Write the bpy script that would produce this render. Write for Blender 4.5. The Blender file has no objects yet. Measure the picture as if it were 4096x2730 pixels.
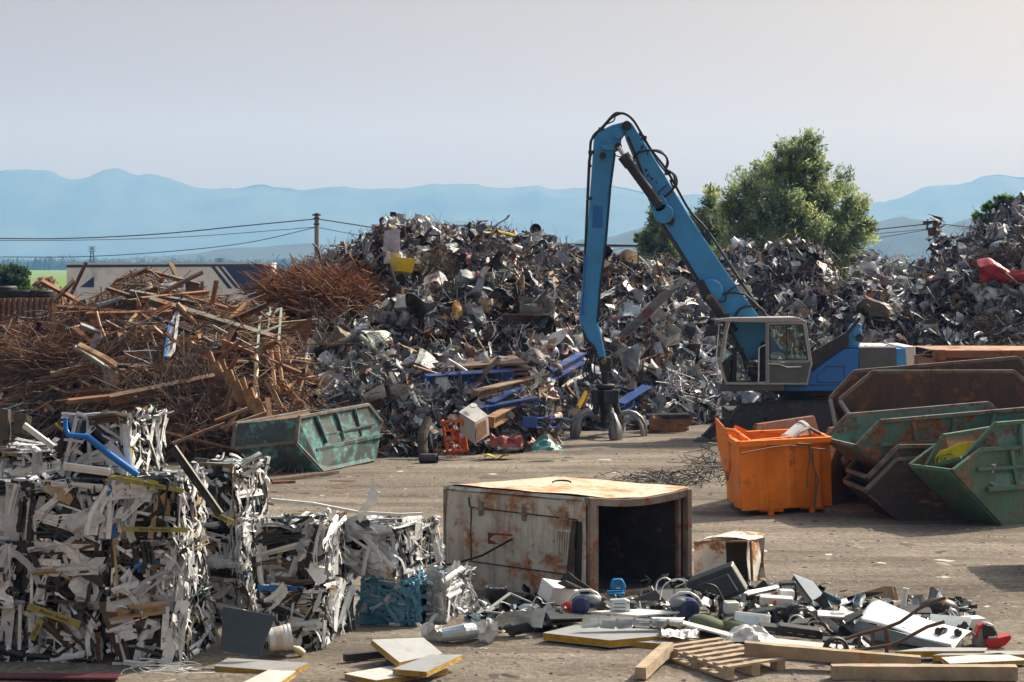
import bpy, math, random
import numpy as np
from mathutils import Vector, Matrix, Euler, noise
R = math.radians
rnd = random.Random(7)
rng = np.random.default_rng(11)
scene = bpy.context.scene
COL = scene.collection

# ------------------------------------------------------------------ camera
CAMZ, LENS = 3.9, 70.0
FT = LENS/36.0*4096.0            # focal length in photo pixels
HX, HY = 2048.0, 1065.0          # principal column, horizon row of the photo
cd = bpy.data.cameras.new('camera'); cam = bpy.data.objects.new('camera', cd); COL.objects.link(cam)
cam.location = (0, 0, CAMZ); cam.rotation_euler = (R(90), 0, 0)
cd.lens = LENS; cd.sensor_width = 36; cd.shift_y = -(1365.0-HY)/4096.0
cd.clip_start = 0.2; cd.clip_end = 30000
scene.camera = cam

# ------------------------------------------------------------------ sky, sun, exposure
SUN_EL, SUN_AZ = R(41), R(52)    # azimuth: degrees to the right of the view direction (+Y)
w = bpy.data.worlds.new('World'); scene.world = w; w.use_nodes = True
nt = w.node_tree; bg = nt.nodes['Background']
sky = nt.nodes.new('ShaderNodeTexSky'); sky.sky_type = 'NISHITA'; sky.sun_disc = False
sky.sun_elevation = SUN_EL; sky.sun_rotation = SUN_AZ
sky.air_density = 1.0; sky.dust_density = 6.0; sky.ozone_density = 1.0; sky.altitude = 0
hs = nt.nodes.new('ShaderNodeHueSaturation'); hs.inputs['Saturation'].default_value = 0.38
tn = nt.nodes.new('ShaderNodeMix'); tn.data_type = 'RGBA'; tn.blend_type = 'MULTIPLY'; tn.inputs['Factor'].default_value = 1.0
nt.links.new(sky.outputs[0], hs.inputs['Color']); nt.links.new(hs.outputs[0], tn.inputs[6]); tn.inputs[7].default_value = (1.02, 0.955, 0.75, 1)
# warm dusty band of the sky low over the horizon
gm = nt.nodes.new('ShaderNodeTexCoord'); sx = nt.nodes.new('ShaderNodeSeparateXYZ'); nt.links.new(gm.outputs['Generated'], sx.inputs[0])
ab = nt.nodes.new('ShaderNodeMath'); ab.operation = 'ABSOLUTE'; nt.links.new(sx.outputs['Z'], ab.inputs[0])
iv = nt.nodes.new('ShaderNodeMath'); iv.operation = 'SUBTRACT'; iv.inputs[0].default_value = 1.0; nt.links.new(ab.outputs[0], iv.inputs[1])
pw = nt.nodes.new('ShaderNodeMath'); pw.operation = 'POWER'; nt.links.new(iv.outputs[0], pw.inputs[0]); pw.inputs[1].default_value = 5.0
gl = nt.nodes.new('ShaderNodeMix'); gl.data_type = 'RGBA'; gl.blend_type = 'ADD'; nt.links.new(pw.outputs[0], gl.inputs['Factor'])
nt.links.new(tn.outputs[2], gl.inputs[6]); gl.inputs[7].default_value = (3.0, 1.15, 0.0, 1)
# gain added to the sky above the view to brighten and cool the shade
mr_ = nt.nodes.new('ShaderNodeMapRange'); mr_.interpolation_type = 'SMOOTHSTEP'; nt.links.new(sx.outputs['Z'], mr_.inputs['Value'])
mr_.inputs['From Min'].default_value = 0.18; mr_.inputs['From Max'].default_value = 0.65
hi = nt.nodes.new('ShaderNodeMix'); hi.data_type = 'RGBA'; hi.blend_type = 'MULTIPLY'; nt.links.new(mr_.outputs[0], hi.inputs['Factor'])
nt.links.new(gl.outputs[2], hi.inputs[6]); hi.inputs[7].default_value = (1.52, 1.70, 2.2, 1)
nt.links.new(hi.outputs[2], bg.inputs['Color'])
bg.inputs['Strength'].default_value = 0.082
ld = bpy.data.lights.new('sun', 'SUN'); sun = bpy.data.objects.new('sun', ld); COL.objects.link(sun)
ld.energy = 5.0; ld.angle = R(0.6); ld.color = (1.0, 0.9, 0.78)
SUNV = Vector((math.sin(SUN_AZ)*math.cos(SUN_EL), math.cos(SUN_AZ)*math.cos(SUN_EL), math.sin(SUN_EL)))
sun.rotation_euler = SUNV.to_track_quat('Z', 'Y').to_euler()
vs = scene.view_settings
vs.view_transform = 'Standard'; vs.look = 'None'; vs.exposure = 0.28; vs.gamma = 1.0; vs.use_curve_mapping = False
cy = scene.cycles
cy.max_bounces = 6; cy.diffuse_bounces = 3; cy.glossy_bounces = 3; cy.transmission_bounces = 4
cy.volume_bounces = 2; cy.transparent_max_bounces = 8; cy.use_denoising = True
cy.caustics_reflective = False; cy.caustics_refractive = False
cy.sample_clamp_indirect = 5.0

# ------------------------------------------------------------------ photo pixel -> place
def pt(x, y, Y):                       # the point at depth Y seen at photo pixel (x, y)
    return Vector(((x-HX)*Y/FT, Y, CAMZ-(y-HY)*Y/FT))
def gz(x, y, z=0.0):                   # the point at height z seen at photo pixel (x, y)
    return pt(x, y, FT*(CAMZ-z)/(y-HY))
def px(v, Y): return v*Y/FT            # photo pixels -> metres at depth Y

# ------------------------------------------------------------------ objects
def tag(o, label=None, cat=None, group=None, kind=None):
    if label: o['label'] = label
    if cat: o['category'] = cat
    if group: o['group'] = group
    if kind: o['kind'] = kind
    return o
def thing(name, loc, label, cat, group=None):
    o = bpy.data.objects.new(name, None); COL.objects.link(o)
    o.location = Vector(loc); o.empty_display_size = 0.2
    return tag(o, label, cat, group)
def origin(o):
    p = Vector((0, 0, 0))
    while o is not None:
        p += o.location; o = o.parent
    return p

class MB:
    """collects faces in world coordinates; build() links them as ONE mesh object"""
    def __init__(s): s.v = []; s.f = []
    def add(s, verts, faces):
        b = len(s.v); s.v.extend(Vector(p) for p in verts)
        s.f.extend(tuple(b+i for i in f) for f in faces); return s
    def box(s, c, size, rot=None):
        c = Vector(c); h = Vector(size)/2
        m = rot if isinstance(rot, Matrix) else (Euler(rot).to_matrix() if rot else Matrix.Identity(3))
        vs_ = [c+m@Vector((h.x*i, h.y*j, h.z*k)) for i in (-1, 1) for j in (-1, 1) for k in (-1, 1)]
        return s.add(vs_, [(0, 1, 3, 2), (4, 6, 7, 5), (0, 4, 5, 1), (2, 3, 7, 6), (0, 2, 6, 4), (1, 5, 7, 3)])
    def bar(s, a, b, w_, h_, up=(0, 0, 1)):
        a, b = Vector(a), Vector(b); d = (b-a)
        if d.length < 1e-6: return s
        d.normalize(); up = Vector(up)
        if abs(d.dot(up)) > 0.98: up = Vector((1, 0, 0))
        r = d.cross(up).normalized(); u = r.cross(d)
        q = []
        for p in (a, b):
            for i, j in ((-1, -1), (1, -1), (1, 1), (-1, 1)): q.append(p+r*(i*w_/2)+u*(j*h_/2))
        return s.add(q, [(3, 2, 1, 0), (4, 5, 6, 7), (0, 1, 5, 4), (1, 2, 6, 5), (2, 3, 7, 6), (3, 0, 4, 7)])
    def tube(s, pts, r, n=8, caps=True):
        pts = [Vector(p) for p in pts]; m = len(pts); q = []; ref = None
        for i, p in enumerate(pts):
            d = (pts[min(i+1, m-1)]-pts[max(i-1, 0)])
            d = d.normalized() if d.length > 1e-9 else Vector((0, 0, 1))
            if ref is None:
                ref = Vector((0, 0, 1)) if abs(d.z) < 0.9 else Vector((1, 0, 0))
            a = (ref-d*ref.dot(d)).normalized(); b = d.cross(a); ref = a
            rr = r[i] if isinstance(r, (list, tuple)) else r
            for k in range(n):
                t = 2*math.pi*k/n; q.append(p+a*(math.cos(t)*rr)+b*(math.sin(t)*rr))
        f = [(i*n+k, i*n+(k+1) % n, (i+1)*n+(k+1) % n, (i+1)*n+k) for i in range(m-1) for k in range(n)]
        if caps: f += [tuple(range(n-1, -1, -1)), tuple((m-1)*n+k for k in range(n))]
        return s.add(q, f)
    def lathe(s, c, prof, n=20, axis=(0, 0, 1)):
        """prof: (radius, along axis) pairs"""
        c = Vector(c); ax = Vector(axis).normalized()
        a = ax.orthogonal().normalized(); b = ax.cross(a); q = []
        for r_, h_ in prof:
            for k in range(n):
                t = 2*math.pi*k/n; q.append(c+ax*h_+a*(math.cos(t)*r_)+b*(math.sin(t)*r_))
        m = len(prof)
        f = [(i*n+k, i*n+(k+1) % n, (i+1)*n+(k+1) % n, (i+1)*n+k) for i in range(m-1) for k in range(n)]
        return s.add(q, f)
    def prism(s, pts, vec):
        """polygon extruded along vec"""
        pts = [Vector(p) for p in pts]; vec = Vector(vec); n = len(pts)
        return s.add(pts+[p+vec for p in pts], [tuple(range(n)), tuple(range(2*n-1, n-1, -1))]+[(i, n+i, n+(i+1) % n, (i+1) % n) for i in range(n)])
    def slab(s, quad, th):
        a = [Vector(p) for p in quad]; nrm = (a[1]-a[0]).cross(a[2]-a[0]).normalized()
        if nrm.z > 0: nrm = -nrm
        return s.prism(a, nrm*th)
    def sphere(s, c, r, n=14, m=9, sc=(1, 1, 1)):
        c = Vector(c); q = []; f = []
        for i in range(m+1):
            ph = math.pi*i/m
            for k in range(n):
                t = 2*math.pi*k/n
                q.append(c+Vector((math.sin(ph)*math.cos(t)*r*sc[0], math.sin(ph)*math.sin(t)*r*sc[1], math.cos(ph)*r*sc[2])))
        for i in range(m):
            for k in range(n): f.append((i*n+k, (i+1)*n+k, (i+1)*n+(k+1) % n, i*n+(k+1) % n))
        return s.add(q, f)
    def grid(s, fn, nu, nv):
        """fn(u, v) with u, v in 0..1"""
        q = [fn(i/nu, j/nv) for i in range(nu+1) for j in range(nv+1)]
        return s.add(q, [(i*(nv+1)+j, (i+1)*(nv+1)+j, (i+1)*(nv+1)+j+1, i*(nv+1)+j+1) for i in range(nu) for j in range(nv)])
    def rough(s, amt, sc=3.0, seed=0):
        off = Vector((seed*3.7, seed*1.3, seed*7.1))
        for i, p in enumerate(s.v): s.v[i] = p+noise.noise_vector(p*sc+off)*amt
        return s
    def build(s, name, mat, parent=None, smooth=False, bevel=0, col=None):
        me = bpy.data.meshes.new(name)
        if parent is not None: o0 = origin(parent)
        else: o0 = sum(s.v, Vector())/len(s.v); o0.z = min(p.z for p in s.v)
        me.from_pydata([p-o0 for p in s.v], [], s.f); me.update()
        me.materials.append(mat)
        o = bpy.data.objects.new(name, me); COL.objects.link(o)
        if parent is not None: o.parent = parent
        else: o.location = o0
        if smooth:
            me.shade_smooth() if hasattr(me, 'shade_smooth') else None
            try: me.set_sharp_from_angle(angle=R(38))
            except Exception: pass
        if bevel:
            b = o.modifiers.new('bevel', 'BEVEL'); b.width = bevel; b.segments = 2; b.limit_method = 'ANGLE'; b.angle_limit = R(35)
        if col: o.color = (*col[:3], 1)
        return o

def text_mesh(name, txt, size, mat, parent, loc, xdir, ydir, th=0.002):
    """lettering as flat mesh, its baseline centre at loc"""
    cu = bpy.data.curves.new(name, 'FONT'); cu.body = txt; cu.size = size; cu.align_x = 'CENTER'; cu.align_y = 'CENTER'; cu.extrude = th
    tmp = bpy.data.objects.new(name, cu); COL.objects.link(tmp)
    bpy.context.view_layer.update()
    me = bpy.data.meshes.new_from_object(tmp.evaluated_get(bpy.context.evaluated_depsgraph_get()))
    bpy.data.objects.remove(tmp); bpy.data.curves.remove(cu)
    xd = Vector(xdir).normalized(); yd = (Vector(ydir)-xd*Vector(ydir).dot(xd)).normalized(); zd = xd.cross(yd)
    m = Matrix((xd, yd, zd)).transposed()
    me.transform(m.to_4x4()); me.materials.clear(); me.materials.append(mat)
    o = bpy.data.objects.new(name, me); COL.objects.link(o); o.parent = parent
    o.location = Vector(loc)-origin(parent); return o

# ------------------------------------------------------------------ materials
def M(name, col=(0.5, 0.5, 0.5), rough=0.6, metal=0.0, var=0.25, vscale=3.0, rust=0.0, rcol=(0.13, 0.05, 0.022), rscale=2.5,
      bump=0.15, bscale=12.0, src=None, dirt=0.0, streak=False, dcol=(0.16, 0.13, 0.10), back=None):
    """paint or metal with blotchy variation, rust patches and dust; src 'object' / 'attr': base colour from the object or its colour attribute"""
    m = bpy.data.materials.new(name); m.use_nodes = True; t = m.node_tree; N = t.nodes; L = t.links
    b = N['Principled BSDF']; b.inputs['Roughness'].default_value = rough; b.inputs['Metallic'].default_value = metal
    tc = N.new('ShaderNodeTexCoord')
    oi = N.new('ShaderNodeObjectInfo')
    ad = N.new('ShaderNodeVectorMath'); ad.operation = 'ADD'
    sc_ = N.new('ShaderNodeVectorMath'); sc_.operation = 'SCALE'; sc_.inputs['Scale'].default_value = 37.0
    cx = N.new('ShaderNodeCombineXYZ')
    for i in range(3): L.new(oi.outputs['Random'], cx.inputs[i])
    L.new(cx.outputs[0], sc_.inputs[0]); L.new(tc.outputs['Object'], ad.inputs[0]); L.new(sc_.outputs[0], ad.inputs[1])
    vec = ad.outputs[0]
    if src == 'object': base = oi.outputs['Color']
    elif src == 'attr':
        a = N.new('ShaderNodeAttribute'); a.attribute_name = 'tint'; base = a.outputs['Color']
    else:
        c = N.new('ShaderNodeRGB'); c.outputs[0].default_value = (*col, 1); base = c.outputs[0]
    def nz(scale, det=5.0, v=vec, ro=0.6):
        n = N.new('ShaderNodeTexNoise'); n.inputs['Scale'].default_value = scale; n.inputs['Detail'].default_value = det
        n.inputs['Roughness'].default_value = ro; L.new(v, n.inputs['Vector']); return n.outputs['Fac']
    def ramp(f, lo, hi, a=0.0, bb=1.0):
        n = N.new('ShaderNodeMapRange'); n.inputs['From Min'].default_value = lo; n.inputs['From Max'].default_value = hi
        n.inputs['To Min'].default_value = a; n.inputs['To Max'].default_value = bb; L.new(f, n.inputs['Value']); return n.outputs[0]
    def mix(f, a, bb, mode='MIX'):
        n = N.new('ShaderNodeMix'); n.data_type = 'RGBA'; n.blend_type = mode
        if hasattr(f, 'links'): L.new(f, n.inputs['Factor'])
        else: n.inputs['Factor'].default_value = f
        for s_, k in ((a, 'A'), (bb, 'B')):
            tgt = [i for i in n.inputs if i.name == k and i.type == 'RGBA'][0]
            if hasattr(s_, 'links'): L.new(s_, tgt)
            else: tgt.default_value = (*s_, 1)
        return [o for o in n.outputs if o.type == 'RGBA'][0]
    if var > 0:
        n = N.new('ShaderNodeHueSaturation'); L.new(base, n.inputs['Color']); L.new(ramp(nz(vscale), 0.3, 0.7, 1-var, 1+var*0.6), n.inputs['Value']); base = n.outputs[0]
    if streak:
        sv = N.new('ShaderNodeVectorMath'); sv.operation = 'MULTIPLY'; sv.inputs[1].default_value = (6, 6, 0.7); L.new(vec, sv.inputs[0])
        base = mix(ramp(nz(1.6, 4, sv.outputs[0]), 0.5, 0.72, 0, 0.6), base, rcol)
    if dirt > 0:
        base = mix(ramp(nz(vscale*2.3, 6), 0.62-dirt*0.3, 0.78, 0, min(1, dirt*1.5)), base, dcol)
    if rust > 0:
        rm = ramp(nz(rscale, 8, ro=0.68), 0.66-rust*0.42, 0.72-rust*0.36)
        rc = mix(ramp(nz(rscale*5), 0.35, 0.65), rcol, tuple(min(1, c*2.4) for c in rcol))
        base = mix(rm, base, rc)
        rr = ramp(rm, 0, 1, rough, 0.9); L.new(rr, b.inputs['Roughness'])
        if metal > 0: L.new(ramp(rm, 0, 1, metal, 0.0), b.inputs['Metallic'])
    if back:
        gm = N.new('ShaderNodeNewGeometry'); base = mix(gm.outputs['Backfacing'], base, back)
    L.new(base, b.inputs['Base Color'])
    if bump > 0:
        bn = N.new('ShaderNodeBump'); bn.inputs['Strength'].default_value = bump; bn.inputs['Distance'].default_value = 0.05
        L.new(nz(bscale, 6), bn.inputs['Height']); L.new(bn.outputs[0], b.inputs['Normal'])
    return m

def glass(name, tint=(0.85, 0.92, 0.92), rough=0.05, opac=0.25):
    m = bpy.data.materials.new(name); m.use_nodes = True; t = m.node_tree; N = t.nodes
    N.remove(N['Principled BSDF']); out = N['Material Output']
    tr = N.new('ShaderNodeBsdfTransparent'); tr.inputs[0].default_value = (*tint, 1)
    gl = N.new('ShaderNodeBsdfGlossy'); gl.inputs['Roughness'].default_value = rough; gl.inputs['Color'].default_value = (0.8, 0.85, 0.85, 1)
    mx = N.new('ShaderNodeMixShader'); mx.inputs[0].default_value = opac
    t.links.new(tr.outputs[0], mx.inputs[1]); t.links.new(gl.outputs[0], mx.inputs[2]); t.links.new(mx.outputs[0], out.inputs['Surface'])
    return m
# ================================================================== the setting
def np_mesh(name, V, Q, tint=None, mat=None):
    """V (n,3), Q (m,4) quads; tint (m,3) colour of each face"""
    me = bpy.data.meshes.new(name); n, m = len(V), len(Q)
    me.vertices.add(n); me.vertices.foreach_set('co', np.asarray(V, dtype=np.float32).ravel())
    me.loops.add(m*4); me.loops.foreach_set('vertex_index', np.asarray(Q, dtype=np.int32).ravel())
    me.polygons.add(m); me.polygons.foreach_set('loop_start', np.arange(0, m*4, 4, dtype=np.int32))
    try: me.polygons.foreach_set('loop_total', np.full(m, 4, dtype=np.int32))
    except Exception: pass
    if tint is not None:
        a = me.color_attributes.new('tint', 'FLOAT_COLOR', 'CORNER')
        c = np.ones((m, 4, 4), dtype=np.float32); c[:, :, :3] = np.asarray(tint)[:, None, :]
        a.data.foreach_set('color', c.ravel())
    me.update(); me.validate()
    if mat: me.materials.append(mat)
    return me
def link(name, me, loc=(0, 0, 0), parent=None):
    o = bpy.data.objects.new(name, me); COL.objects.link(o)
    if parent: o.parent = parent
    o.location = loc
    return o
def fbm(x, y, sc, seed=0, oct=4):
    v = 0; a = 1; s = 0
    for i in range(oct):
        v += a*noise.noise(Vector((x*sc, y*sc, seed*9.7+i*3.1))); s += a; a *= 0.5; sc *= 2.03
    return v/s

# ---- ground: one sheet out to the hills
def ground_material():
    m = bpy.data.materials.new('yard_dirt'); m.use_nodes = True; t = m.node_tree; N = t.nodes; L = t.links
    b = N['Principled BSDF']; b.inputs['Roughness'].default_value = 0.93
    b.inputs['Specular IOR Level'].default_value = 0.2
    tc = N.new('ShaderNodeTexCoord'); P = tc.outputs['Object']
    def nz(scale, det=6, ro=0.62, vec=P):
        n = N.new('ShaderNodeTexNoise'); n.inputs['Scale'].default_value = scale; n.inputs['Detail'].default_value = det; n.inputs['Roughness'].default_value = ro
        L.new(vec, n.inputs['Vector']); return n.outputs['Fac']
    def rp(f, stops):
        r = N.new('ShaderNodeValToRGB'); L.new(f, r.inputs[0]); e = r.color_ramp.elements
        e[0].position, e[0].color = stops[0][0], (*stops[0][1], 1); e[1].position, e[1].color = stops[1][0], (*stops[1][1], 1)
        for p, c in stops[2:]:
            x = e.new(p); x.color = (*c, 1)
        return r.outputs[0]
    def mix(f, a, c, mode='MIX'):
        n = N.new('ShaderNodeMix'); n.data_type = 'RGBA'; n.blend_type = mode
        if hasattr(f, 'links'): L.new(f, n.inputs['Factor'])
        else: n.inputs['Factor'].default_value = f
        A = [i for i in n.inputs if i.name == 'A' and i.type == 'RGBA'][0]; B = [i for i in n.inputs if i.name == 'B' and i.type == 'RGBA'][0]
        for s_, tg in ((a, A), (c, B)):
            if hasattr(s_, 'links'): L.new(s_, tg)
            else: tg.default_value = (*s_, 1)
        return [o for o in n.outputs if o.type == 'RGBA'][0]
    st = N.new('ShaderNodeVectorMath'); st.operation = 'MULTIPLY'; st.inputs[1].default_value = (0.16, 1.5, 1); L.new(P, st.inputs[0])
    big = rp(nz(0.16, 5), [(0.36, (0.185, 0.158, 0.132)), (0.66, (0.335, 0.29, 0.245))])
    ruts = rp(nz(1.0, 6, 0.6, st.outputs[0]), [(0.34, (0.42, 0.40, 0.38)), (0.5, (0.85, 0.84, 0.83)), (0.64, (1.08, 1.08, 1.08))])
    c = mix(0.9, big, ruts, 'MULTIPLY')
    fine = rp(nz(11, 8, 0.75), [(0.34, (0.45, 0.44, 0.43)), (0.52, (0.95, 0.95, 0.95)), (0.72, (1.5, 1.48, 1.45))])
    c = mix(0.85, c, fine, 'MULTIPLY')
    vo = N.new('ShaderNodeTexVoronoi'); vo.inputs['Scale'].default_value = 16; L.new(P, vo.inputs['Vector'])
    peb = N.new('ShaderNodeSeparateColor'); L.new(vo.outputs['Color'], peb.inputs[0])
    pm = N.new('ShaderNodeMapRange'); pm.inputs['From Min'].default_value = 0.80; pm.inputs['From Max'].default_value = 0.84; L.new(peb.outputs[0], pm.inputs['Value'])
    pd = N.new('ShaderNodeMapRange'); pd.inputs['From Min'].default_value = 0.34; pd.inputs['From Max'].default_value = 0.26; L.new(vo.outputs['Distance'], pd.inputs['Value'])
    mm = N.new('ShaderNodeMath'); mm.operation = 'MULTIPLY'; L.new(pm.outputs[0], mm.inputs[0]); L.new(pd.outputs[0], mm.inputs[1])
    pc = rp(peb.outputs[1], [(0.0, (0.10, 0.09, 0.085)), (1.0, (0.42, 0.38, 0.34))])
    c = mix(mm.outputs[0], c, pc)
    oil = rp(nz(0.33, 5, 0.6), [(0.54, (0, 0, 0)), (0.68, (0.85, 0.85, 0.85))])
    c = mix(oil, c, (0.11, 0.098, 0.088))
    L.new(c, b.inputs['Base Color'])
    h1 = N.new('ShaderNodeMath'); h1.operation = 'ADD'; L.new(nz(9, 8, 0.7), h1.inputs[0]); L.new(mm.outputs[0], h1.inputs[1])
    h2 = N.new('ShaderNodeMath'); h2.operation = 'ADD'; L.new(h1.outputs[0], h2.inputs[0]); L.new(nz(1.2, 5, 0.6, st.outputs[0]), h2.inputs[1])
    bn = N.new('ShaderNodeBump'); bn.inputs['Strength'].default_value = 0.7; bn.inputs['Distance'].default_value = 0.06
    L.new(h2.outputs[0], bn.inputs['Height']); L.new(bn.outputs[0], b.inputs['Normal'])
    return m
def ground_z(x, y):
    if y > 110: return 0.0
    k = 1.0 if y < 70 else (110-y)/40
    return k*(0.05*fbm(x, y*2.2, 0.5, 1, 3)+0.022*fbm(x*0.5, y*3, 1.6, 2, 3))
NR, NC = 330, 170
V = []; 
for i in range(NR):
    Y = 12*(6400/12.0)**((i/(NR-1))**1.35)
    for j in range(NC):
        u = 2*j/(NC-1)-1; X = u*(0.36*Y+7)
        V.append((X, Y, ground_z(X, Y)))
V = np.array(V); I = np.arange(NR*NC).reshape(NR, NC)
Q = np.stack([I[:-1, :-1], I[:-1, 1:], I[1:, 1:], I[1:, :-1]], -1).reshape(-1, 4)
me = np_mesh('ground', V, Q, mat=ground_material()); me.shade_smooth()
tag(link('ground', me), kind='structure')

# ---- stones and crumbs strewn over the yard
STONE = [np.array(v, float) for v in ((-1, -1, 0), (1, -1, 0), (1, 1, 0), (-1, 1, 0), (-.6, -.6, 1), (.6, -.5, .9), (.5, .6, 1), (-.6, .6, .8))]
BOXQ = np.array([(0, 1, 5, 4), (1, 2, 6, 5), (2, 3, 7, 6), (3, 0, 4, 7), (4, 5, 6, 7)])
def strew(name, n, smin, smax, flat, cols, ylo=17.5, yhi=44, power=2.2, matr=None):
    Vs, Qs, Cs = [], [], []
    for i in range(n):
        Y = ylo+(yhi-ylo)*rnd.random()**1.3; X = (rnd.random()*2-1)*(0.27*Y+1)
        s = smin+(smax-smin)*rnd.random()**power
        a = rnd.random()*6.28; c, sn = math.cos(a), math.sin(a)
        P = np.array(STONE)*np.array([s*(0.6+rnd.random()), s*(0.4+0.6*rnd.random()), s*flat*(0.5+rnd.random())])
        P = P*(1+0.35*(rng.random((8, 3))-0.5))
        P = np.stack([P[:, 0]*c-P[:, 1]*sn+X, P[:, 0]*sn+P[:, 1]*c+Y, P[:, 2]+ground_z(X, Y)-0.004], 1)
        Vs.append(P); Qs.append(BOXQ+8*i); k = rnd.choice(cols); f = 0.7+0.6*rnd.random()
        Cs.append(np.tile(np.array(k)*f, (5, 1)))
    return tag(link(name, np_mesh(name, np.concatenate(Vs), np.concatenate(Qs), np.concatenate(Cs), matr)), kind='stuff')
m_stone = M('stone', src='attr', rough=0.9, var=0.25, vscale=20, bump=0.3)
strew('gravel', 12000, 0.006, 0.034, 0.45, [(0.22, 0.18, 0.15), (0.15, 0.12, 0.10), (0.3, 0.26, 0.22), (0.1, 0.085, 0.075)], matr=m_stone)
strew('litter', 1700, 0.015, 0.10, 0.10, [(0.12, 0.09, 0.07), (0.05, 0.045, 0.04), (0.3, 0.25, 0.18), (0.55, 0.53, 0.5), (0.2, 0.16, 0.12)], matr=m_stone)
strew('rubble', 260, 0.03, 0.20, 0.12, [(0.12, 0.09, 0.07), (0.10, 0.06, 0.04), (0.06, 0.05, 0.045)], 33, 43, 2.0, m_stone)

# ---- green field, far hills
m_field = M('crop_green', (0.12, 0.21, 0.018), rough=0.9, var=0.35, vscale=0.08, bump=0, dirt=0.3, dcol=(0.10, 0.17, 0.04))
b = MB(); b.grid(lambda u, v: Vector(((u*2-1)*(0.3*(145+v*1500)+40), 145+v*1500, 0.12+0.35*fbm(u*300, v*600, 0.3, 5, 2)+0.3)), 60, 120)
tag(b.build('field', m_field, smooth=True), kind='structure')
RIDGE = [(-700, 415), (-500, 400), (-300, 420), (-120, 398), (0, 392), (60, 388), (110, 390), (140, 400), (165, 408), (205, 402), (235, 385), (262, 380), (290, 390), (315, 400), (340, 396), (362, 399), (400, 411), (430, 420), (470, 427), (490, 430),
         (515, 426), (560, 428), (580, 421), (620, 420), (650, 425), (690, 431), (730, 428), (790, 424), (830, 429), (900, 429), (960, 423), (1000, 417), (1090, 416), (1110, 424), (1160, 428), (1210, 426), (1240, 425), (1262, 431), (1300, 429),
         (1380, 424), (1410, 420), (1450, 429), (1500, 438), (1560, 443), (1620, 443), (1700, 450), (1850, 462), (1940, 466), (1990, 458), (2030, 461), (2080, 446), (2120, 425), (2180, 418), (2230, 413), (2260, 402), (2300, 397), (2353, 400), (2500, 380), (2700, 410), (3000, 400), (3400, 430)]
NEAR = [(-600, 600), (200, 600), (330, 590), (480, 578), (600, 565), (700, 556), (800, 560), (930, 585), (1050, 596), (1210, 590), (1290, 566), (1330, 546), (1400, 541), (1460, 524), (1500, 508), (1560, 500), (1640, 512), (1750, 530), (1850, 520), (1960, 503), (2030, 505), (2090, 492), (2130, 506), (2170, 522), (2230, 500), (2270, 488), (2330, 497), (2420, 480), (2600, 520), (3000, 540)]
m_hill = M('hill_scrub', (0.028, 0.042, 0.04), rough=1, var=0.4, vscale=0.01, bump=0)
def hills(name, prof, Yr, Yf, seed, n=420, nv=26):
    xs = [p[0]*4096/2353 for p in prof]; ys = [p[1]*4096/2353 for p in prof]
    x0, x1 = xs[0], xs[-1]; m = MB()
    def fn(u, v):
        xt = x0+(x1-x0)*u; top = CAMZ+(HY-np.interp(xt, xs, ys))*Yr/FT
        X = (xt-HX)*Yr/FT; top += fbm(X, 0, 0.02, seed, 3)*Yr*0.0014+fbm(X, 9, 0.007, seed+5, 3)*Yr*0.0016
        v2 = v*1.25
        Y = Yf+(Yr-Yf)*v2+fbm(X, v2*600, 0.0022, seed+1, 4)*250*v2*(1 if v2 < 1 else 0.4)
        h = top*(v2**0.85 if v2 <= 1 else max(0, 1-(v2-1)*2.2))
        h *= 1+0.35*fbm(X, Y, 0.004, seed+2, 4)*(1-v2)*v2*4 if v2 < 1 else 1
        return Vector((X*(0.8+0.2*Y/Yr), Y, h-0.5))
    m.grid(fn, n, nv)
    return tag(m.build(name, m_hill, smooth=True), kind='structure')
hills('mountains', RIDGE, 5200, 4600, 3)
hills('hills', NEAR, 2300, 2000, 8, 300, 18)

# ---- haze
ALT = 460.0
hb = MB(); hb.box((0, 3150, ALT/2-1), (5400, 6700, ALT))
mh = bpy.data.materials.new('hazy_air'); mh.use_nodes = True
N = mh.node_tree.nodes; N.remove(N['Principled BSDF'])
pv = N.new('ShaderNodeVolumePrincipled'); pv.inputs['Color'].default_value = (0.18, 0.41, 0.94, 1); pv.inputs['Absorption Color'].default_value = (1, 1, 1, 1)
pv.inputs['Density'].default_value = 2.75e-4; pv.inputs['Anisotropy'].default_value = 0.1
mh.node_tree.links.new(pv.outputs[0], N['Material Output'].inputs['Volume'])
haze = hb.build('haze', mh); tag(haze, kind='stuff')

# ---- vegetation
m_leaf = bpy.data.materials.new('leaf'); m_leaf.use_nodes = True
N = m_leaf.node_tree.nodes; L = m_leaf.node_tree.links
at = N.new('ShaderNodeAttribute'); at.attribute_name = 'tint'
p_ = N['Principled BSDF']; p_.inputs['Roughness'].default_value = 0.55; L.new(at.outputs['Color'], p_.inputs['Base Color'])
tl = N.new('ShaderNodeBsdfTranslucent'); hh = N.new('ShaderNodeHueSaturation'); hh.inputs['Value'].default_value = 1.7; L.new(at.outputs['Color'], hh.inputs['Color']); L.new(hh.outputs[0], tl.inputs[0])
mx = N.new('ShaderNodeMixShader'); mx.inputs[0].default_value = 0.6
L.new(p_.outputs[0], mx.inputs[1]); L.new(tl.outputs[0], mx.inputs[2]); L.new(mx.outputs[0], N['Material Output'].inputs['Surface'])
m_bark = M('bark', (0.10, 0.08, 0.06), rough=0.95, var=0.4, bump=0.5)
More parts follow.
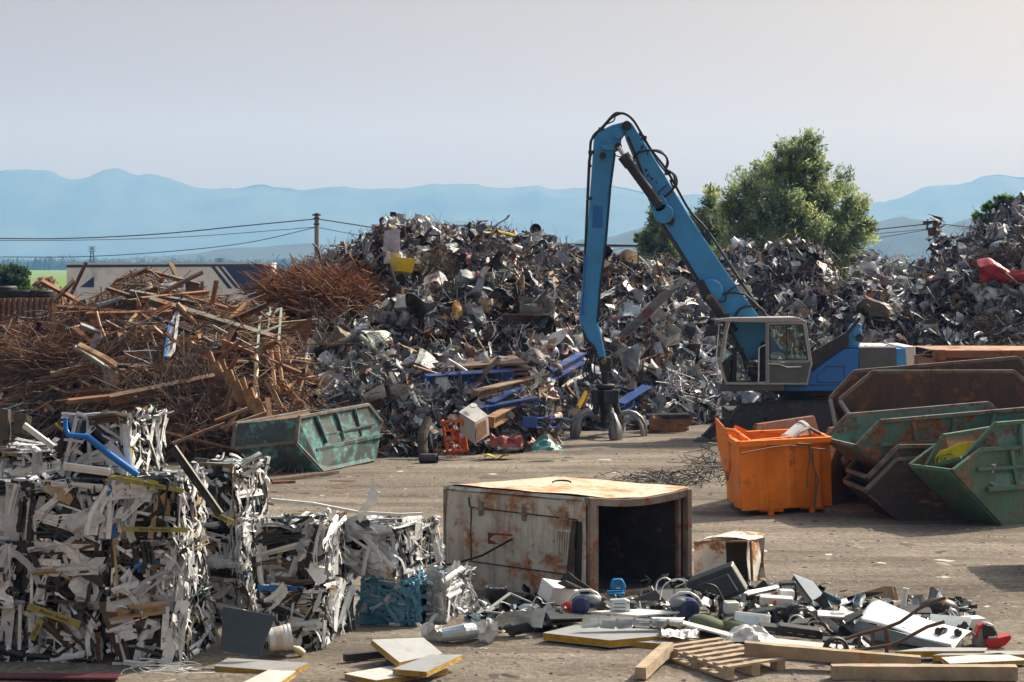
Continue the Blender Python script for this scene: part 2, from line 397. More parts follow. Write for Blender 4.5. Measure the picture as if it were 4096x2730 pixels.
def leaf_mesh(name, lobes, per, leaf, tints, up=0.5, sub=0.42, aspect=0.3):
    """lobes: (centre, radii, sprays) clumps of leaf sprays with gaps between them"""
    C, A, B, T_ = [], [], [], []
    for c, rad, ns in lobes:
        c = np.array(c); rad = np.array(rad)
        d = rng.normal(size=(ns, 3)); d /= np.linalg.norm(d, axis=1)[:, None]
        rr = rng.random(ns)**0.5*1.08
        sp = c+d*rad*rr[:, None]
        tone = np.array(tints)[rng.integers(0, len(tints), ns)]*(0.8+0.4*rng.random((ns, 1)))
        dirs = d*0.7+np.array([0, 0, up]); dirs /= np.linalg.norm(dirs, axis=1)[:, None]
        k = per
        cen = np.repeat(sp, k, 0)+rng.normal(size=(ns*k, 3))*sub*rad.mean()*0.33+np.repeat(dirs, k, 0)*(rng.random((ns*k, 1))-0.3)*sub*rad.mean()
        ax = np.repeat(dirs, k, 0)+rng.normal(size=(ns*k, 3))*0.55; ax /= np.linalg.norm(ax, axis=1)[:, None]
        bx = np.cross(ax, rng.normal(size=(ns*k, 3))); bx /= np.linalg.norm(bx, axis=1)[:, None]
        L_ = leaf*(0.6+0.8*rng.random((ns*k, 1)))
        C.append(cen); A.append(ax*L_); B.append(bx*L_*aspect); T_.append(np.repeat(tone, k, 0)*(0.85+0.3*rng.random((ns*k, 1))))
    C, A, B, T_ = map(np.concatenate, (C, A, B, T_)); n = len(C)
    V = np.stack([C-A, C+B, C+A, C-B], 1).reshape(-1, 3); Q = np.arange(4*n).reshape(n, 4)
    return V, Q, T_
def tree(name, base, lobes, label, per=40, leaf=0.1, tints=((0.07, 0.11, 0.03), (0.05, 0.085, 0.025), (0.10, 0.13, 0.035)), trunk_r=0.2, cat='tree', group=None, **kw):
    t = thing(name, base, label, cat, group)
    V, Q, C = leaf_mesh(name, lobes, per, leaf, tints, **kw)
    link('crown', np_mesh('crown', V-np.array(base), Q, C, m_leaf), parent=t)
    m = MB(); base = Vector(base)
    ctr = sum((Vector(l[0]) for l in lobes), Vector())/len(lobes)
    fork = base.lerp(Vector((ctr.x, ctr.y, base.z+0.45*(ctr.z-base.z))), 1.0)
    m.tube([base+Vector((0, 0, -0.2)), base.lerp(fork, 0.5)+Vector((0.1, 0, 0))*trunk_r*5, fork], [trunk_r*1.3, trunk_r, trunk_r*0.8], 8)
    for c, rad, ns in lobes:
        c = Vector(c); mid = fork.lerp(c, 0.5)+Vector((rnd.uniform(-.3, .3), rnd.uniform(-.3, .3), rnd.uniform(0, .3)))*trunk_r*2
        m.tube([fork, mid, c], [trunk_r*0.55, trunk_r*0.35, trunk_r*0.12], 6)
        for q in range(5):
            e = c+Vector((rnd.uniform(-1, 1)*rad[0], rnd.uniform(-1, 1)*rad[1], rnd.uniform(-.3, 1)*rad[2]))*0.8
            m.tube([mid.lerp(c, rnd.random()), c.lerp(e, 0.5)+Vector((0, 0, 0.1)), e], [trunk_r*0.2, trunk_r*0.12, trunk_r*0.04], 5)
    m.build('trunk', m_bark, t)
    return t
def lobe(x, y, Y, rx, rz, n, ry=None):   # photo px of the clump's centre, its radii in photo px
    return (pt(x, y, Y), (px(rx, Y), px(ry or rx, Y), px(rz, Y)), n)
Y0 = 80
WT = ((0.23, 0.29, 0.13), (0.16, 0.22, 0.115), (0.30, 0.34, 0.14), (0.19, 0.25, 0.15), (0.09, 0.13, 0.07))
tree('willow_tree', gz(3150, 1400).xyz*0+Vector((pt(3170, 1200, Y0).x, Y0, 0)), [
    lobe(3190, 640, Y0, 80, 75, 49), lobe(3150, 600, Y0, 45, 40, 18), lobe(3060, 710, Y0+1, 75, 65, 37), lobe(2975, 760, Y0, 75, 70, 37), lobe(3100, 800, Y0-1, 95, 80, 49), lobe(3240, 760, Y0, 75, 85, 43), lobe(2930, 830, Y0, 50, 50, 18), lobe(3265, 660, Y0, 45, 55, 16), lobe(3120, 690, Y0, 60, 60, 24), lobe(3300, 820, Y0, 70, 80, 31),
    lobe(2960, 900, Y0, 80, 80, 49), lobe(3080, 930, Y0-1, 100, 90, 68), lobe(3220, 910, Y0-1, 100, 90, 68), lobe(3350, 740, Y0+1, 60, 70, 22), lobe(3400, 820, Y0, 60, 65, 23), lobe(3350, 900, Y0, 75, 75, 37), lobe(3460, 900, Y0, 40, 50, 12),
    lobe(3430, 930, Y0+1, 70, 70, 27), lobe(3390, 1020, Y0, 90, 80, 49), lobe(3290, 1050, Y0, 110, 100, 68), lobe(3100, 1050, Y0, 140, 80, 74), lobe(2950, 1010, Y0, 80, 90, 55), lobe(3350, 1130, Y0, 60, 90, 34), lobe(3220, 590, Y0, 60, 50, 24)],
    'tall pale green willow rising behind the scrap heaps beside the boom', per=62, leaf=0.085, sub=0.5, tints=WT, trunk_r=0.35)
tree('small_tree', (pt(2840, 1200, 84).x, 84, 0), [lobe(2845, 830, 84, 38, 75, 40), lobe(2810, 900, 84, 55, 60, 50), lobe(2880, 930, 84, 50, 70, 55), lobe(2800, 990, 84, 60, 60, 55), lobe(2870, 1020, 84, 60, 60, 60)],
     'slim dark tree between the boom and the tall willow', per=50, leaf=0.09, sub=0.5, tints=WT[1:], trunk_r=0.15)
tree('small_tree', (pt(2640, 1200, 88).x, 88, 0), [lobe(2640, 870, 88, 45, 60, 38), lobe(2660, 950, 88, 65, 70, 70), lobe(2600, 980, 88, 50, 50, 45), lobe(2570, 960, 88, 30, 28, 14), lobe(2700, 1010, 88, 60, 60, 60), lobe(2610, 1040, 88, 60, 40, 50)],
     'loose bushy tree seen under the lower side of the boom', per=50, leaf=0.09, sub=0.5, tints=WT, trunk_r=0.15)
# weeds on the far right heap and bushes by the field
tree('bush', (pt(40, 1170, 92).x, 92, 0), [lobe(20, 1120, 92, 60, 45, 60), lobe(70, 1110, 92, 40, 40, 40), lobe(-40, 1130, 92, 60, 45, 40), lobe(60, 1150, 92, 45, 30, 40)],
     'dark green bush at the edge of the field behind the tyres', per=45, leaf=0.12, tints=((0.025, 0.05, 0.018), (0.035, 0.065, 0.02)), trunk_r=0.08, cat='bush')
tree('bush', (pt(175, 1180, 90).x, 90, 0), [lobe(180, 1140, 90, 38, 22, 40), lobe(150, 1150, 90, 20, 15, 15)],
     'small dry pinkish bush behind the tyres', per=40, leaf=0.08, tints=((0.22, 0.14, 0.11), (0.26, 0.17, 0.12)), trunk_r=0.04, cat='bush')
for k_, (x, y, r_) in enumerate(((140, 1175, 40), (220, 1175, 40), (60, 1190, 50), (235, 1190, 30))):
    tree('weed_clump', (pt(x, 1200, 89).x, 89, 0), [lobe(x, y, 89, r_, 22, 26)], 'low green weeds behind the tyres at the field edge', per=36, leaf=0.09,
         tints=((0.10, 0.17, 0.04), (0.07, 0.12, 0.03)), trunk_r=0.03, cat='weeds', group='weeds along the field edge')
# line of cypresses beyond the field: each a thing
cy_mesh = []
for s_ in range(4):
    ls = [((0, 0, 1+1.15*i), (0.9*(1-i/9), 0.9*(1-i/9), 0.9), 10) for i in range(8)]
    V, Q, C = leaf_mesh('cypress', ls, 16, 0.42, ((0.03, 0.05, 0.02), (0.045, 0.07, 0.03)), up=1.0, aspect=0.45)
    cy_mesh.append(np_mesh('cypress', V, Q, C, m_leaf))
YL = 1650
for i in range(84):
    xt = rnd.uniform(-20, 262) if i < 60 else rnd.uniform(1085, 1330)
    o = link('cypress_tree', cy_mesh[i % 4], (pt(xt, 0, YL+rnd.uniform(-60, 60)).x, YL+rnd.uniform(-60, 60), 0))
    s = rnd.choice((0.75, 0.95, 1.0, 1.2, 0.6))*rnd.uniform(0.8, 1.15)*0.85; o.scale = (s*1.3, s*1.3, s)
    tag(o, 'hazy dark cypress standing in the distant row beyond the green field', 'tree', 'cypresses in the distant row')
V, Q, C = leaf_mesh('far_wood', [((pt(xx, 0, 1900).x, 1900, 2.5), (14, 6, 4.5+3*rnd.random()), 30) for xx in range(-200, 1400, 22)], 14, 1.0, ((0.04, 0.06, 0.03), (0.05, 0.075, 0.03)), aspect=0.6, sub=0.5)
tag(link('far_wood', np_mesh('far_wood', V, Q, C, m_leaf)), kind='stuff')
# ================================================================== scrap heaps
m_so = M('scrap_metal', src='object', rough=0.5, metal=0.2, var=0.35, vscale=4, rust=0.22, rscale=2.2, bump=0.2, bscale=9, dirt=0.35)
m_sa = M('scrap_rubble', src='attr', rough=0.55, metal=0.15, var=0.35, vscale=4, rust=0.2, rscale=1.5, bump=0.15, bscale=9, dirt=0.3)
m_ro = M('rusty_steel', src='object', rough=0.8, metal=0.0, var=0.4, vscale=3, rust=0.35, rcol=(0.15, 0.065, 0.03), rscale=2.2, bump=0.25, bscale=14)
m_po = M('painted_metal', src='object', rough=0.4, metal=0.0, var=0.2, vscale=5, rust=0.06, rscale=3, bump=0.08, dirt=0.25)
FAM = {'white': (0.78, 0.78, 0.76), 'light grey': (0.55, 0.58, 0.63), 'grey': (0.25, 0.28, 0.325), 'black': (0.035, 0.037, 0.042), 'rusty': (0.24, 0.125, 0.065), 'brown': (0.17, 0.118, 0.083),
       'tan': (0.46, 0.34, 0.215), 'pink': (0.46, 0.22, 0.23), 'blue': (0.04, 0.15, 0.42), 'yellow': (0.62, 0.38, 0.03), 'teal': (0.10, 0.26, 0.27), 'red': (0.38, 0.045, 0.04), 'orange brown': (0.35, 0.18, 0.085), 'dark red': (0.14, 0.05, 0.04)}

def rv(a=1.0): return Vector((rnd.gauss(0, a), rnd.gauss(0, a), rnd.gauss(0, a)))
def p_sheet(seed, a=1.0, c=0.7, n=6, m=5, fold=0.22):
    """crumpled sheet about a unit across"""
    r = random.Random(seed); off = Vector((seed*5.1, seed*2.3, 0)); k1, k2 = r.uniform(-.5, .5), r.uniform(-.5, .5); mb = MB()
    cut = r.random()
    def fn(u, v):
        x, y = (u-.5)*a, (v-.5)*c*(1-0.4*cut*u)
        z = fold*(abs(u-.5-k1*.5)*1.2+abs(v-.5+k2*(u-.5))*0.9)*r.choice((1, 1))
        q = noise.noise_vector(Vector((x*2.2, y*2.2, 0))+off)*0.20+noise.noise_vector(Vector((x*5, y*5, 3))+off)*0.09
        return Vector((x, y, z-.15))+q
    return mb.grid(fn, n, m)
def p_fold(seed):
    """sheet metal with straight edges and one or two sharp folds"""
    r = random.Random(seed); mb = MB(); w_ = r.uniform(.25, .75); segs = [r.uniform(.15, .6) for _ in range(r.choice((2, 3, 3)))]; t = sum(segs); a = r.uniform(-.4, .4); x, z = -.5, 0.0; prof = [(x, z)]
    for s_ in segs: x += s_/t*math.cos(a); z += s_/t*math.sin(a); prof.append((x, z)); a += r.choice((-1, 1))*r.uniform(.4, 1.5)
    cx_ = sum(p[0] for p in prof)/len(prof); cz_ = sum(p[1] for p in prof)/len(prof); sk = r.uniform(-.3, .3); n = len(prof)-1; off = Vector((seed, 1, 2))
    def fn(u, v):
        i = min(int(u*n+1e-6), n); p = prof[i]; q = Vector((p[0]-cx_+sk*v, (v-.5)*w_, p[1]-cz_)); return q+noise.noise_vector(q*2.5+off)*.06
    return mb.grid(fn, n, 3)
def p_panel(seed):
    """a bent car panel or door skin, smoother, with a flange"""
    r = random.Random(seed); mb = MB(); off = Vector((seed*3.1, 9, 1)); cv = r.uniform(0.3, 0.9)
    def fn(u, v):
        x, y = (u-.5), (v-.5)*0.6
        e = 0.12 if (v > 0.92 or v < 0.08) else 0
        return Vector((x, y, -cv*x*x-0.5*y*y-e))+noise.noise_vector(Vector((x*1.6, y*1.6, 0))+off)*0.22
    return mb.grid(fn, 7, 6)
def p_strip(seed, w_=0.1, kinks=3, ribs=1, amp=0.35, L_=1.0):
    """a bent flat profile; ribs > 1: a channel with ridges along it"""
    r = random.Random(seed); m = kinks*2+2; d = Vector((1, 0, 0)); p = Vector((0, 0, 0)); pts = [p]
    for i in range(m):
        d = (d+Vector((0, r.gauss(0, amp), r.gauss(0, amp*0.8)))*(1 if i % 2 else 0.3)).normalized(); p = p+d*(L_/m); pts.append(p)
    c = sum(pts, Vector())/len(pts); mb = MB(); nv = ribs*2 if ribs > 1 else 1
    tw = r.uniform(-1.2, 1.2)
    def fn(u, v):
        i = min(int(u*m+1e-6), m); q = pts[i]-c; d_ = (pts[min(i+1, m)]-pts[max(i-1, 0)]).normalized()
        s_ = d_.cross(Vector((0, 0, 1)));  s_ = s_.normalized() if s_.length > .01 else Vector((0, 1, 0))
        a = tw*(u-.5); nn = s_.cross(d_); s2 = s_*math.cos(a)+nn*math.sin(a); n2 = s2.cross(d_)
        j = round(v*nv); h = (0.22*w_ if (j % 4 in (1, 2)) else 0) if ribs > 1 else 0
        return q+s2*((v-.5)*w_)+n2*h
    return mb.grid(fn, m, nv)
def p_tube(seed, r_=0.04, bends=1, amp=0.5, n=7):
    r = random.Random(seed); m = bends*3+1; d = Vector((1, 0, 0)); p = Vector((0, 0, 0)); pts = [p]
    for i in range(m):
        d = (d+Vector((0, r.gauss(0, amp), r.gauss(0, amp)))*(0.5 if bends else 0.03)).normalized(); p = p+d/m; pts.append(p)
    c = sum(pts, Vector())/len(pts)
    return MB().tube([q-c for q in pts], r_, n, caps=False)
def p_angle(seed, w_=0.09, kind='L', bend=0.15):
    r = random.Random(seed)
    prof = {'L': [(0, 0), (1, 0), (1, .08), (.08, .08), (.08, 1), (0, 1)], 'U': [(0, 0), (1, 0), (1, .6), (.9, .6), (.9, .08), (.1, .08), (.1, .6), (0, .6)],
            'I': [(0, 0), (1, 0), (1, .1), (.55, .1), (.55, .9), (1, .9), (1, 1), (0, 1), (0, .9), (.45, .9), (.45, .1), (0, .1)], 'B': [(0, 0), (1, 0), (1, 1), (0, 1)]}[kind]
    m = 4; mb = MB(); q = []; by, bz = r.gauss(0, bend), r.gauss(0, bend)
    for i in range(m+1):
        u = i/m-.5
        for a, b in prof: q.append(Vector((u, by*u*u*2+(a-.5)*w_, bz*u*u*2+(b-.5)*w_)))
    k = len(prof)
    mb.add(q, [(i*k+j, i*k+(j+1) % k, (i+1)*k+(j+1) % k, (i+1)*k+j) for i in range(m) for j in range(k)])
    if kind == 'B' and seed % 2: mb.add([q[0], q[1], q[2], q[3]], [(0, 1, 2, 3)])
    return mb
def p_box(seed, open_=True):
    """a crushed appliance casing, one side torn open"""
    r = random.Random(seed); mb = MB(); sx, sy, sz = 0.5, r.uniform(.3, .45), r.uniform(.25, .45); n = 4
    def face(o, a, b): mb.grid(lambda u, v: o+a*u+b*v, n, n)
    X, Y, Z = Vector((2*sx, 0, 0)), Vector((0, 2*sy, 0)), Vector((0, 0, 2*sz)); o = -(X+Y+Z)/2
    face(o, Y, X); face(o, X, Z); face(o+Y, Z, X); face(o, Z, Y); face(o+X, Y, Z)
    if not open_ or r.random() < .4: face(o+Z, X, Y)
    off = Vector((seed*4.4, 1, 2))
    for i, p in enumerate(mb.v): mb.v[i] = p+noise.noise_vector(p*2.0+off)*0.17+noise.noise_vector(p*5+off)*0.05
    return mb
def p_can(seed, n=10):
    r = random.Random(seed); mb = MB()
    mb.lathe((0, 0, -.5), [(0.02, 0), (.1, .02), (.145, .07), (.15, .14), (.15, .86), (.145, .93), (.1, .98), (.02, 1.0)], n)
    off = Vector((seed*2.7, 0, 0))
    for i, p in enumerate(mb.v): mb.v[i] = p+noise.noise_vector(p*2.4+off)*0.05
    return mb
def p_coil(seed, turns=7, r_=0.006, n=4):
    r = random.Random(seed); mb = MB()
    for k in range(turns):
        R0 = r.uniform(.25, .5); a0 = r.random()*6; tl = Vector((r.gauss(0, .4), r.gauss(0, .4), 1)).normalized(); a = tl.orthogonal().normalized(); b = tl.cross(a); sp = r.uniform(2.5, 6); pts = []
        for i in range(13):
            t = a0+sp*i/12; pts.append(a*math.cos(t)*R0*(1+.2*math.sin(3*t+k))+b*math.sin(t)*R0+Vector((r.gauss(0, .04), r.gauss(0, .04), r.gauss(0, .06))))
        mb.tube(pts, r_, n, caps=False)
    return mb
def proto(mb):
    """quads of a builder as arrays"""
    return np.array([tuple(v) for v in mb.v]), np.array([f for f in mb.f if len(f) == 4])
def rmat(nrm=None, spread=1.0):
    """a random turn; with nrm: local z leans to nrm within spread"""
    if nrm is None: return Euler((rnd.uniform(0, 6.28), rnd.uniform(0, 6.28), rnd.uniform(0, 6.28))).to_matrix()
    z = (Vector(nrm)+rv(spread)); z.normalize(); a = z.orthogonal().normalized(); b = z.cross(a); t = rnd.random()*6.28
    x = a*math.cos(t)+b*math.sin(t); return Matrix((x, z.cross(x), z)).transposed()

class Heap:
    """a heap of scrap: ridge line (photo px), foot and ridge depths along it, slope profile"""
    def __init__(s, ridge, foot, back, seed, pw=0.85, lump=0.35):
        s.rx = [p[0] for p in ridge]; s.ry = [p[1] for p in ridge]; s.f = foot; s.b = back; s.seed = seed; s.pw = pw; s.lump = lump
    def at(s, x, t):
        Yf = np.interp(x, [p[0] for p in s.f], [p[1] for p in s.f]); Yr = np.interp(x, [p[0] for p in s.b], [p[1] for p in s.b])
        zt = CAMZ+(HY-np.interp(x, s.rx, s.ry))*Yr/FT
        Y = Yf+(Yr-Yf)*t; X = (x-HX)*Y/FT
        n1 = fbm(X, Y*1.2, 0.35, s.seed, 4)
        if t <= 1: z = zt*max(0, t)**s.pw+n1*s.lump*3*min(1, 4*t*(1.03-t)+.05)
        else: z = zt*(1-(t-1)*1.1)
        return Vector((X, Y+n1*0.6*(1-t if t < 1 else 0), max(-0.1, z)))
    def nrm(s, x, t):
        p = s.at(x, t); a = s.at(x+12, t)-p; b = s.at(x, t+.03)-p; n = a.cross(b)
        return n.normalized() if n.length > 0 else Vector((0, -.5, .8))
    def base(s, name, label, cat, x0, x1, nx, nt, col, mat):
        mb = MB(); mb.grid(lambda u, v: s.at(x0+(x1-x0)*u, v*1.6)-Vector((0, -0.15, 0.2))+noise.noise_vector(Vector((u*nx*.9, v*nt*.9, s.seed)))*0.16, nx, nt)
        return mb
HIDE = [(2885, 1280, 3240, 1560), (3330, 1470, 4200, 2100), (2870, 1690, 3700, 2100), (-100, 1700, 640, 2700), (960, 1660, 1500, 1900)]
def hidden(x, y): return any(a < x < c and b < y < d for a, b, c, d in HIDE)
NOUN = {'scrap_sheet': ('crumpled {} metal sheet', 'sheet', 'crumpled {} sheets'), 'sheet_panel': ('bent {} body panel', 'panel', 'bent {} panels'), 'metal_strip': ('twisted {} metal strip', 'metal strip', 'twisted {} strips'),
        'steel_pipe': ('bent {} steel pipe', 'pipe', '{} pipes'), 'angle_bar': ('{} steel angle bar', 'steel bar', '{} angle bars'), 'appliance_casing': ('crushed {} appliance casing', 'casing', 'crushed {} casings'),
        'gas_cylinder': ('dented {} gas cylinder', 'cylinder', 'dented {} cylinders'), 'wire_tangle': ('loose {} wire tangle', 'wire', '{} wire tangles'), 'steel_rod': ('long {} steel rod', 'rod', 'long {} rods'),
        'square_tube': ('{} square steel tube', 'steel tube', '{} square tubes'), 'steel_girder': ('{} steel girder', 'girder', '{} steel girders'), 'wood_plank': ('{} broken plank', 'plank', '{} broken planks')}
LIB = {}
def meshes(kind, gens, mat):
    LIB[kind] = []
    for g in gens:
        me = bpy.data.meshes.new(kind); me.from_pydata(g.v, [], g.f); me.update(); me.materials.append(mat); LIB[kind].append(me)
meshes('scrap_sheet', [p_fold(i) if i % 2 else p_sheet(i, fold=.1+.05*(i % 6)) for i in range(24)], m_so)
meshes('sheet_panel', [p_panel(i) for i in range(12)], m_so)
meshes('metal_strip', [p_strip(i, w_=.05+.02*(i % 5), kinks=2+i % 3, amp=.15+.12*(i % 4), ribs=1+2*(i % 2)) for i in range(18)], m_so)
meshes('steel_pipe', [p_tube(i, .018+.009*(i % 4), bends=i % 3, amp=.3) for i in range(12)], m_so)
meshes('angle_bar', [p_angle(i, .022+.011*(i % 4), 'LUIB'[i % 4], .1*(i % 3)) for i in range(16)], m_ro)
meshes('appliance_casing', [p_box(i) for i in range(12)], m_so)
meshes('gas_cylinder', [p_can(i) for i in range(8)], m_so)
meshes('wire_tangle', [p_coil(i, 10, .005) for i in range(6)], m_ro)
meshes('steel_rod', [p_tube(i+50, .0045+.002*(i % 3), bends=1 if i % 3 else 0, amp=.12*(i % 4), n=5) for i in range(14)], m_ro)
meshes('square_tube', [p_angle(i, .05+.012*(i % 3), 'B', .04) for i in range(8)], m_ro)
meshes('steel_girder', [p_angle(i, .05+.015*(i % 3), 'IU'[i % 2], .05) for i in range(8)], m_ro)
def clump(names, wts, p, seed):
    """the pieces lie in loads: dark and rusty ones together, pale ones together"""
    n = 2.4*noise.noise(Vector((p.x*.42+seed*7, p.y*.42, p.z*.6)))
    return [w_*((1+2.2*max(0, n)) if k in ('black', 'brown', 'rusty') else (1+1.8*max(0, -n)) if k in ('white', 'light grey') else 1) for k, w_ in zip(names, wts)]
def put(kind, heap, hname, n, fams, size, xr, tr=(0, 1.02), spread=0.7, lay=None, off=0.1, tpow=1.0):
    """n loose pieces of one kind on a heap, each an object; fams: colour names with weights"""
    names = list(fams); wts = list(fams.values()); k = 0; guard = 0
    while k < n and guard < n*12:
        guard += 1
        x = rnd.uniform(*xr); t = tr[0]+(tr[1]-tr[0])*rnd.random()**tpow; p = heap.at(x, t); nn = heap.nrm(x, t)
        yv = HY-(p.z-CAMZ)*FT/p.y
        if hidden(x, yv) or x < -60 or x > 4150: continue
        s = (size[0]+(size[1]-size[0])*rnd.random()**1.6)*(.55 if t > .86 else 1)*(1 if heap is rusty else .78); fam = rnd.choices(names, clump(names, wts, p, heap.seed))[0]
        o = link(kind, rnd.choice(LIB[kind]), p+nn*(rnd.uniform(-.6, 1.0)*off))
        if lay is not None:        # long pieces lying roughly along a direction
            d = (Vector(lay)+rv(spread)); d = (d-nn*d.dot(nn)*rnd.uniform(.5, 1)).normalized(); u = nn.cross(d).normalized(); m3 = Matrix((d, u, d.cross(u))).transposed()
        else: m3 = rmat(nn, spread)
        o.rotation_euler = m3.to_euler(); q = rnd.uniform(.75, 1.3)
        if kind == 'scrap_sheet': q = rnd.choice((.3, .5, .8, 1.1))
        o.scale = (s, s*q, s*rnd.uniform(.6, 1.2)) if kind not in ('steel_rod', 'steel_pipe', 'angle_bar', 'square_tube', 'steel_girder') else (s, min(1.5, s)*q, min(1.5, s)*q)
        f = (rnd.uniform(.7, 1.3) if heap is rusty else rnd.uniform(.5, 1.2)); o.color = (*[min(.85, c*f*rnd.uniform(.92, 1.08)) for c in FAM[fam]], 1)
        a, cat, g = NOUN[kind]
        tag(o, a.format(fam)+' '+hname[0], cat, g.format(fam)+' '+hname[1]); k += 1
def rubble(name, heap, n, mix, fams, size, xr, tr=(0, 1.05), spread=0.9, off=0.1, mat=None, lay=None, flat=0.0):
    """the uncountable rest of a heap as one object; mix: (prototype arrays, weight)"""
    Vs, Qs, Cs = [], [], []; base = 0; names = [np.array(FAM[f]) for f in fams]; wts = list(fams.values())
    for i in range(n):
        V, Q = rnd.choices(mix[0], mix[1])[0]
        x = rnd.uniform(*xr); t = rnd.uniform(*tr); p = heap.at(x, t); nn = heap.nrm(x, t); s = size[0]+(size[1]-size[0])*rnd.random()**2.6*(.6 if t > .88 else 1)
        if lay is not None:
            d = (Vector(lay)+rv(spread)); d = (d-nn*d.dot(nn)*flat).normalized(); u = nn.cross(d).normalized(); m3 = Matrix((d, u, d.cross(u))).transposed()
        else: m3 = rmat(nn, spread)
        W_ = (V*s)@np.array(m3).T+np.array(p+nn*(rnd.uniform(-.8, 1)*off))
        Vs.append(W_); Qs.append(Q+base); base += len(V)
        c = np.array(FAM[rnd.choices(list(fams), clump(list(fams), wts, p, heap.seed))[0]])*(rnd.uniform(.6, 1.25) if heap is rusty else rnd.uniform(.42, 1.1))*(0.94+0.12*rng.random(3)); Cs.append(np.tile(np.minimum(c, .85), (len(Q), 1)))
    return tag(link(name, np_mesh(name, np.concatenate(Vs), np.concatenate(Qs), np.concatenate(Cs), mat or m_sa)), kind='stuff')
PA = {'sheet': [proto(p_fold(i+100) if i % 3 else p_sheet(i+100, n=3, m=3, fold=.1+.04*(i % 6))) for i in range(24)], 'strip': [proto(p_strip(i+100, w_=.05+.02*(i % 5), kinks=2, amp=.2+.12*(i % 3))) for i in range(12)],
      'tube': [proto(p_tube(i+100, .02+.01*(i % 3), bends=1, n=5, amp=.4)) for i in range(8)], 'box': [proto(p_box(i+100)) for i in range(4)], 'coil': [proto(p_coil(i+100, 5, .009, 3)) for i in range(6)],
      'rod': [proto(p_tube(i+200, .005+.002*(i % 3), bends=1+i % 2, n=4, amp=.05+.13*(i % 5))) for i in range(15)], 'bar': [proto(p_angle(i+100, .05+.02*(i % 3), 'LBU'[i % 3], .1)) for i in range(9)]}
def mixof(**k):
    a, b = [], []
    for n_, w_ in k.items():
        for p in PA[n_]: a.append(p); b.append(w_/len(PA[n_]))
    return a, b

RM = [(1000, 1260), (1130, 1130), (1250, 1040), (1330, 1000), (1400, 990), (1480, 940), (1560, 880), (1640, 880), (1740, 900), (1830, 925), (1920, 905), (2020, 930), (2120, 940), (2190, 952), (2270, 990), (2330, 1030), (2440, 1020), (2510, 1045), (2600, 1060), (2700, 1060)]
RR = [(2500, 1060), (2700, 1055), (2780, 1030), (2870, 1050), (2910, 1000), (2950, 980), (3000, 1000), (3050, 990), (3180, 975), (3270, 1000), (3330, 1060), (3375, 1150), (3410, 1070), (3460, 1020), (3550, 1025), (3640, 1055), (3710, 1040), (3750, 985), (3800, 965), (3900, 890), (4010, 815), (4096, 790), (4300, 770), (4600, 900)]
RL = [(-500, 1330), (-200, 1320), (0, 1310), (120, 1295), (230, 1260), (330, 1215), (450, 1190), (520, 1140), (600, 1125), (680, 1170), (760, 1200), (870, 1215), (950, 1225), (1040, 1240), (1120, 1280), (1200, 1400), (1300, 1560), (1420, 1720)]
tall = Heap(RM, [(1000, 42.5), (1300, 41.5), (1500, 40.8), (1900, 41.2), (2170, 42), (2240, 47.0), (2600, 47.6), (2900, 48)], [(1000, 50), (2700, 53)], 1, lump=.48)
right = Heap(RR, [(2500, 47), (2900, 50), (4600, 50)], [(2500, 55), (3300, 57), (4600, 58)], 2, lump=.5)
rusty = Heap(RL, [(-500, 41), (250, 41), (420, 39.6), (900, 39.6), (1100, 39.2), (1420, 40.5)], [(-500, 47.5), (1420, 46)], 3, pw=.6, lump=.3)
m_core = M('packed_scrap', (0.055, 0.05, 0.048), rough=0.8, var=0.5, vscale=5, rust=.3, rscale=3, bump=.5, bscale=7)
m_corer = M('packed_rust', (0.06, 0.042, 0.03), rough=0.9, var=0.5, vscale=5, bump=.5, bscale=7)
tag(tall.base('x', '', '', 990, 2690, 150, 40, 0, 0).build('scrap_rubble', m_core), kind='stuff')
tag(right.base('x', '', '', 2520, 4590, 170, 40, 0, 0).build('scrap_rubble', m_core), kind='stuff')
tag(rusty.base('x', '', '', -490, 1400, 150, 36, 0, 0).build('scrap_rubble', m_corer), kind='stuff')
GREYS = {'white': .15, 'light grey': .18, 'grey': .22, 'black': .22, 'brown': .10, 'rusty': .09, 'tan': .03, 'blue': .006, 'teal': .008, 'pink': .01, 'yellow': .004}
GREYR = {'white': .15, 'light grey': .25, 'grey': .27, 'black': .22, 'brown': .06, 'rusty': .04, 'tan': .015, 'dark red': .012}
RUSTS = {'rusty': .28, 'orange brown': .18, 'brown': .24, 'black': .06, 'tan': .14, 'grey': .10}
TH = ('in the tall mixed scrap heap beside the boom', 'in the tall heap'); RH = ('in the grey scrap heap behind the machine', 'in the heap behind the machine'); LH = ('in the rusty steel heap behind the bales', 'in the rusty heap')
rubble('scrap_rubble', tall, 21000, mixof(sheet=.30, strip=.40, tube=.13, box=.02, coil=.05, bar=.10), GREYS, (.06, .6), (1000, 2680), off=.16)
rubble('scrap_rubble', right, 20000, mixof(sheet=.36, strip=.40, tube=.09, box=.01, coil=.11, bar=.03), GREYR, (.06, .62), (2530, 4300), off=.2)
rubble('scrap_rubble', rusty, 3000, mixof(sheet=.04, strip=.2, tube=.1, coil=.12, bar=.2), RUSTS, (.2, .8), (-300, 1400), off=.15, spread=.8)
rubble('scrap_rubble', rusty, 4200, mixof(rod=1), RUSTS, (.4, 1.8), (-300, 1330), tr=(0.1, 1.0), off=.22, spread=.6, lay=(1, .3, .1), flat=.75)
LINES = {'black': .3, 'grey': .25, 'light grey': .15, 'white': .08, 'brown': .12, 'rusty': .10}
rubble('scrap_wire', tall, 2600, mixof(rod=1), LINES, (.3, 1.3), (1050, 2660), off=.25, spread=1.2)
rubble('scrap_wire', right, 2400, mixof(rod=1), LINES, (.3, 1.5), (2560, 4300), off=.3, spread=1.2)
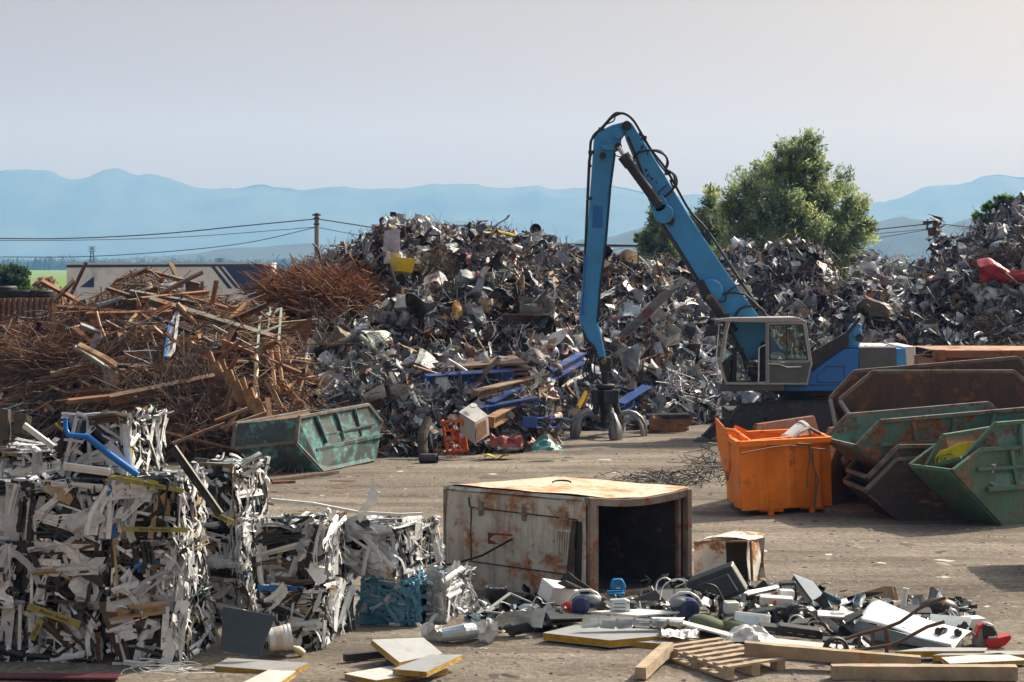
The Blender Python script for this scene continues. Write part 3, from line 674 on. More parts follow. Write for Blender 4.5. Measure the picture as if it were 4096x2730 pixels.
put('scrap_sheet', tall, TH, 120, GREYS, (.25, .85), (1100, 2660), off=.2); put('scrap_sheet', right, RH, 90, GREYR, (.3, .95), (2600, 4150), off=.25)
put('sheet_panel', tall, TH, 80, GREYS, (.5, 1.1), (1150, 2660), off=.2); put('sheet_panel', right, RH, 110, GREYR, (.5, 1.3), (2600, 4150), off=.25)
put('metal_strip', tall, TH, 160, GREYS, (.5, 1.9), (1100, 2660), off=.25); put('metal_strip', right, RH, 130, GREYR, (.6, 2.0), (2600, 4150), off=.25)
put('steel_pipe', tall, TH, 130, {**GREYS, 'rusty': .2}, (.6, 2.2), (1100, 2660), off=.25); put('steel_pipe', right, RH, 45, GREYR, (.5, 1.5), (2600, 4150), off=.25); put('steel_pipe', rusty, LH, 70, RUSTS, (.8, 2.4), (-40, 1300), off=.25)
put('angle_bar', tall, TH, 60, RUSTS, (.6, 1.6), (1100, 2600), off=.2); put('angle_bar', rusty, LH, 220, RUSTS, (.8, 2.6), (-40, 1330), off=.25, lay=(1, .1, -.1), spread=.7)
put('appliance_casing', tall, TH, 60, {'white': .4, 'light grey': .2, 'grey': .25, 'black': .1, 'tan': .05}, (.25, .6), (1150, 2660), off=.1); put('appliance_casing', right, RH, 24, GREYR, (.3, .7), (2600, 4150), off=.2)
put('gas_cylinder', tall, TH, 32, {'pink': 1}, (.4, .65), (1750, 2600), (.12, .95), off=.2); put('gas_cylinder', tall, TH, 14, {'light grey': .5, 'black': .3, 'rusty': .2}, (.5, .9), (1200, 2600), off=.2)
put('wire_tangle', tall, TH, 14, {'brown': .6, 'rusty': .4}, (.7, 1.4), (1200, 2600), off=.1); put('wire_tangle', right, RH, 22, {'brown': .5, 'grey': .3, 'rusty': .2}, (.8, 1.6), (2650, 4100), off=.2); put('wire_tangle', rusty, LH, 14, {'rusty': 1}, (.9, 1.6), (0, 1200), off=.1)
put('steel_rod', rusty, LH, 220, RUSTS, (1.2, 3.4), (-40, 1250), off=.35, lay=(1, .1, .25), spread=.5)
put('steel_rod', tall, TH, 30, RUSTS, (.8, 2.0), (1200, 2600), off=.3)
put('square_tube', rusty, LH, 70, {'orange brown': .4, 'tan': .3, 'brown': .3}, (.7, 1.7), (100, 1300), (0, .9), off=.2)
put('steel_girder', rusty, LH, 60, {'orange brown': .25, 'brown': .35, 'grey': .25, 'tan': .15}, (1.0, 2.6), (200, 1150), (.55, 1.0), off=.15, lay=(1, .1, -.1), spread=.5)
# ================================================================== material handler with grab
m_blue = M('blue_paint', (0.045, 0.32, 0.70), rough=0.36, var=0.14, vscale=1.2, rust=0.05, rscale=1.4, bump=0.06, dirt=0.3, dcol=(0.06, 0.13, 0.2))
m_blue2 = M('fresh_blue_paint', (0.015, 0.16, 0.52), rough=0.35, var=0.08, bump=0.03, dirt=0.1)
m_dark = M('dark_steel', (0.032, 0.034, 0.038), rough=0.55, metal=0.2, var=0.4, dirt=0.3, bump=0.15)
m_rub = M('black_rubber', (0.014, 0.014, 0.015), rough=0.6, var=0.2, bump=0.05)
m_steel = M('worn_steel', (0.24, 0.235, 0.24), rough=0.45, metal=0.5, var=0.4, rust=0.18, rcol=(0.09, 0.06, 0.045), bump=0.15, dirt=0.3)
m_chrome = M('bright_steel', (0.6, 0.6, 0.62), rough=0.2, metal=0.95, var=0.1, bump=0)
m_cabg = M('cab_grey', (0.36, 0.36, 0.36), rough=0.5, var=0.2, dirt=0.3, bump=0.05)
m_grey = M('housing_grey', (0.095, 0.11, 0.125), rough=0.5, var=0.2, dirt=0.25, bump=0.05)
m_whitep = M('white_paint', (0.72, 0.71, 0.69), rough=0.45, var=0.08, rust=0.04, dirt=0.2, bump=0.03)
m_glass = glass('cab_glass', (0.80, 0.90, 0.88), 0.04, 0.10)
m_brass = M('pin_brass', (0.24, 0.17, 0.08), rough=0.5, metal=0.4, bump=0.1)
m_seat = M('seat_black', (0.02, 0.021, 0.024), rough=0.8, bump=0.1)
YC = 44.6; YB = 45.35                       # near side of the cab, near side of the boom
ex = thing('material_handler', (pt(3100, 0, 45.6).x, 45.6, 0), 'blue tracked scrap handler with a raised boom and grey cab', 'excavator')
def poly(name, pts, Y, th, mat, parent, bevel=0.02, **k):
    return MB().prism([pt(x, y, Y) for x, y in pts], (0, th, 0)).build(name, mat, parent, bevel=bevel, **k)
def disc(x, y, Y, r, th, n=20): return MB().lathe(pt(x, y, Y), [(0.001, 0), (r*.9, 0), (r, r*.1), (r, th), (0.001, th)], n, (0, 1, 0))
BOOM = [(2488, 500), (2498, 484), (2513, 482), (2528, 492), (2605, 612), (2760, 868), (2900, 1078), (3000, 1218), (3041, 1272), (3130, 1400), (2985, 1450), (2888, 1268), (2792, 1128), (2700, 978), (2633, 879), (2598, 790), (2545, 640), (2507, 548)]
boom = poly('boom', BOOM, YB, 0.55, m_blue, ex, 0.03)
boom['label'] = 'main boom leaning up from behind the cab'
fl = MB()                                   # dark flange plates along the boom's lower edge
for a, b in zip(BOOM[10:17], BOOM[11:18]): fl.bar(pt(*a, YB+0.27), pt(*b, YB+0.27), 0.64, 0.05, (0, 1, 0)) if False else fl.prism([pt(a[0], a[1], YB-0.03), pt(b[0], b[1], YB-0.03), pt(b[0]+9, b[1]-3, YB-0.03), pt(a[0]+9, a[1]-3, YB-0.03)], (0, 0.61, 0))
fl.build('flange', m_dark, boom)
for x, y, r, nm in ((2634, 815, 34, 'pivot_boss'), (2655, 855, 40, 'pivot_boss'), (2845, 1165, 48, 'pivot_boss')):
    disc(x, y, YB-0.1, px(r, YB), 0.12).build(nm, m_blue, boom, smooth=True)
MB().prism([pt(x, y, YB-0.06) for x, y in ((2610, 800), (2648, 790), (2700, 880), (2690, 905), (2650, 890))], (0, .08, 0)).build('bracket', m_dark, boom, bevel=.01)
MB().prism([pt(x, y, YB-0.12) for x, y in ((2782, 1128), (2812, 1118), (2860, 1200), (2848, 1222), (2815, 1205))], (0, .1, 0)).build('bracket', m_dark, boom, bevel=.01)
disc(2632, 817, YB-0.22, px(16, YB), 0.14).build('pin', m_dark, boom, smooth=True)
disc(2840, 1193, YB-0.26, px(15, YB), 0.18).build('pin', m_brass, boom, smooth=True)
# scorched spots in the boom's paint
sp = MB()
for i in range(16):
    x, y = 2540+rnd.random()*30+i*4.5, 520+i*17+rnd.random()*20
    if 5 < i < 9: continue
    sp.prism([pt(x+rnd.uniform(-6, 6)+math.cos(k)*5, y+math.sin(k)*9, YB-0.004) for k in (0, 1.2, 2.4, 3.6, 4.8)], (0, .004, 0))
sp.build('bare_spots', m_dark, boom)
# stick
STICK = [(2374, 605), (2378, 551), (2403, 522), (2450, 500), (2496, 488), (2512, 505), (2506, 530), (2486, 560), (2483, 592), (2459, 612), (2441, 752), (2422, 981), (2400, 1153), (2390, 1290), (2402, 1330), (2424, 1432), (2392, 1432), (2373, 1386), (2352, 1366), (2330, 1320), (2317, 1281), (2333, 1122), (2355, 866)]
stick = poly('stick', STICK, YB+0.06, 0.44, m_blue, ex, 0.03)
stick['label'] = 'vertical stick hanging from the boom tip'
poly('flange', [(2459, 612), (2464, 614), (2446, 752), (2427, 981), (2405, 1153), (2395, 1290), (2390, 1290), (2400, 1153), (2422, 981), (2441, 752)], YB+0.02, 0.5, m_dark, stick, 0)
poly('guard_rail', [(2338, 1020), (2345, 1020), (2333, 1262), (2325, 1262)], YB-0.04, 0.3, m_blue2, stick, 0.005)
poly('patch', [(2372, 822), (2413, 826), (2409, 914), (2369, 912)], YB+0.055, 0.005, m_blue2, stick, 0)
poly('side_plate', [(2398, 578), (2415, 583), (2462, 575), (2480, 590), (2470, 604), (2410, 600)], YB+0.02, 0.05, m_blue, stick, 0.01)
poly('side_plate', [(2326, 1300), (2345, 1352), (2380, 1385), (2392, 1432), (2384, 1432), (2366, 1388), (2336, 1356)], YB+0.02, 0.05, m_dark, stick, 0.005)
disc(2472, 535, YB-0.0, px(22, YB), 0.06).build('boss', m_blue, stick, smooth=True)
disc(2412, 622, YB-0.1, px(14, YB), 0.12, 8).build('valve', m_dark, stick)
disc(2508, 503, YB-0.12, px(19, YB), 0.8).build('pin', m_dark, boom, smooth=True)
disc(2473, 586, YB-0.06, px(15, YB), 0.6).build('pin', m_dark, stick, smooth=True)
# cylinders
c1 = MB(); c1.tube([pt(2505, 640, YB-.16), pt(2632, 815, YB-.16)], px(20, YB), 14); c1.tube([pt(2492, 622, YB-.16), pt(2522, 662, YB-.16)], px(25, YB), 14)
cyl = c1.build('stick_cylinder', m_dark, ex, smooth=True)
MB().tube([pt(2474, 588, YB-.16), pt(2505, 640, YB-.16)], px(9, YB), 12).build('piston_rod', m_chrome, cyl, smooth=True)
c2 = MB(); c2.tube([pt(2840, 1193, YB-.2), pt(2935, 1330, YB-.2)], px(21, YB), 14)
c2.build('boom_cylinder', m_dark, ex, smooth=True)
# hoses
def hose(pts, r=0.022, Y=YB+.05, n=8): 
    P = [pt(x, y, Y) for x, y in pts]; Q_ = []
    for i in range(len(P)-1):
        a, b, c, d = P[max(i-1, 0)], P[i], P[i+1], P[min(i+2, len(P)-1)]
        for k in range(4):
            t = k/4; Q_.append(0.5*((2*b)+(-a+c)*t+(2*a-5*b+4*c-d)*t*t+(-a+3*b-3*c+d)*t**3))
    return MB().tube(Q_+[P[-1]], r, n)
HS = [([(2360, 640), (2361, 600), (2366, 560), (2400, 525), (2440, 478), (2468, 460), (2495, 455), (2530, 478), (2562, 528), (2605, 600), (2664, 676), (2700, 740), (2760, 845), (2825, 918), (2900, 1030), (2955, 1115), (3010, 1195), (3045, 1245)], .03, .12),
      ([(2357, 640), (2362, 590), (2372, 545), (2410, 508), (2455, 458), (2482, 453), (2510, 462), (2545, 500), (2580, 570), (2625, 640), (2672, 700)], .024, .3),
      ([(2360, 640), (2352, 800), (2345, 950), (2340, 1025)], .022, .1), ([(2355, 640), (2348, 800), (2338, 1040), (2332, 1260)], .02, .25),
      ([(2420, 500), (2440, 492), (2455, 484), (2460, 470), (2458, 460)], .016, .1), ([(2375, 605), (2364, 625), (2360, 650), (2366, 670)], .016, .05),
      ([(2530, 640), (2555, 610), (2605, 602), (2655, 618), (2672, 650), (2664, 676)], .026, -.06), ([(2545, 640), (2580, 606), (2640, 604), (2668, 640), (2660, 680)], .02, .02),
      ([(2664, 676), (2700, 700), (2708, 735), (2695, 752), (2680, 720)], .022, .1), ([(2665, 680), (2694, 700), (2698, 745), (2670, 780), (2635, 798)], .026, -.05), ([(2672, 740), (2640, 765), (2632, 800)], .012, -.05),
      ([(2860, 1200), (2890, 1178), (2930, 1172), (2980, 1180), (3015, 1210), (3045, 1240)], .024, -.06), ([(2868, 1208), (2900, 1205), (2910, 1170), (2955, 1140)], .014, -.05), ([(2940, 1268), (2960, 1238), (3000, 1225), (3040, 1232), (3060, 1255)], .026, -.06),
      ([(3046, 1240), (3062, 1262), (3090, 1275), (3110, 1272)], .03, .1), ([(2470, 590), (2490, 606), (2498, 622), (2480, 628), (2462, 622)], .012, -.1)]
for p, r, dy in HS: hose(p, r, YB+dy).build('hose', m_rub, ex, smooth=True)
cl = MB()
for x, y in ((2405, 518), (2357, 795), (2364, 610), (2575, 552), (2670, 695), (2828, 925), (2960, 1125)): cl.box(pt(x, y, YB+.2), (.12, .3, .07))
cl.build('hose_clamps', m_dark, ex)
# grab
gx = thing('x', (0, 0, 0), None, None)  # replaced below
bpy.data.objects.remove(gx)
YG = YB+0.28
lk = MB(); lk.prism([pt(x, y, YG-.2) for x, y in ((2394, 1434), (2442, 1430), (2446, 1450), (2432, 1490), (2403, 1492))], (0, .4, 0))
link_ = lk.build('grab_link', m_dark, ex, bevel=.015)
disc(2415, 1447, YG-.26, px(12, YG), .52).build('pin', m_brass, link_, smooth=True)
mt = MB(); c = pt(2420, 1490, YG)
mt.lathe(c, [(.001, 0), (.09, 0), (.09, -.06), (.075, -.08), (.075, -.28), (.1, -.3), (.1, -.36), (.001, -.36)], 16)
mt.lathe(pt(2421, 1540, YG), [(.001, .02), (.2, .02), (.23, 0), (.23, -.05), (.2, -.09), (.17, -.1), (.17, -.2), (.001, -.2)], 20)
mt.build('rotator', m_dark, ex, smooth=True)
ctr = pt(2421, 1560, YG); hub = MB(); hub.lathe(ctr, [(.001, .0), (.2, .0), (.2, -.1), (.13, -.35), (.1, -.62), (.16, -.7), (.16, -.84), (.05, -.9), (.001, -.9)], 14)
hub.build('grab_hub', m_dark, ex, smooth=False)
for k in range(5):
    a = R(-90+14)+k*2*math.pi/5; d = Vector((math.cos(a), math.sin(a), 0)); sd = Vector((-math.sin(a), math.cos(a), 0))
    top = ctr+d*.22
    gcy = MB(); gcy.box(top+Vector((0, 0, -.15)), (.25, .17, .3), Matrix((sd, d, Vector((0, 0, 1)))).transposed()); gcy.tube([top+Vector((0, 0, -.25)), ctr+d*.3+Vector((0, 0, -.55))], .075, 12)
    g = gcy.build('grab_cylinder', m_dark, ex, bevel=.012)
    MB().tube([ctr+d*.3+Vector((0, 0, -.5)), ctr+d*.34+Vector((0, 0, -.68))], .04, 10).build('piston_rod', m_steel, g)
    path = [(.13, -.72), (.25, -.62), (.39, -.54), (.54, -.51), (.69, -.55), (.81, -.65), (.89, -.79), (.93, -.94), (.93, -1.07), (.905, -1.17), (.87, -1.25)]
    wid = [.05, .055, .06, .065, .08, .11, .15, .165, .14, .08, .025]
    m = MB(); n = len(path)
    def fn(u, v):
        i = round(u*(n-1)); r_, z = path[i]; s_ = (v-.5)*2; w_ = wid[i]
        dr = path[min(i+1, n-1)][0]-path[max(i-1, 0)][0]; dz = path[min(i+1, n-1)][1]-path[max(i-1, 0)][1]; l = math.hypot(dr, dz)
        inn = (dz/l, -dr/l); dep = w_*.75*abs(s_)**1.5
        return ctr+d*(r_+inn[0]*dep)+Vector((0, 0, z+inn[1]*dep))+sd*(s_*w_)
    m.grid(fn, n-1, 6)
    t = m.build('tine', m_steel, ex, smooth=True); so = t.modifiers.new('thick', 'SOLIDIFY'); so.thickness = .03; so.offset = 0
    MB().tube([ctr+d*path[i][0]+Vector((0, 0, path[i][1])) for i in range(0, 9)], [.05, .06, .065, .065, .06, .055, .05, .04, .03], 8).build('spine', m_steel, t, smooth=True)
for k, pts in enumerate(([(2375, 1385), (2358, 1440), (2345, 1490), (2365, 1530), (2400, 1532)], [(2380, 1390), (2365, 1450), (2370, 1505), (2400, 1515)], [(2372, 1385), (2340, 1460), (2332, 1500), (2352, 1520), (2398, 1500)], [(2385, 1400), (2378, 1470), (2386, 1520), (2410, 1540)])):
    hose(pts, .017, YG-.1-.06*k).build('hose', m_rub, ex, smooth=True)
# upper body
body = MB()
body.prism([pt(x, y, YC+.25) for x, y in ((3140, 1541), (3225, 1538), (3238, 1496), (3378, 1398), (3435, 1398), (3435, 1566), (3140, 1566))], (0, 2.0, 0))
bo = body.build('upper_body', m_blue2, ex, bevel=.02)
ht = MB()
for a, b in (((3270, 1530), (3270, 1505)), ((3270, 1505), (3305, 1467)), ((3305, 1467), (3377, 1467)), ((3377, 1467), (3377, 1530)), ((3377, 1530), (3270, 1530)), ((3230, 1541), (3435, 1541))): ht.bar(pt(*a, YC+.247), pt(*b, YC+.247), .012, .012)
ht.build('hatch_outline', m_dark, bo)
poly('inner_boom_plate', [(3238, 1432), (3244, 1412), (3388, 1328), (3436, 1270), (3445, 1276), (3397, 1340), (3396, 1391), (3238, 1500)], YC+.35, .12, m_dark, ex, .01)
poly('pivot_bracket', [(3388, 1394), (3410, 1315), (3420, 1300), (3436, 1294), (3447, 1300), (3449, 1345), (3435, 1398)], YC+.5, .6, m_blue, ex, .02)
disc(3440, 1352, YC+.44, px(17, YC), .7).build('roller', m_dark, ex, smooth=True)
disc(3428, 1332, YC+.46, px(20, YC), .06).build('boss', m_blue, ex, smooth=True)
eh = poly('engine_housing', [(3435, 1393), (3586, 1392), (3586, 1540), (3435, 1560)], YC+.3, 1.9, m_grey, ex, .02)
poly('housing_top', [(3437, 1386), (3585, 1386), (3587, 1392.5), (3435, 1392.5)], YC+.3, 1.9, m_whitep, eh, 0)
pp = MB()
for k in range(9): pp.box(pt(3445+rnd.random()*130, 1384, YC+.4+rnd.random()*.8), (.03+.06*rnd.random(), .06, .04))
pp.build('top_fittings', m_dark, eh)
poly('rear_panel', [(3586, 1396), (3621, 1396), (3630, 1470), (3630, 1540), (3586, 1540)], YC+.3, 1.9, m_blue, ex, .01)
poly('counterweight', [(3614, 1388), (3662, 1386), (3664, 1540), (3632, 1540), (3621, 1396)], YC+.28, 2.1, m_whitep, ex, .03)
poly('deck_beam', [(2881, 1538), (3139, 1538), (3139, 1564), (2884, 1566)], YC+.05, 1.2, m_grey, ex, .02)
tt = MB(); tt.lathe(pt(3240, 1610, YC+1.3), [(.001, .3), (.85, .3), (.85, .2), (.7, .18), (.7, .05), (.95, .02), (.95, -.12), (.001, -.12)], 28)
tt.build('turntable', m_dark, ex, smooth=True)
uc = MB(); uc.box(pt(3180, 1660, YC+1.3), (3.2, 1.6, .3)); uc.build('chassis', m_dark, ex, bevel=.02)
def track(Y, dx=0):
    P = [(2912+dx, 1704), (2932+dx, 1660), (2962+dx, 1624), (3110, 1608), (3400, 1608), (3420, 1650), (3420, 1720), (3380, 1757), (2950+dx, 1757), (2912+dx, 1735)]
    t = poly('track', P, Y, .5, m_dark, ex, .03)
    hl = MB()
    for x in (3062, 3118): hl.tube([pt(x-8, 1672, Y-.004), pt(x+8, 1672, Y-.004)], px(9, Y), 10)
    hl.build('slot', m_rub, t)
    sh = MB()
    for a, b in zip(P, P[1:]+P[:1]):
        A, B_ = pt(*a, Y+.25), pt(*b, Y+.25); n_ = max(1, int((B_-A).length/.16))
        for i in range(n_):
            p = A.lerp(B_, (i+.5)/n_); dd = (B_-A).normalized(); sh.box(p+dd.cross(Vector((0, 1, 0)))*.0, (.1, .56, .05), Matrix((dd, Vector((0, 1, 0)), dd.cross(Vector((0, 1, 0))))).transposed())
    sh.build('track_shoes', m_rub, t)
track(YC-.2); track(YC+2.3, 10)
bl = MB(); bl.prism([pt(x, y, YC-.3) for x, y in ((2806, 1752), (2862, 1690), (2905, 1672), (2925, 1700), (2870, 1740), (2835, 1764))], (0, .25, 0)); bl.lathe(gz(2812, 1768) + Vector((0, .1, 0)), [(.001, .09), (.12, .09), (.2, .03), (.22, 0), (.001, 0)], 16)
bl.build('outrigger', m_dark, ex, bevel=.01)
# cab
cabn = YC; cw = 1.0
cab = MB()
def fr(a, b, Y, w_=.06): cab.bar(pt(*a, Y), pt(*b, Y), w_, w_, (0, 1, 0))
for Y in (cabn, cabn+cw):
    for a, b in (((2909, 1283), (2878, 1455)), ((2878, 1455), (2905, 1535)), ((2905, 1535), (3225, 1535)), ((3225, 1535), (3244, 1455)), ((3244, 1455), (3220, 1290)), ((3220, 1290), (2909, 1283)), ((3067, 1286), (3067, 1535))): fr(a, b, Y, .055)
for p in ((2909, 1283), (2878, 1455), (2905, 1535), (3225, 1535), (3244, 1455), (3220, 1290)): cab.bar(pt(*p, cabn), pt(*p, cabn+cw), .07, .07)
for a, b in (((3073, 1296), (3073, 1535)), ((3073, 1296), (3214, 1296)), ((3214, 1296), (3235, 1440)), ((3073, 1444), (3238, 1444))): fr(a, b, cabn-.04, .045)
cabo = cab.build('cab_frame', m_cabg, ex, bevel=.012)
poly('cab_roof', [(2862, 1279), (2918, 1272), (3190, 1270), (3222, 1284), (3222, 1291), (2905, 1289), (2864, 1285)], cabn-.06, cw+.12, m_cabg, cabo, .015)
poly('door_panel', [(3070, 1452), (3242, 1452), (3226, 1532), (3070, 1532)], cabn-.03, .04, m_grey, cabo, .006)
poly('rear_wall', [(3160, 1450), (3242, 1450), (3226, 1532), (3080, 1532)], cabn+cw-.04, .04, m_grey, cabo, 0)
poly('cab_floor', [(2905, 1528), (3225, 1528), (3225, 1540), (2905, 1540)], cabn+.03, cw-.06, m_dark, cabo, 0)
ws = [(3079, 1301), (3209, 1301), (3230, 1440), (3079, 1440)]
m_ = MB(); 
for a, b in zip(ws, ws[1:]+ws[:1]): m_.bar(pt(*a, cabn-.05), pt(*b, cabn-.05), .025, .03, (0, 1, 0))
m_.bar(pt(3146, 1301, cabn-.05), pt(3146, 1440, cabn-.05), .02, .02, (0, 1, 0))
m_.build('window_seal', m_rub, cabo)
poly('door_window', ws, cabn-.04, .006, m_glass, cabo, 0)
poly('side_window', [(2920, 1292), (3062, 1292), (3062, 1530), (2912, 1530), (2886, 1455)], cabn+cw-.02, .006, m_glass, cabo, 0)
poly('door_window', [(3079, 1301), (3209, 1301), (3230, 1440), (3079, 1440)], cabn+cw-.02, .006, m_glass, cabo, 0)
fg = MB(); A, B_ = pt(2909, 1290, cabn), pt(2879, 1455, cabn); fg.prism([A, B_, B_+Vector((0, cw, 0)), A+Vector((0, cw, 0))], (0.006, 0, 0)); fg.build('windscreen', m_glass, cabo)
st = MB(); st.box(pt(3040, 1490, cabn+.5), (.5, .5, .14)); st.prism([pt(x, y, cabn+.28) for x, y in ((3045, 1480), (3090, 1480), (3078, 1370), (3052, 1370))], (0, .46, 0)); st.box(pt(3040, 1515, cabn+.5), (.4, .4, .2)); st.box(pt(3000, 1455, cabn+.2), (.34, .1, .06))
st.build('driver_seat', m_seat, cabo, bevel=.03)
cn = MB(); cn.prism([pt(x, y, cabn+.35) for x, y in ((2920, 1530), (2945, 1530), (2948, 1400), (2938, 1395))], (0, .25, 0)); cn.box(pt(2950, 1400, cabn+.45), (.28, .3, .09)); cn.tube([pt(2960, 1398, cabn+.45), pt(2975, 1440, cabn+.45), pt(2985, 1480, cabn+.5)], .03, 8); cn.box(pt(2905, 1480, cabn+.5), (.1, .6, .5))
cn.build('console', m_dark, cabo, bevel=.01)
rl = MB()
for P in ([(2892, 1300), (2876, 1300), (2866, 1420), (2870, 1500), (2885, 1535)], [(3062, 1380), (3036, 1392), (3034, 1528)], [(2918, 1290), (2906, 1340), (2896, 1440), (2888, 1448)]): rl.tube([pt(x, y, cabn-.08) for x, y in P], .014, 6)
rl.tube([pt(3074, 1455, cabn-.09), pt(3120, 1458, cabn-.09), pt(3150, 1470, cabn-.09), pt(3205, 1468, cabn-.09)], .014, 6)
rl.build('hand_rail', m_whitep, cabo)
mr = MB(); mr.box(pt(2852, 1322, cabn-.05), (.32, .08, .2)); mr.build('mirror', m_dark, cabo, bevel=.02)
mr = MB(); mr.tube([pt(2905, 1310, cabn), pt(2875, 1320, cabn-.04)], .012, 6); mr.build('mirror_arm', m_dark, cabo)
bx_ = MB(); bx_.box(pt(2905, 1264, cabn+.3), (.16, .12, .12)); bx_.tube([pt(2900, 1262, cabn+.3), pt(2895, 1285, cabn+.3)], .02, 6); bx_.build('work_lamp', m_dark, cabo, bevel=.015)
# ================================================================== skips, tank housing, bales
def skipmat(name, col, rust, rcol=(0.13, 0.06, 0.03), **k): return M(name, col, rough=0.6, var=0.3, vscale=2, rust=rust, rcol=rcol, rscale=k.pop('rscale', 2.2), bump=0.2, dirt=0.3, back=k.pop('back', None), streak=k.pop('streak', False))
m_green = skipmat('green_paint', (0.075, 0.175, 0.12), 0.28, rcol=(.12, .08, .05), streak=True)
m_teal = skipmat('old_teal_paint', (0.05, 0.20, 0.18), 0.5, rscale=3.2, streak=True)
m_teal2 = skipmat('worn_teal_paint', (0.10, 0.25, 0.22), 0.36, rcol=(0.085, 0.06, 0.045), rscale=2.6, streak=True)
m_brown = skipmat('rust_brown', (0.085, 0.05, 0.04), 0.3, streak=True)
m_dkbrown = skipmat('dark_rust', (0.045, 0.034, 0.03), 0.25)
m_rustin = skipmat('inner_rust', (0.21, 0.12, 0.075), 0.4)
m_orange = M('orange_paint', (0.86, 0.215, 0.006), rough=0.45, var=0.2, vscale=2.2, rust=0.2, rcol=(0.17, 0.06, 0.02), rscale=2.0, bump=0.08, dirt=0.15, dcol=(.3, .12, .03))
m_rim = M('worn_rim', (0.20, 0.185, 0.165), rough=0.6, metal=.2, var=0.4, rust=0.35, rcol=(.08, .052, .038), rscale=4, bump=.2)
m_yel = M('yellow_paint', (0.66, 0.5, 0.02), rough=0.6, var=0.3, rust=0.1, bump=.1)
m_gpaint = M('dark_green_paint', (0.03, 0.08, 0.03), rough=0.6, var=0.3, bump=.1)
def skip(loc, label, near, far, mo, mi, rim=None, ribs=True, group=None):
    """open skip: near / far: six points of each side wall (bottom, lip, top, top, lip, bottom) in world coordinates"""
    t = thing('waste_skip', loc, label, 'skip', group)
    near = [Vector(p) for p in near]; far = [Vector(p) for p in far]
    wv = (far[2]-near[2]).normalized(); th = 0.035
    for P, s_ in ((near, 1), (far, -1)):
        MB().prism(P, wv*th*s_).build('side_wall', mo if s_ == 1 else mi, t)
    inn = lambda i, P, s_: P[i]+wv*(th+.004)*s_
    for i, j in ((0, 1), (4, 5)):
        MB().slab([inn(i, near, 1), inn(j, near, 1), inn(j, far, -1), inn(i, far, -1)], th).build('end_wall', mo, t)
    MB().slab([inn(0, near, 1), inn(5, near, 1), inn(5, far, -1), inn(0, far, -1)], th).build('floor', mi, t)
    r = MB()
    for P in (near, far):
        for i in (1, 2, 3): r.bar(P[i], P[i+1], .07, .06)
    for i in (1, 4): r.bar(near[i]+wv*.04, far[i]-wv*.04, .066, .056)
    r.build('rim', rim or m_rim, t, bevel=.006)
    if ribs:
        rb = MB(); out = -wv*.025; L_ = near[5]-near[0]
        for f in (.22, .5, .78):
            top = near[2].lerp(near[3], f)-Vector((0, 0, .04)); bot = near[0].lerp(near[5], f)
            rb.bar(top+out, top.lerp(bot, .5)+out, .07, .05, wv)
        a, b = near[1].lerp(near[0], .35)+out*1.2, near[4].lerp(near[5], .35)+out*1.2
        rb.bar(a.lerp(b, .1), b, .055, .07, (0, 0, 1))
        a, b = near[2].lerp(near[1], 1.0)+out, near[3].lerp(near[4], 1.0)+out
        rb.bar(a.lerp(b, .12), b.lerp(a, .12), .05, .05, (0, 0, 1))
        rb.build('rib', mo, t, bevel=.006)
    return t, near, far
def hexa(o, u, prof): return [Vector(o)+Vector(u)*s_+Vector((0, 0, z)) for s_, z in prof]
PROF = [(0, 0.0), (-1.0, .87), (-.45, 1.16), (2.25, 1.16), (2.8, .87), (1.8, 0)]
uC, wC = Vector((.86, .5, 0)), Vector((-.5, .86, 0))
oC = gz(4012, 2103); nC = hexa(oC, uC, PROF); C_, n6, f6 = skip(oC, 'green skip numbered 7, lowest of the two nested at the frame edge', nC, [p+wC*.95 for p in nC], m_green, m_rustin, m_green)
text_mesh('painted_number', '7', .2, m_whitep, C_, pt(3963, 1874, 29.55)+Vector((0, 0, 0)), uC, (0, 0, 1), .003).location = (pt(3963, 1874, 0.001)*0+oC+uC*(-.2)+Vector((0, 0, .86))-wC*.008-origin(C_))
nD = [pt(3990, 1960, 29.8), pt(3856, 1832, 29.72), pt(3981, 1697, 29.9), pt(4420, 1662, 31.0), pt(4520, 1760, 31.3), pt(4400, 1900, 31.0)]
fD = [pt(3830, 1960, 30.15), pt(3703, 1872, 30.12), pt(3772, 1745, 30.25), pt(4170, 1680, 31.4), pt(4260, 1760, 31.6), pt(4160, 1900, 31.4)]
D_, n6, f6 = skip(oC+Vector((.3, .5, 0)), 'faded green skip nested in the green one, yellow paint patch inside', nD, fD, m_teal2, m_rustin, m_green)
fN = (fD[2]-fD[1]).cross(fD[3]-fD[2]).normalized(); fN = fN if fN.y < 0 else -fN
def onD(x, y, o):
    d = pt(x, y, 1.0)-Vector((0, 0, CAMZ)); c = fD[2]+fN*(.045+o); k = (c-Vector((0, 0, CAMZ))).dot(fN)/d.dot(fN); return Vector((0, 0, CAMZ))+d*k
MB().prism([onD(x, y, .09) for x, y in ((3738, 1885), (3741, 1830), (3757, 1805), (3790, 1795), (3835, 1775), (3905, 1764), (3912, 1775), (3880, 1800), (3862, 1832), (3800, 1885))], fN*.004).build('yellow_patch', m_yel, D_)
gq = MB()
for a, b in (((3748, 1828), (3800, 1815)), ((3795, 1815), (3812, 1822)), ((3750, 1830), (3744, 1856)), ((3762, 1838), (3800, 1868)), ((3775, 1832), (3790, 1850))): gq.bar(onD(*a, .1), onD(*b, .1), .004, .05, fN)
gq.build('painted_mark', m_gpaint, D_)
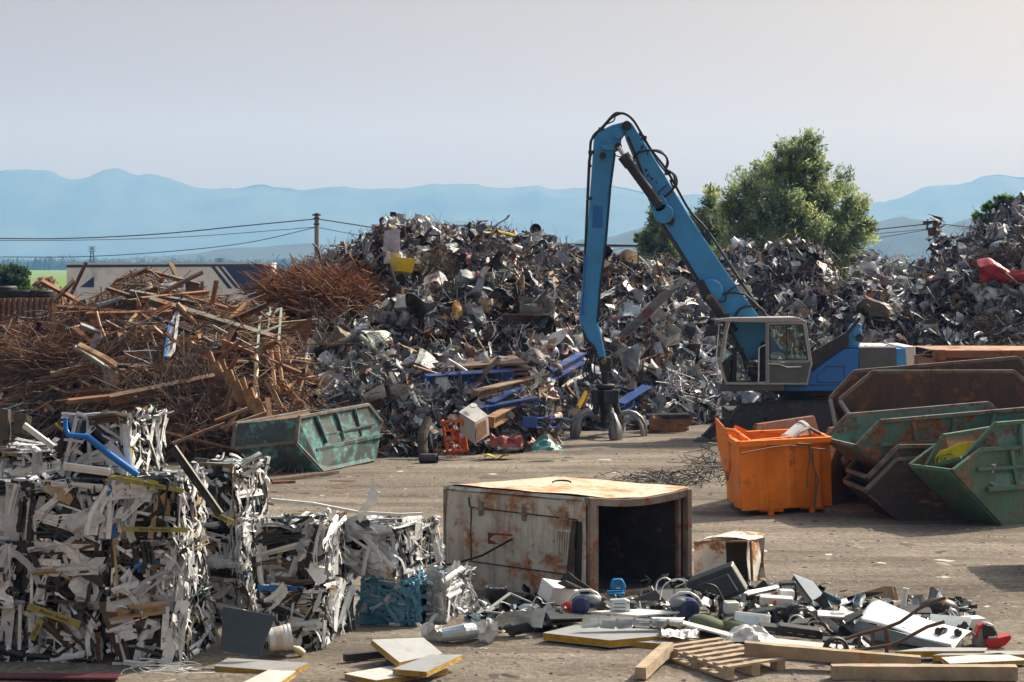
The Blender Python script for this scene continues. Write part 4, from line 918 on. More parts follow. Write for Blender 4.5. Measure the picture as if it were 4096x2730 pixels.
# stack of three by the wall of brown ones
uG, wG = Vector((.99, .1, 0)), Vector((-.1, .99, 0))
PG = [(0, 0), (-.56, .48), (-.08, .95), (1.9, .95), (2.4, .48), (1.85, 0)]
oG = gz(3606, 2085); nG = hexa(oG, uG, PG); skip(oG, 'dark rusty skip on the ground at the bottom of its stack', nG, [p+wG*1.25 for p in nG], m_dkbrown, m_dkbrown, m_rim, group=None)
nF = [p+Vector((.03, .03, .19)) for p in nG]; skip(oG+Vector((0, 0, .19)), 'dark skip with bent grey rim, second from the ground in its stack', nF, [p+wG*1.18 for p in nF], m_dkbrown, m_dkbrown, m_rim, ribs=False)
uE, wE = Vector((.965, .26, .035)), Vector((-.2, .97, 0))
PE = [(.75, -.55), (0, 0), (.40, .36), (2.9, .42), (3.3, 0), (2.5, -.55)]
oE = pt(3424, 1786, 30.6); nE = hexa(oE, uE, PE); skip(oE+Vector((0, 0, -.6)), 'rust streaked teal skip lying on top of the dark stack', nE, [p+wE*1.35 for p in nE], m_teal, m_teal2, m_rim)
# two big brown skips tipped towards the yard
B = [(6.0, 33.5, .7), (5.51, 33.5, 1.65), (6.07, 33.5, 2.12), (8.46, 33.6, 2.12), (8.95, 33.6, 1.7), (8.4, 33.5, .7)]
fB = [Vector(p) for p in B]; nB = [p+Vector((.28, -1.2, -.66)) for p in fB]; skip((7, 33, 0), 'big brown rusty skip tipped forward showing its bare inner wall', nB, fB, m_brown, m_brown, m_rim, ribs=False)
A_ = [(5.9, 34.0, .62), (5.43, 34.0, 1.64), (5.85, 34.0, 2.1), (8.66, 34.1, 2.33), (9.1, 34.1, 1.9), (8.6, 34, .6)]
fA = [Vector(p) for p in A_]; nA = [p+Vector((0, -1.4, -.98)) for p in fA]; skip((7, 33.6, 0), 'outer brown rusty skip holding another tipped skip inside it', nA, fA, m_brown, m_brown, m_rim, ribs=False)
# rust red skip behind the orange one
nH = hexa((5.15, 32.3, 0), (.55, .83, 0), [(0, 0), (-.3, .8), (0, 1.25), (2.2, 1.25), (2.5, .8), (2.2, 0)])
m_redr = skipmat('red_rust', (0.17, 0.055, 0.03), 0.35)
skip((5.15, 32.3, 0), 'rust red skip squeezed between the orange bin and the dark stack', nH, [p+Vector((-1.1, .75, 0)) for p in nH], m_redr, m_redr, m_redr, ribs=False)
# shipping container behind
m_contr = skipmat('container_orange_rust', (0.30, 0.14, 0.085), 0.35)
ct = thing('shipping_container', (10, 37.2, 0), 'rusty orange container standing behind the brown skips', 'container')
x0, x1, Yc, zt = 7.72, 13.3, 36.0, 2.34; m = MB(); n = 60
m.grid(lambda u, v: Vector((x0+(x1-x0)*u, Yc+(.04 if int(u*n) % 4 < 2 else 0), .15+(zt-.2)*v)), n, 1)
m.box(((x0+x1)/2, Yc+2.4, zt/2), (x1-x0-.1, .05, zt-.3)); m.box((x0+.05, Yc+1.2, zt/2), (.05, 2.3, zt-.3)); m.box((x1-.05, Yc+1.2, zt/2), (.05, 2.3, zt-.3)); m.build('side_wall', m_contr, ct)
m = MB(); m.box(((x0+x1)/2, Yc-.02, zt-.03), (x1-x0, .12, .14)); m.box(((x0+x1)/2, Yc-.02, .1), (x1-x0, .12, .16)); m.box((x0, Yc, zt/2), (.13, .13, zt-.2)); m.box((x1, Yc, zt/2), (.13, .13, zt-.2)); m.box((x0, Yc-.01, zt-.05), (.2, .2, .2)); m.build('frame', m_contr, ct, bevel=.01)
m = MB(); m.grid(lambda u, v: Vector((x0+(x1-x0)*u, Yc+.08+2.3*v, zt+.02+.03*math.sin(u*9)*math.sin(v*3))), 20, 4); m.build('roof', M('roof_rust', (.42, .24, .15), rough=.8, rust=.35, bump=.1), ct)

# ---- small green skip in front of the rusty heap
n6 = [pt(1295, 1890, 37.65), pt(1186, 1768, 37.3), pt(1196, 1670, 37.4), pt(1473, 1619, 39.8), pt(1528, 1690, 40.1), pt(1506, 1845, 39.8)]
n6[0].z = .02; n6[5].z = .02
f6 = [p+Vector((-1.18, -.08, -.12)) for p in n6]; f6[0].z = f6[5].z = .02
m_teal3 = skipmat('dark_teal_paint', (0.05, 0.07, 0.07), 0.40, rcol=(0.055, 0.15, 0.145), rscale=3.2)
I_, n6, f6 = skip((-3.7, 38.5, 0), 'short teal skip with flaking paint in front of the rusty heap', n6, f6, m_teal3, m_rustin, m_rim)
MB().slab([n6[1], n6[2], f6[2], f6[1]], .03).build('end_panel', m_teal3, I_); MB().slab([n6[4], n6[3], f6[3], f6[4]], .03).build('end_panel', m_teal3, I_)
# ---- orange bin
ob = thing('waste_bin', (4.3, 31.9, 0), 'orange steel waste bin with dented walls on short feet', 'bin')
FL, FR = pt(2970, 2045, 30.88), pt(3327, 2023, 31.6); FL.z = FR.z = .1
TL, TR = Vector((FL.x-.06, FL.y, 1.14)), Vector((FR.x-.03, FR.y, 1.15)); dv = Vector((-.06, 1.7, 0))
def wall(name, a, b, c, d, th, nu=26, nv=14, ribs=None, dent=.02, seed=0):
    nrm = (b-a).cross(d-a).normalized(); mb = MB()
    def fn(u, v):
        p = a.lerp(b, u).lerp(d.lerp(c, u), v); h = noise.noise(p*1.7+Vector((seed, 0, 0)))*dent+noise.noise(p*4+Vector((seed, 5, 0)))*dent*.4
        if ribs and any(abs(u-r_) < .026 for r_ in ribs): h += .028
        return p+nrm*h
    mb.grid(fn, nu, nv); mb.grid(lambda u, v: fn(u, v)-nrm*th, nu, nv)
    e = [fn(i/nu, 1) for i in range(nu+1)]; k = len(mb.v); mb.add(e+[p-nrm*th for p in e], [(i, i+1, nu+2+i, nu+1+i) for i in range(nu)])
    for uu in (0, 1):
        e = [fn(uu, i/nv) for i in range(nv+1)]; mb.add(e+[p-nrm*th for p in e], [(i, i+1, nv+2+i, nv+1+i) for i in range(nv)])
    return mb.build(name, m_orange, ob)
wall('front_wall', FL, FR, TR, TL, .03, 40, 14, (.25, .55, .86), .035)
wall('side_wall', FL+dv, FL+Vector((-.002, .02, 0)), TL+Vector((-.002, .02, 0)), TL+dv, .03, 20, 14, (.3, .7), .04, 3)
wall('side_wall', FR+Vector((0, .02, 0)), FR+dv, TR+dv, TR+Vector((0, .02, 0)), .03, 20, 14, None, .03, 5)
wall('back_wall', FR+dv, FL+dv, TL+dv, TR+dv, .03, 20, 14, None, .05, 7)
MB().slab([FL+Vector((0, .05, .03)), FR+Vector((0, .05, .03)), FR+dv, FL+dv], .03).build('floor', m_rustin, ob)
m = MB(); m.bar(TL+Vector((0, -.03, 0)), TR+Vector((0, -.03, 0)), .09, .09); m.bar(TL, TL+dv, .08, .08); m.bar(TR, TR+dv, .08, .08); m.bar(TL+dv, TR+dv, .08, .08)
i1, i2 = TL+Vector((.22, .35, 0)), TR+Vector((-.3, .35, .02)); m.bar(i1, i2, .06, .06); m.bar(i1, i1+Vector((0, 1.2, 0)), .05, .06); m.bar(i2, i2+Vector((0, 1.2, 0)), .05, .06); m.bar((i1+i2)/2, (i1+i2)/2+Vector((.1, -.3, 0)), .05, .06)
m.build('top_rail', m_orange, ob, bevel=.008)
pl_ = MB(); pq = [pt(2868, 1672, 32.4), pt(2897, 1706, 32.0), pt(2916, 1740, 31.8), pt(2925, 1830, 31.7), pt(2914, 1925, 31.8), pt(2890, 1830, 32.2), pt(2876, 1780, 32.3)]
pl_.prism(pq, (-.03, .02, 0)).build('tail_plate', m_orange, ob, bevel=.006)
for x, s_ in ((.32, 1), (.78, 1)):
    c = FL.lerp(FR, x)+Vector((0, .12, -.05)); m = MB(); m.box(c, (.09, .2, .16)); m.tube([c+Vector((-.18, -.02, .02)), c+Vector((.2, -.02, .02))], .03, 8)
    m.build('foot', m_orange, ob, bevel=.01)
pi = MB()
for P in ([(3192, 1775), (3240, 1778), (3245, 1830), (3262, 1900), (3262, 1960), (3255, 2030)], [(3235, 1780), (3238, 1840), (3228, 1900), (3230, 1955)], [(3250, 1790), (3252, 1860), (3272, 1920), (3262, 1990), (3258, 2040)], [(2965, 1815), (3080, 1792), (3160, 1782), (3210, 1790), (3310, 1800)]):
    pi.tube([pt(x, y, 30.75+(x-2970)/357*.72) for x, y in P], .012, 6)
pi.build('brake_pipes', m_rubr if 'm_rubr' in globals() else m_rustin, ob)
m = MB(); m.tube([pt(3145, 1778, 31.4), pt(3200, 1730, 31.7), pt(3235, 1712, 31.9), pt(3280, 1735, 32.1)], .03, 8); m.build('bent_pipe', m_rim, ob)
m = MB(); m.tube([pt(2905, 1720, 31.9), pt(2940, 1725, 31.7), pt(2985, 1760, 31.4)], .035, 8); m.box(pt(2960, 1718, 31.9), (.18, .1, .06), (0, .4, .3)); m.build('hook', m_orange, ob)
wd = MB(); wd.lathe(pt(3150, 1775, 32.1), [(.001, 0), (.16, 0), (.17, .03), (.16, .06), (.16, .40), (.145, .44), (.001, .44)], 20, (.6, .3, .45))
dr = thing('white_drum', (pt(3180, 1720, 32.1).x, 32.1, .8), 'white drum with dark seam sticking out of the orange bin', 'drum'); wd.build('shell', m_whitep, dr, smooth=True)
wd = MB(); wd.lathe(pt(3150, 1775, 32.1)+Vector((.6, .3, .45)).normalized()*.36, [(.16, 0), (.168, .012), (.16, .024)], 20, (.6, .3, .45)); wd.build('seam', m_dark, dr)

# ---- rusted enclosure lying in the yard
m_encl = M('rusty_pale_paint', (0.54, 0.53, 0.47), rough=0.6, var=0.2, vscale=2, rust=0.41, rcol=(0.22, 0.11, 0.06), rscale=2.6, bump=0.15, streak=True, dirt=0.35, dcol=(.2, .17, .14))
m_enclt = M('rusty_top', (0.66, 0.52, 0.40), rough=0.75, var=0.15, vscale=3, rust=0.4, rcol=(0.30, 0.15, 0.075), rscale=1.6, bump=0.15, streak=True)
m_encli = M('shaded_inside', (0.05, 0.048, 0.046), rough=0.9, var=0.4, vscale=3, rust=0.2, bump=.2)  # the shade of the interior is put into this near-black colour
m_post = M('frame_rust', (0.24, 0.19, 0.155), rough=0.8, var=0.3, rust=0.3, rscale=5, bump=.2)
F_, L_, R_ = gz(2344, 2405), gz(1773, 2335), gz(2761, 2350); B_ = L_+R_-F_
en = thing('equipment_enclosure', (F_+B_)/2, 'large rusted pale blue metal enclosure, open at one end', 'enclosure')
HZ = Vector((0, 0, 1.2)); eu = (L_-F_).normalized(); ew = (R_-F_).normalized(); nF_ = Vector((eu.y, -eu.x, 0)); nF_ = nF_ if nF_.y < 0 else -nF_
lf = MB(); rc = .14
lf.grid(lambda u, v: F_.lerp(L_, u)+HZ*v+nF_*(noise.noise(Vector((u*3, v*3, 1)))*.02-(.06*max(0, (v-.93)/.07)**2 if v > .93 else 0)-(.05*max(0, (u-.96)/.04)**2 if u > .96 else 0)), 40, 20)
lo = lf.build('side_wall', m_encl, en, smooth=True)
bw = MB(); bw.grid(lambda u, v: L_.lerp(B_, u)+HZ*v, 6, 6); bw.build('back_wall', m_encl, en)
bw = MB(); bw.grid(lambda u, v: R_.lerp(B_, u)+HZ*v, 6, 6); bw.build('side_wall', m_encl, en)
tp = MB(); tp.grid(lambda u, v: F_.lerp(L_, u).lerp(R_.lerp(B_, u), v)+HZ+Vector((0, 0, .02-.07*math.sin(v*3.1)*math.exp(-u*7)-.05*max(0, (u-.92)/.08)**2+.012*noise.noise(Vector((u*4, v*4, 0)))))-nF_*(.06*(1-v)**8), 30, 24)
tp.build('top', m_enclt, en, smooth=True)
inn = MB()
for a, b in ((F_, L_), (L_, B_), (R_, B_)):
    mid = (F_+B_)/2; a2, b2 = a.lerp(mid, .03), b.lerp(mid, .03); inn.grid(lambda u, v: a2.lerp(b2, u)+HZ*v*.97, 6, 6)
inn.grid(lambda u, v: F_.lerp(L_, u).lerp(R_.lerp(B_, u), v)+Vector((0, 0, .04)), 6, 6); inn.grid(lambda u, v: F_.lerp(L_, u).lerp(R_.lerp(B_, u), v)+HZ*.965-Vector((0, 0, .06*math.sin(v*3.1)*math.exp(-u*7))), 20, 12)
inn.build('shaded_lining', m_encli, en)
pf = MB(); o_ = nF_*.0
pf.bar(F_+ew*.06, F_+ew*.06+HZ*1.0, .12, .08, ew); pf.bar(F_+ew*.17+eu*.03, F_+ew*.17+HZ*.95+eu*.03, .07, .05, ew); pf.bar(R_-ew*.05, R_-ew*.05+HZ, .1, .07, ew); pf.bar(R_-ew*.14+eu*.05, R_-ew*.14+eu*.05+HZ*.95, .06, .05, ew)
for i in range(8):
    v0, v1 = i/8, (i+1)/8; z = lambda v: -.07*math.sin(v*3.1)-.035
    pf.bar(F_.lerp(R_, v0)+HZ+Vector((0, 0, z(v0))), F_.lerp(R_, v1)+HZ+Vector((0, 0, z(v1))), .06, .09)
pf.bar(F_+Vector((0, 0, .03)), R_+Vector((0, 0, .03)), .08, .06); pf.build('end_frame', m_post, en, bevel=.006)
def onF(x, y):                                          # photo px -> point on the long side
    d = pt(x, y, 1.0)-Vector((0, 0, CAMZ)); k = (F_-Vector((0, 0, CAMZ))).dot(nF_)/d.dot(nF_); return Vector((0, 0, CAMZ))+d*k
ln = MB()
for P in ([(1885, 2030), (2310, 2080)], [(1885, 2030), (1885, 2245)], [(1880, 2245), (2290, 2302)], [(2310, 2080), (2302, 2200)], [(1880, 2030), (1875, 1990)]):
    for a, b in zip(P, P[1:]): ln.bar(onF(*a)+nF_*.004, onF(*b)+nF_*.004, .014, .012, nF_)
ln.build('door_seam', m_dkbrown, en)
for x, y in ((1925, 2035), (2098, 2055), (2262, 2076)):
    m = MB(); c = onF(x, y); m.box(c+nF_*.02, (.05, .03, .17)); m.tube([c+eu*.06+nF_*.03, c-eu*.06+nF_*.03], .014, 8); m.build('hinge', m_post, en, bevel=.004)
vm = MB(); c0, c1, c2, c3 = onF(2228, 2120), onF(2290, 2126), onF(2278, 2256), onF(2232, 2254)
for a, b in ((c0, c1), (c1, c2), (c2, c3), (c3, c0)): vm.bar(a+nF_*.012, b+nF_*.012, .03, .02, nF_)
for i in range(1, 6): vm.bar(c0.lerp(c1, i/6)+nF_*.012, c3.lerp(c2, i/6)+nF_*.012, .018, .02, nF_)
ve = vm.build('vent', m_encl, en); MB().prism([p+nF_*.002 for p in (c0, c1, c2, c3)], nF_*.003).build('vent_gap', m_rub, ve)
MB().prism([onF(x, y)+nF_*.005 for x, y in ((1952, 2131), (2052, 2138), (2048, 2180), (1954, 2176))], nF_*.004).build('rust_plate', M('plate_rust', (.17, .06, .025), rough=.9, rust=.3, bump=.2), en)
MB().prism([onF(x, y)+nF_*.03 for x, y in ((2295, 2080), (2312, 2085), (2296, 2290), (2280, 2340), (2272, 2300))], nF_*.01).build('torn_edge', m_dkbrown, en)
MB().prism([onF(x, y)+nF_*.004 for x, y in ((2312, 2085), (2330, 2090), (2326, 2360), (2296, 2340), (2300, 2250))], nF_*.004).build('torn_gap', m_rub, en)
m = MB(); m.tube([onF(2055, 2155)+nF_*.03, onF(1970, 2215)+nF_*.2, onF(1880, 2245)+nF_*.35, onF(1780, 2235)+nF_*.5], .013, 6); tag(m.build('cable', m_rub), 'black cable sagging from the enclosure to the pale bale', 'cable')
m = MB(); m.add([p.v[0] for p in []] if False else [], []); c = (F_+B_)/2+HZ+Vector((-.05, .1, .05))
m.tube([c+Vector((.11*math.cos(t), .09*math.sin(t), .0+.012*math.sin(t))) for t in [i*.4 for i in range(9)]], .012, 6)
tag(m.build('strap', m_rub), 'black strap lying on the enclosure roof', 'strap')
# small rusted cabinet beside it
s0, s1, s2 = gz(2775, 2335), gz(3000, 2345), gz(2765, 2290); hz = Vector((0, 0, .5))
cb = thing('metal_cabinet', s0, 'small crushed cabinet with white rusty top beside the enclosure', 'cabinet')
def cw_(name, a, b, h, mat, seed):
    m = MB(); m.grid(lambda u, v: a.lerp(b, u)+h*v+Vector((0, 0, 0))+noise.noise_vector(a.lerp(b, u)*3+h*v*3+Vector((seed, 0, 0)))*.05, 10, 8); return m.build(name, mat, cb)
m_cabw = M('white_enamel', (.7, .7, .67), rough=.4, var=.1, rust=.42, rcol=(.2, .09, .03), rscale=3, bump=.1)
e_ = Vector((.25, .55, 0)); cw_('side_wall', s0, s0.lerp(s1, .55), hz, m_cabw, 1); cw_('side_wall', s1+Vector((-.05, -.1, 0)), s1+e_*.6, hz*1.05, m_cabw, 2); cw_('back_wall', s0+e_, s1+e_, hz, m_cabw, 4)
m = MB(); m.grid(lambda u, v: s0.lerp(s1, u)+e_*v+hz*(1+.12*math.sin(u*3)+.08*u)+noise.noise_vector(Vector((u*3, v*3, 7)))*.03, 12, 8); m.build('top', m_cabw, cb)
m = MB(); m.grid(lambda u, v: s0.lerp(s1, .1+.8*u)+e_*.8+hz*v*.95, 4, 4); m.build('shaded_lining', m_encli, cb)
m = MB(); P = [s0+hz*1.0, s0.lerp(s1, .55)+hz*1.06, s1+hz*1.1+Vector((0, -.05, 0)), s1+Vector((.02, -.08, 0))]; m.tube(P, .02, 6); m.build('bent_edge', m_rustin, cb)

# ---- bales of crushed window profiles
m_prof = M('profile_plastic', src='object', rough=0.27, var=0.2, vscale=7, bump=0.06, dirt=0.18, dcol=(.22, .21, .20))
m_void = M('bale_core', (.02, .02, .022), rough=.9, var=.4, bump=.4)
m_bits = M('profile_bits', src='attr', rough=0.4, var=0.2, vscale=7, bump=0.06, dirt=0.3)
PF = [p_strip(300+i, w_=.06+.022*(i % 5), kinks=1+i % 3, ribs=1+i % 3, amp=(.008, .02, .07)[i % 3]) for i in range(21)]
PC = [p_strip(400+i, w_=.06+.03*(i % 4), kinks=4, ribs=1+i % 2, amp=.42) for i in range(12)]
PS = [p_sheet(500+i, a=1, c=.6, n=5, m=4, fold=.08) for i in range(6)]
def lib(name, gens, mat):
    out = []
    for g in gens:
        me = bpy.data.meshes.new(name); me.from_pydata(g.v, [], g.f); me.update(); me.materials.append(mat); out.append(me)
    return out
LPF, LPC, LPS = lib('crushed_profile', PF, m_prof), lib('crumpled_offcut', PC, m_prof), lib('crushed_sheet', PS, m_prof)
BITS = [proto(g) for g in PF[:14]+PC]
BC = {'white': (0.83, 0.85, 0.88), 'grey': (0.40, 0.43, 0.47), 'black': (0.022, 0.026, 0.032), 'brown': (0.12, 0.075, 0.05), 'tan': (0.5, 0.36, 0.2), 'blue': (0.02, 0.16, 0.5), 'yellow': (0.58, 0.5, 0.06), 'steelblue': (0.10, 0.31, 0.47), 'green': (.05, .16, .13), 'silver': (.62, .63, .66)}
MIXW = {'white': .56, 'grey': .10, 'black': .27, 'brown': .05, 'tan': .03, 'yellow': .005, 'blue': .006, 'green': .012}
m_text = M('print_black', (.03, .03, .03), rough=.6, bump=0)
def bale(x0, x1, yb, yt, Y, dep, yaw, label, mix=MIXW, nf=(40, 34, 16), inner=False, group='bales of crushed window profiles'):
    """front face given in photo px at depth Y"""
    W_, H_ = px(x1-x0, Y)-.10, px(yb-yt, Y)-.045; c = pt((x0+x1)/2, yb, Y); zb = max(0, c.z)
    root = thing('scrap_bale', (c.x, Y, zb), label, 'bale', group); ya = R(yaw)
    root.rotation_euler = (R(rnd.uniform(-1.2, 1.2)), R(rnd.uniform(-1.5, 1.5)), ya); root.location.x += dep/2*math.sin(-ya)*-1*0; root.location.y += dep/2
    cols, wts = list(mix), list(mix.values())
    def facept(f, a, b, o):
        if f == 0: return Vector(((a-.5)*W_, -dep/2-o, b*H_)), Vector((1, 0, 0)), Vector((0, 0, 1)), W_, H_
        if f == 1: return Vector((W_/2+o, (a-.5)*dep, b*H_)), Vector((0, 1, 0)), Vector((0, 0, 1)), dep, H_
        if f == 2: return Vector(((a-.5)*W_, (b-.5)*dep, H_+o)), Vector((1, 0, 0)), Vector((0, 1, 0)), W_, dep
        return Vector((-W_/2-o, (a-.5)*dep, b*H_)), Vector((0, -1, 0)), Vector((0, 0, 1)), dep, H_
    def place(f, Lr, o, crumple):
        a, b = rnd.random(), rnd.random(); p, U, Vv, wu, wv_ = facept(f, a, b, o); n = U.cross(Vv)
        if f in (3,): n = U.cross(Vv)
        t = rnd.gauss(1.57, .5) if (f == 1 and rnd.random() < .6) else rnd.choice((rnd.uniform(0, 3.14), rnd.gauss(0, .25), rnd.gauss(1.57, .25), rnd.uniform(0, 3.14)))
        edge = rnd.random()
        if edge < .12: t = rnd.gauss(0, .04); b = rnd.choice((.03, .97))
        elif edge < .24: t = rnd.gauss(1.57, .04); a = rnd.choice((.03, .97))
        if last and last[0] == f and not crumple and rnd.random() < .45:
            _, t, a, b = last; t += rnd.gauss(0, .05); k_ = rnd.choice((-1, 1))*rnd.uniform(.05, .09); a += -math.sin(t)*k_/wu; b += math.cos(t)*k_/wv_
        if not crumple: last[:] = [f, t, a, b]
        L_ = rnd.uniform(*Lr); ct_, s_ = abs(math.cos(t)), abs(math.sin(t))
        L_ = min(L_, wu*1.05/max(ct_, .01), wv_*1.05/max(s_, .01))
        ha, hb = L_*ct_/2/wu, L_*s_/2/wv_
        a = min(max(a, ha-.03), 1.03-ha) if ha < .5 else .5; b = min(max(b, hb-.02), 1.02-hb) if hb < .5 else .5
        p = facept(f, a, b, o)[0]; d = (U*math.cos(t)+Vv*math.sin(t)+n*rnd.gauss(0, .035)).normalized(); nn = (n+rv(.16 if not crumple else .32)); nn = (nn-d*nn.dot(d)).normalized()
        return p, Matrix((d, nn.cross(d), nn)).transposed(), L_
    k = 0; last = []
    if inner: nf = (nf[0], 5, nf[2])
    root.location.y += rnd.uniform(-.06, .1); root.rotation_euler.z += R(rnd.uniform(-2.5, 2.5))
    for f, n_ in enumerate(nf):
        for i in range(n_):
            cr = (f == 1 and rnd.random() < .4) or (f != 1 and rnd.random() < (.7 if 'steelblue' in mix else .1))
            sh = rnd.random() < .09
            p, m3, L_ = place(f, (.2, .72) if not sh else (.2, .42), rnd.uniform(-.05, .004), cr)
            o = link('crushed_sheet' if sh else 'crumpled_offcut' if cr else 'crushed_profile', rnd.choice(LPS if sh else LPC if cr else LPF), p, root)
            o.rotation_euler = m3.to_euler(); q = rnd.choice((.4, .55, .7, .9) if cr else (.45, .7, 1.0, 1.4, 1.7))*rnd.uniform(.8, 1.2)*(1 if sh else .62); o.scale = (L_, q*(L_ if sh else 1), (L_*.4 if sh else q*.5 if cr else q*.9))
            cn_ = rnd.choices(cols, wts)[0]; f_ = rnd.uniform(.62, 1.03); o.color = (*[min(.86, c_*f_) for c_ in BC[cn_]], 1)
            if cn_ in ('blue', 'yellow', 'tan', 'steelblue') and not sh: o['label'] = {'blue': 'bright blue', 'yellow': 'yellow', 'tan': 'tan', 'steelblue': 'sky blue'}[cn_]+(' crumpled offcut' if cr else ' crushed profile')
            k += 1
    Vs, Qs, Cs = [], [], []; base = 0
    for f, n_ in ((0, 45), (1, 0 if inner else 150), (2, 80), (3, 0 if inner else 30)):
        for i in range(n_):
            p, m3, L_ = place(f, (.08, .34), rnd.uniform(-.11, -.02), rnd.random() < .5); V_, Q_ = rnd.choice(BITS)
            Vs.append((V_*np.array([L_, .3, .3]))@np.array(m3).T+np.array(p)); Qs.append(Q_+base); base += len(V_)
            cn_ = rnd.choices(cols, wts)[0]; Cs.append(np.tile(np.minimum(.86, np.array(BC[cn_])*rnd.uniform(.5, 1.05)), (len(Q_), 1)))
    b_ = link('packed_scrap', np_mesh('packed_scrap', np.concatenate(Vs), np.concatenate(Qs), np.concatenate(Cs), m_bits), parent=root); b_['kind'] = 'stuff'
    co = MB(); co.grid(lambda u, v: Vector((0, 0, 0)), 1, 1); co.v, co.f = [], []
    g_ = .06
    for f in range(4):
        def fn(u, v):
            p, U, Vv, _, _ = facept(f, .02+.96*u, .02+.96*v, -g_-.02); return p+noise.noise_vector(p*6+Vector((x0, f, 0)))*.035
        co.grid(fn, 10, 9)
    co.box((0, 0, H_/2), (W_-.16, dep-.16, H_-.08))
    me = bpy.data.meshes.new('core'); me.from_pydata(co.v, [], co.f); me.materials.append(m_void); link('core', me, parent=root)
    return root, W_, H_
Y1 = 19.5
S = 'crushed profile bale, '
bale(94, 418, 2663, 2415, Y1, 1.1, -2, S+'bottom of the stack at the left corner, big white sheet', inner=True)
bale(447, 786, 2663, 2400, Y1+.02, 1.2, -5, S+'bottom of the stack beside the leaning dark sheet')
bale(94, 410, 2415, 2160, Y1+.03, 1.1, 1, S+'second from the ground in the stack at the left corner', inner=True)
bale(447, 764, 2402, 2150, Y1, 1.2, -5, S+'second from the ground under the yellow taped bale')
bale(101, 432, 2160, 1918, Y1+.05, 1.1, -1, S+'third level, just left of the yellow taped one', inner=True)
bale(432, 757, 2148, 1905, Y1, 1.2, -4, 'bale of white profiles with strips of yellow printed tape, third level')
bale(252, 562, 1908, 1655, Y1+.25, 1.25, -7, 'topmost bale with a bright blue bent pipe across its front')
bale(-230, 88, 2675, 2420, Y1+.1, 1.1, 2, S+'dark, cut by the frame edge at ground level', inner=True)
bale(-235, 85, 2420, 2165, Y1+.1, 1.1, -2, S+'cut by the frame edge on the second level', inner=True)
bale(-240, 96, 2162, 1925, Y1+.25, 1.3, 2, S+'cut by the frame edge on the third level', inner=True)
Y2 = 21.6
bale(764, 1009, 2097, 1850, Y2, 1.0, -14, 'top bale of the second row, white with one long black strip', nf=(40, 34, 14))
bale(770, 1015, 2335, 2097, Y2, 1.0, -10, 'shaded bale of the second row, middle level')
bale(775, 1025, 2575, 2335, Y2, 1.0, -8, 'shaded bale of the second row at ground level')
bale(-60, 250, 1960, 1790, Y2+.6, 1.2, 4, 'low bale behind the top level at the frame edge, white strips on top', nf=(24, 10, 40))
bale(1036, 1332, 2340, 2085, 20.35, 1.2, -9, 'bale with dark curved seals, upper one behind the white bucket', nf=(42, 34, 22))
bale(1053, 1350, 2595, 2345, 20.3, 1.2, -12, 'bale on the ground directly behind the white bucket', nf=(42, 36, 10))
bale(1409, 1700, 2322, 2090, 21.6, 1.1, -28, 'bale of white profiles resting on the blue one by the enclosure', mix={'white': .62, 'grey': .2, 'black': .1, 'tan': .05, 'brown': .03}, nf=(44, 44, 20))
bale(1474, 1741, 2523, 2325, 21.5, 1.0, -20, 'bale of sky blue sheet metal strips under the white bale', mix={'steelblue': .93, 'grey': .04, 'silver': .03}, nf=(60, 6, 8))
bale(1745, 1850, 2520, 2325, 21.75, .9, -20, 'narrow bale of shiny grey strips beside the sky blue one', mix={'silver': .6, 'white': .2, 'grey': .2}, nf=(30, 30, 8))
# ================================================================== background: trailer, poles, wires
m_trw = M('trailer_white', (0.85, 0.85, 0.84), rough=0.6, var=0.1, vscale=.6, dirt=0.3, bump=0.02)
m_trb = M('trailer_navy', (0.018, 0.04, 0.10), rough=0.5, var=0.15, bump=0.02)
YT = 132.0; tr = thing('truck_trailer', (pt(680, 0, YT+1.2).x, YT+1.2, 0), 'long white trailer with slanted navy end stripes behind the rusty heap', 'trailer')
def tq(name, pts, Y, th, m): return MB().prism([pt(x, y, Y) for x, y in pts], (0, th, 0)).build(name, m, tr)
tq('body', [(267, 1062), (1087, 1058), (1087, 1220), (267, 1220)], YT, 2.5, m_trw)
tq('roof', [(264, 1053), (1090, 1051), (1090, 1057), (264, 1060)], YT-.1, 2.7, m_whitep)
tq('top_rail', [(267, 1059), (1050, 1057), (1050, 1066), (267, 1071)], YT-.05, .04, m_trb)
tq('stripe', [(844, 1067), (858, 1067), (930, 1155), (912, 1155)], YT-.03, .02, m_trb); tq('stripe', [(872, 1067), (884, 1067), (958, 1155), (942, 1155)], YT-.03, .02, m_trb)
tq('end_panel', [(894, 1066), (1087, 1064), (1087, 1200), (1000, 1200)], YT-.03, .02, m_trb); tq('skirt', [(370, 1110), (376, 1110), (376, 1150), (320, 1150)], YT-.03, .02, m_trb)
for k in range(6): 
    m = MB(); m.lathe((pt(330+60*k+(300 if k > 2 else 0), 0, YT).x, YT-.05, .5), [(.001, 0), (.3, 0), (.5, .02), (.5, .3), (.001, .3)], 18, (0, 1, 0)); m.build('wheel', m_rub, tr)
m_conc = M('pole_wood', (0.24, 0.20, 0.17), rough=0.9, var=0.2, bump=0.1)
def pole(x, yt, Y, r, label):
    t = thing('utility_pole', (pt(x, 0, Y).x, Y, 0), label, 'pole'); m = MB(); m.tube([pt(x, yt, Y)*1.0, Vector((pt(x, 0, Y).x, Y, -.2))], [r*.75, r], 10); m.build('post', m_conc, t)
    m = MB()
    for dy in (8, 22, 45): m.box(pt(x, yt+dy, Y)+Vector((0, -r, 0)), (.5 if dy == 8 else .35, .12, .1))
    m.build('bracket', m_dark, t); return t
pole(1267, 853, 118, .17, 'wooden power pole rising behind the rebar tangle')
pole(3745, 890, 118, .16, 'power pole half hidden by the peaked grey scrap')
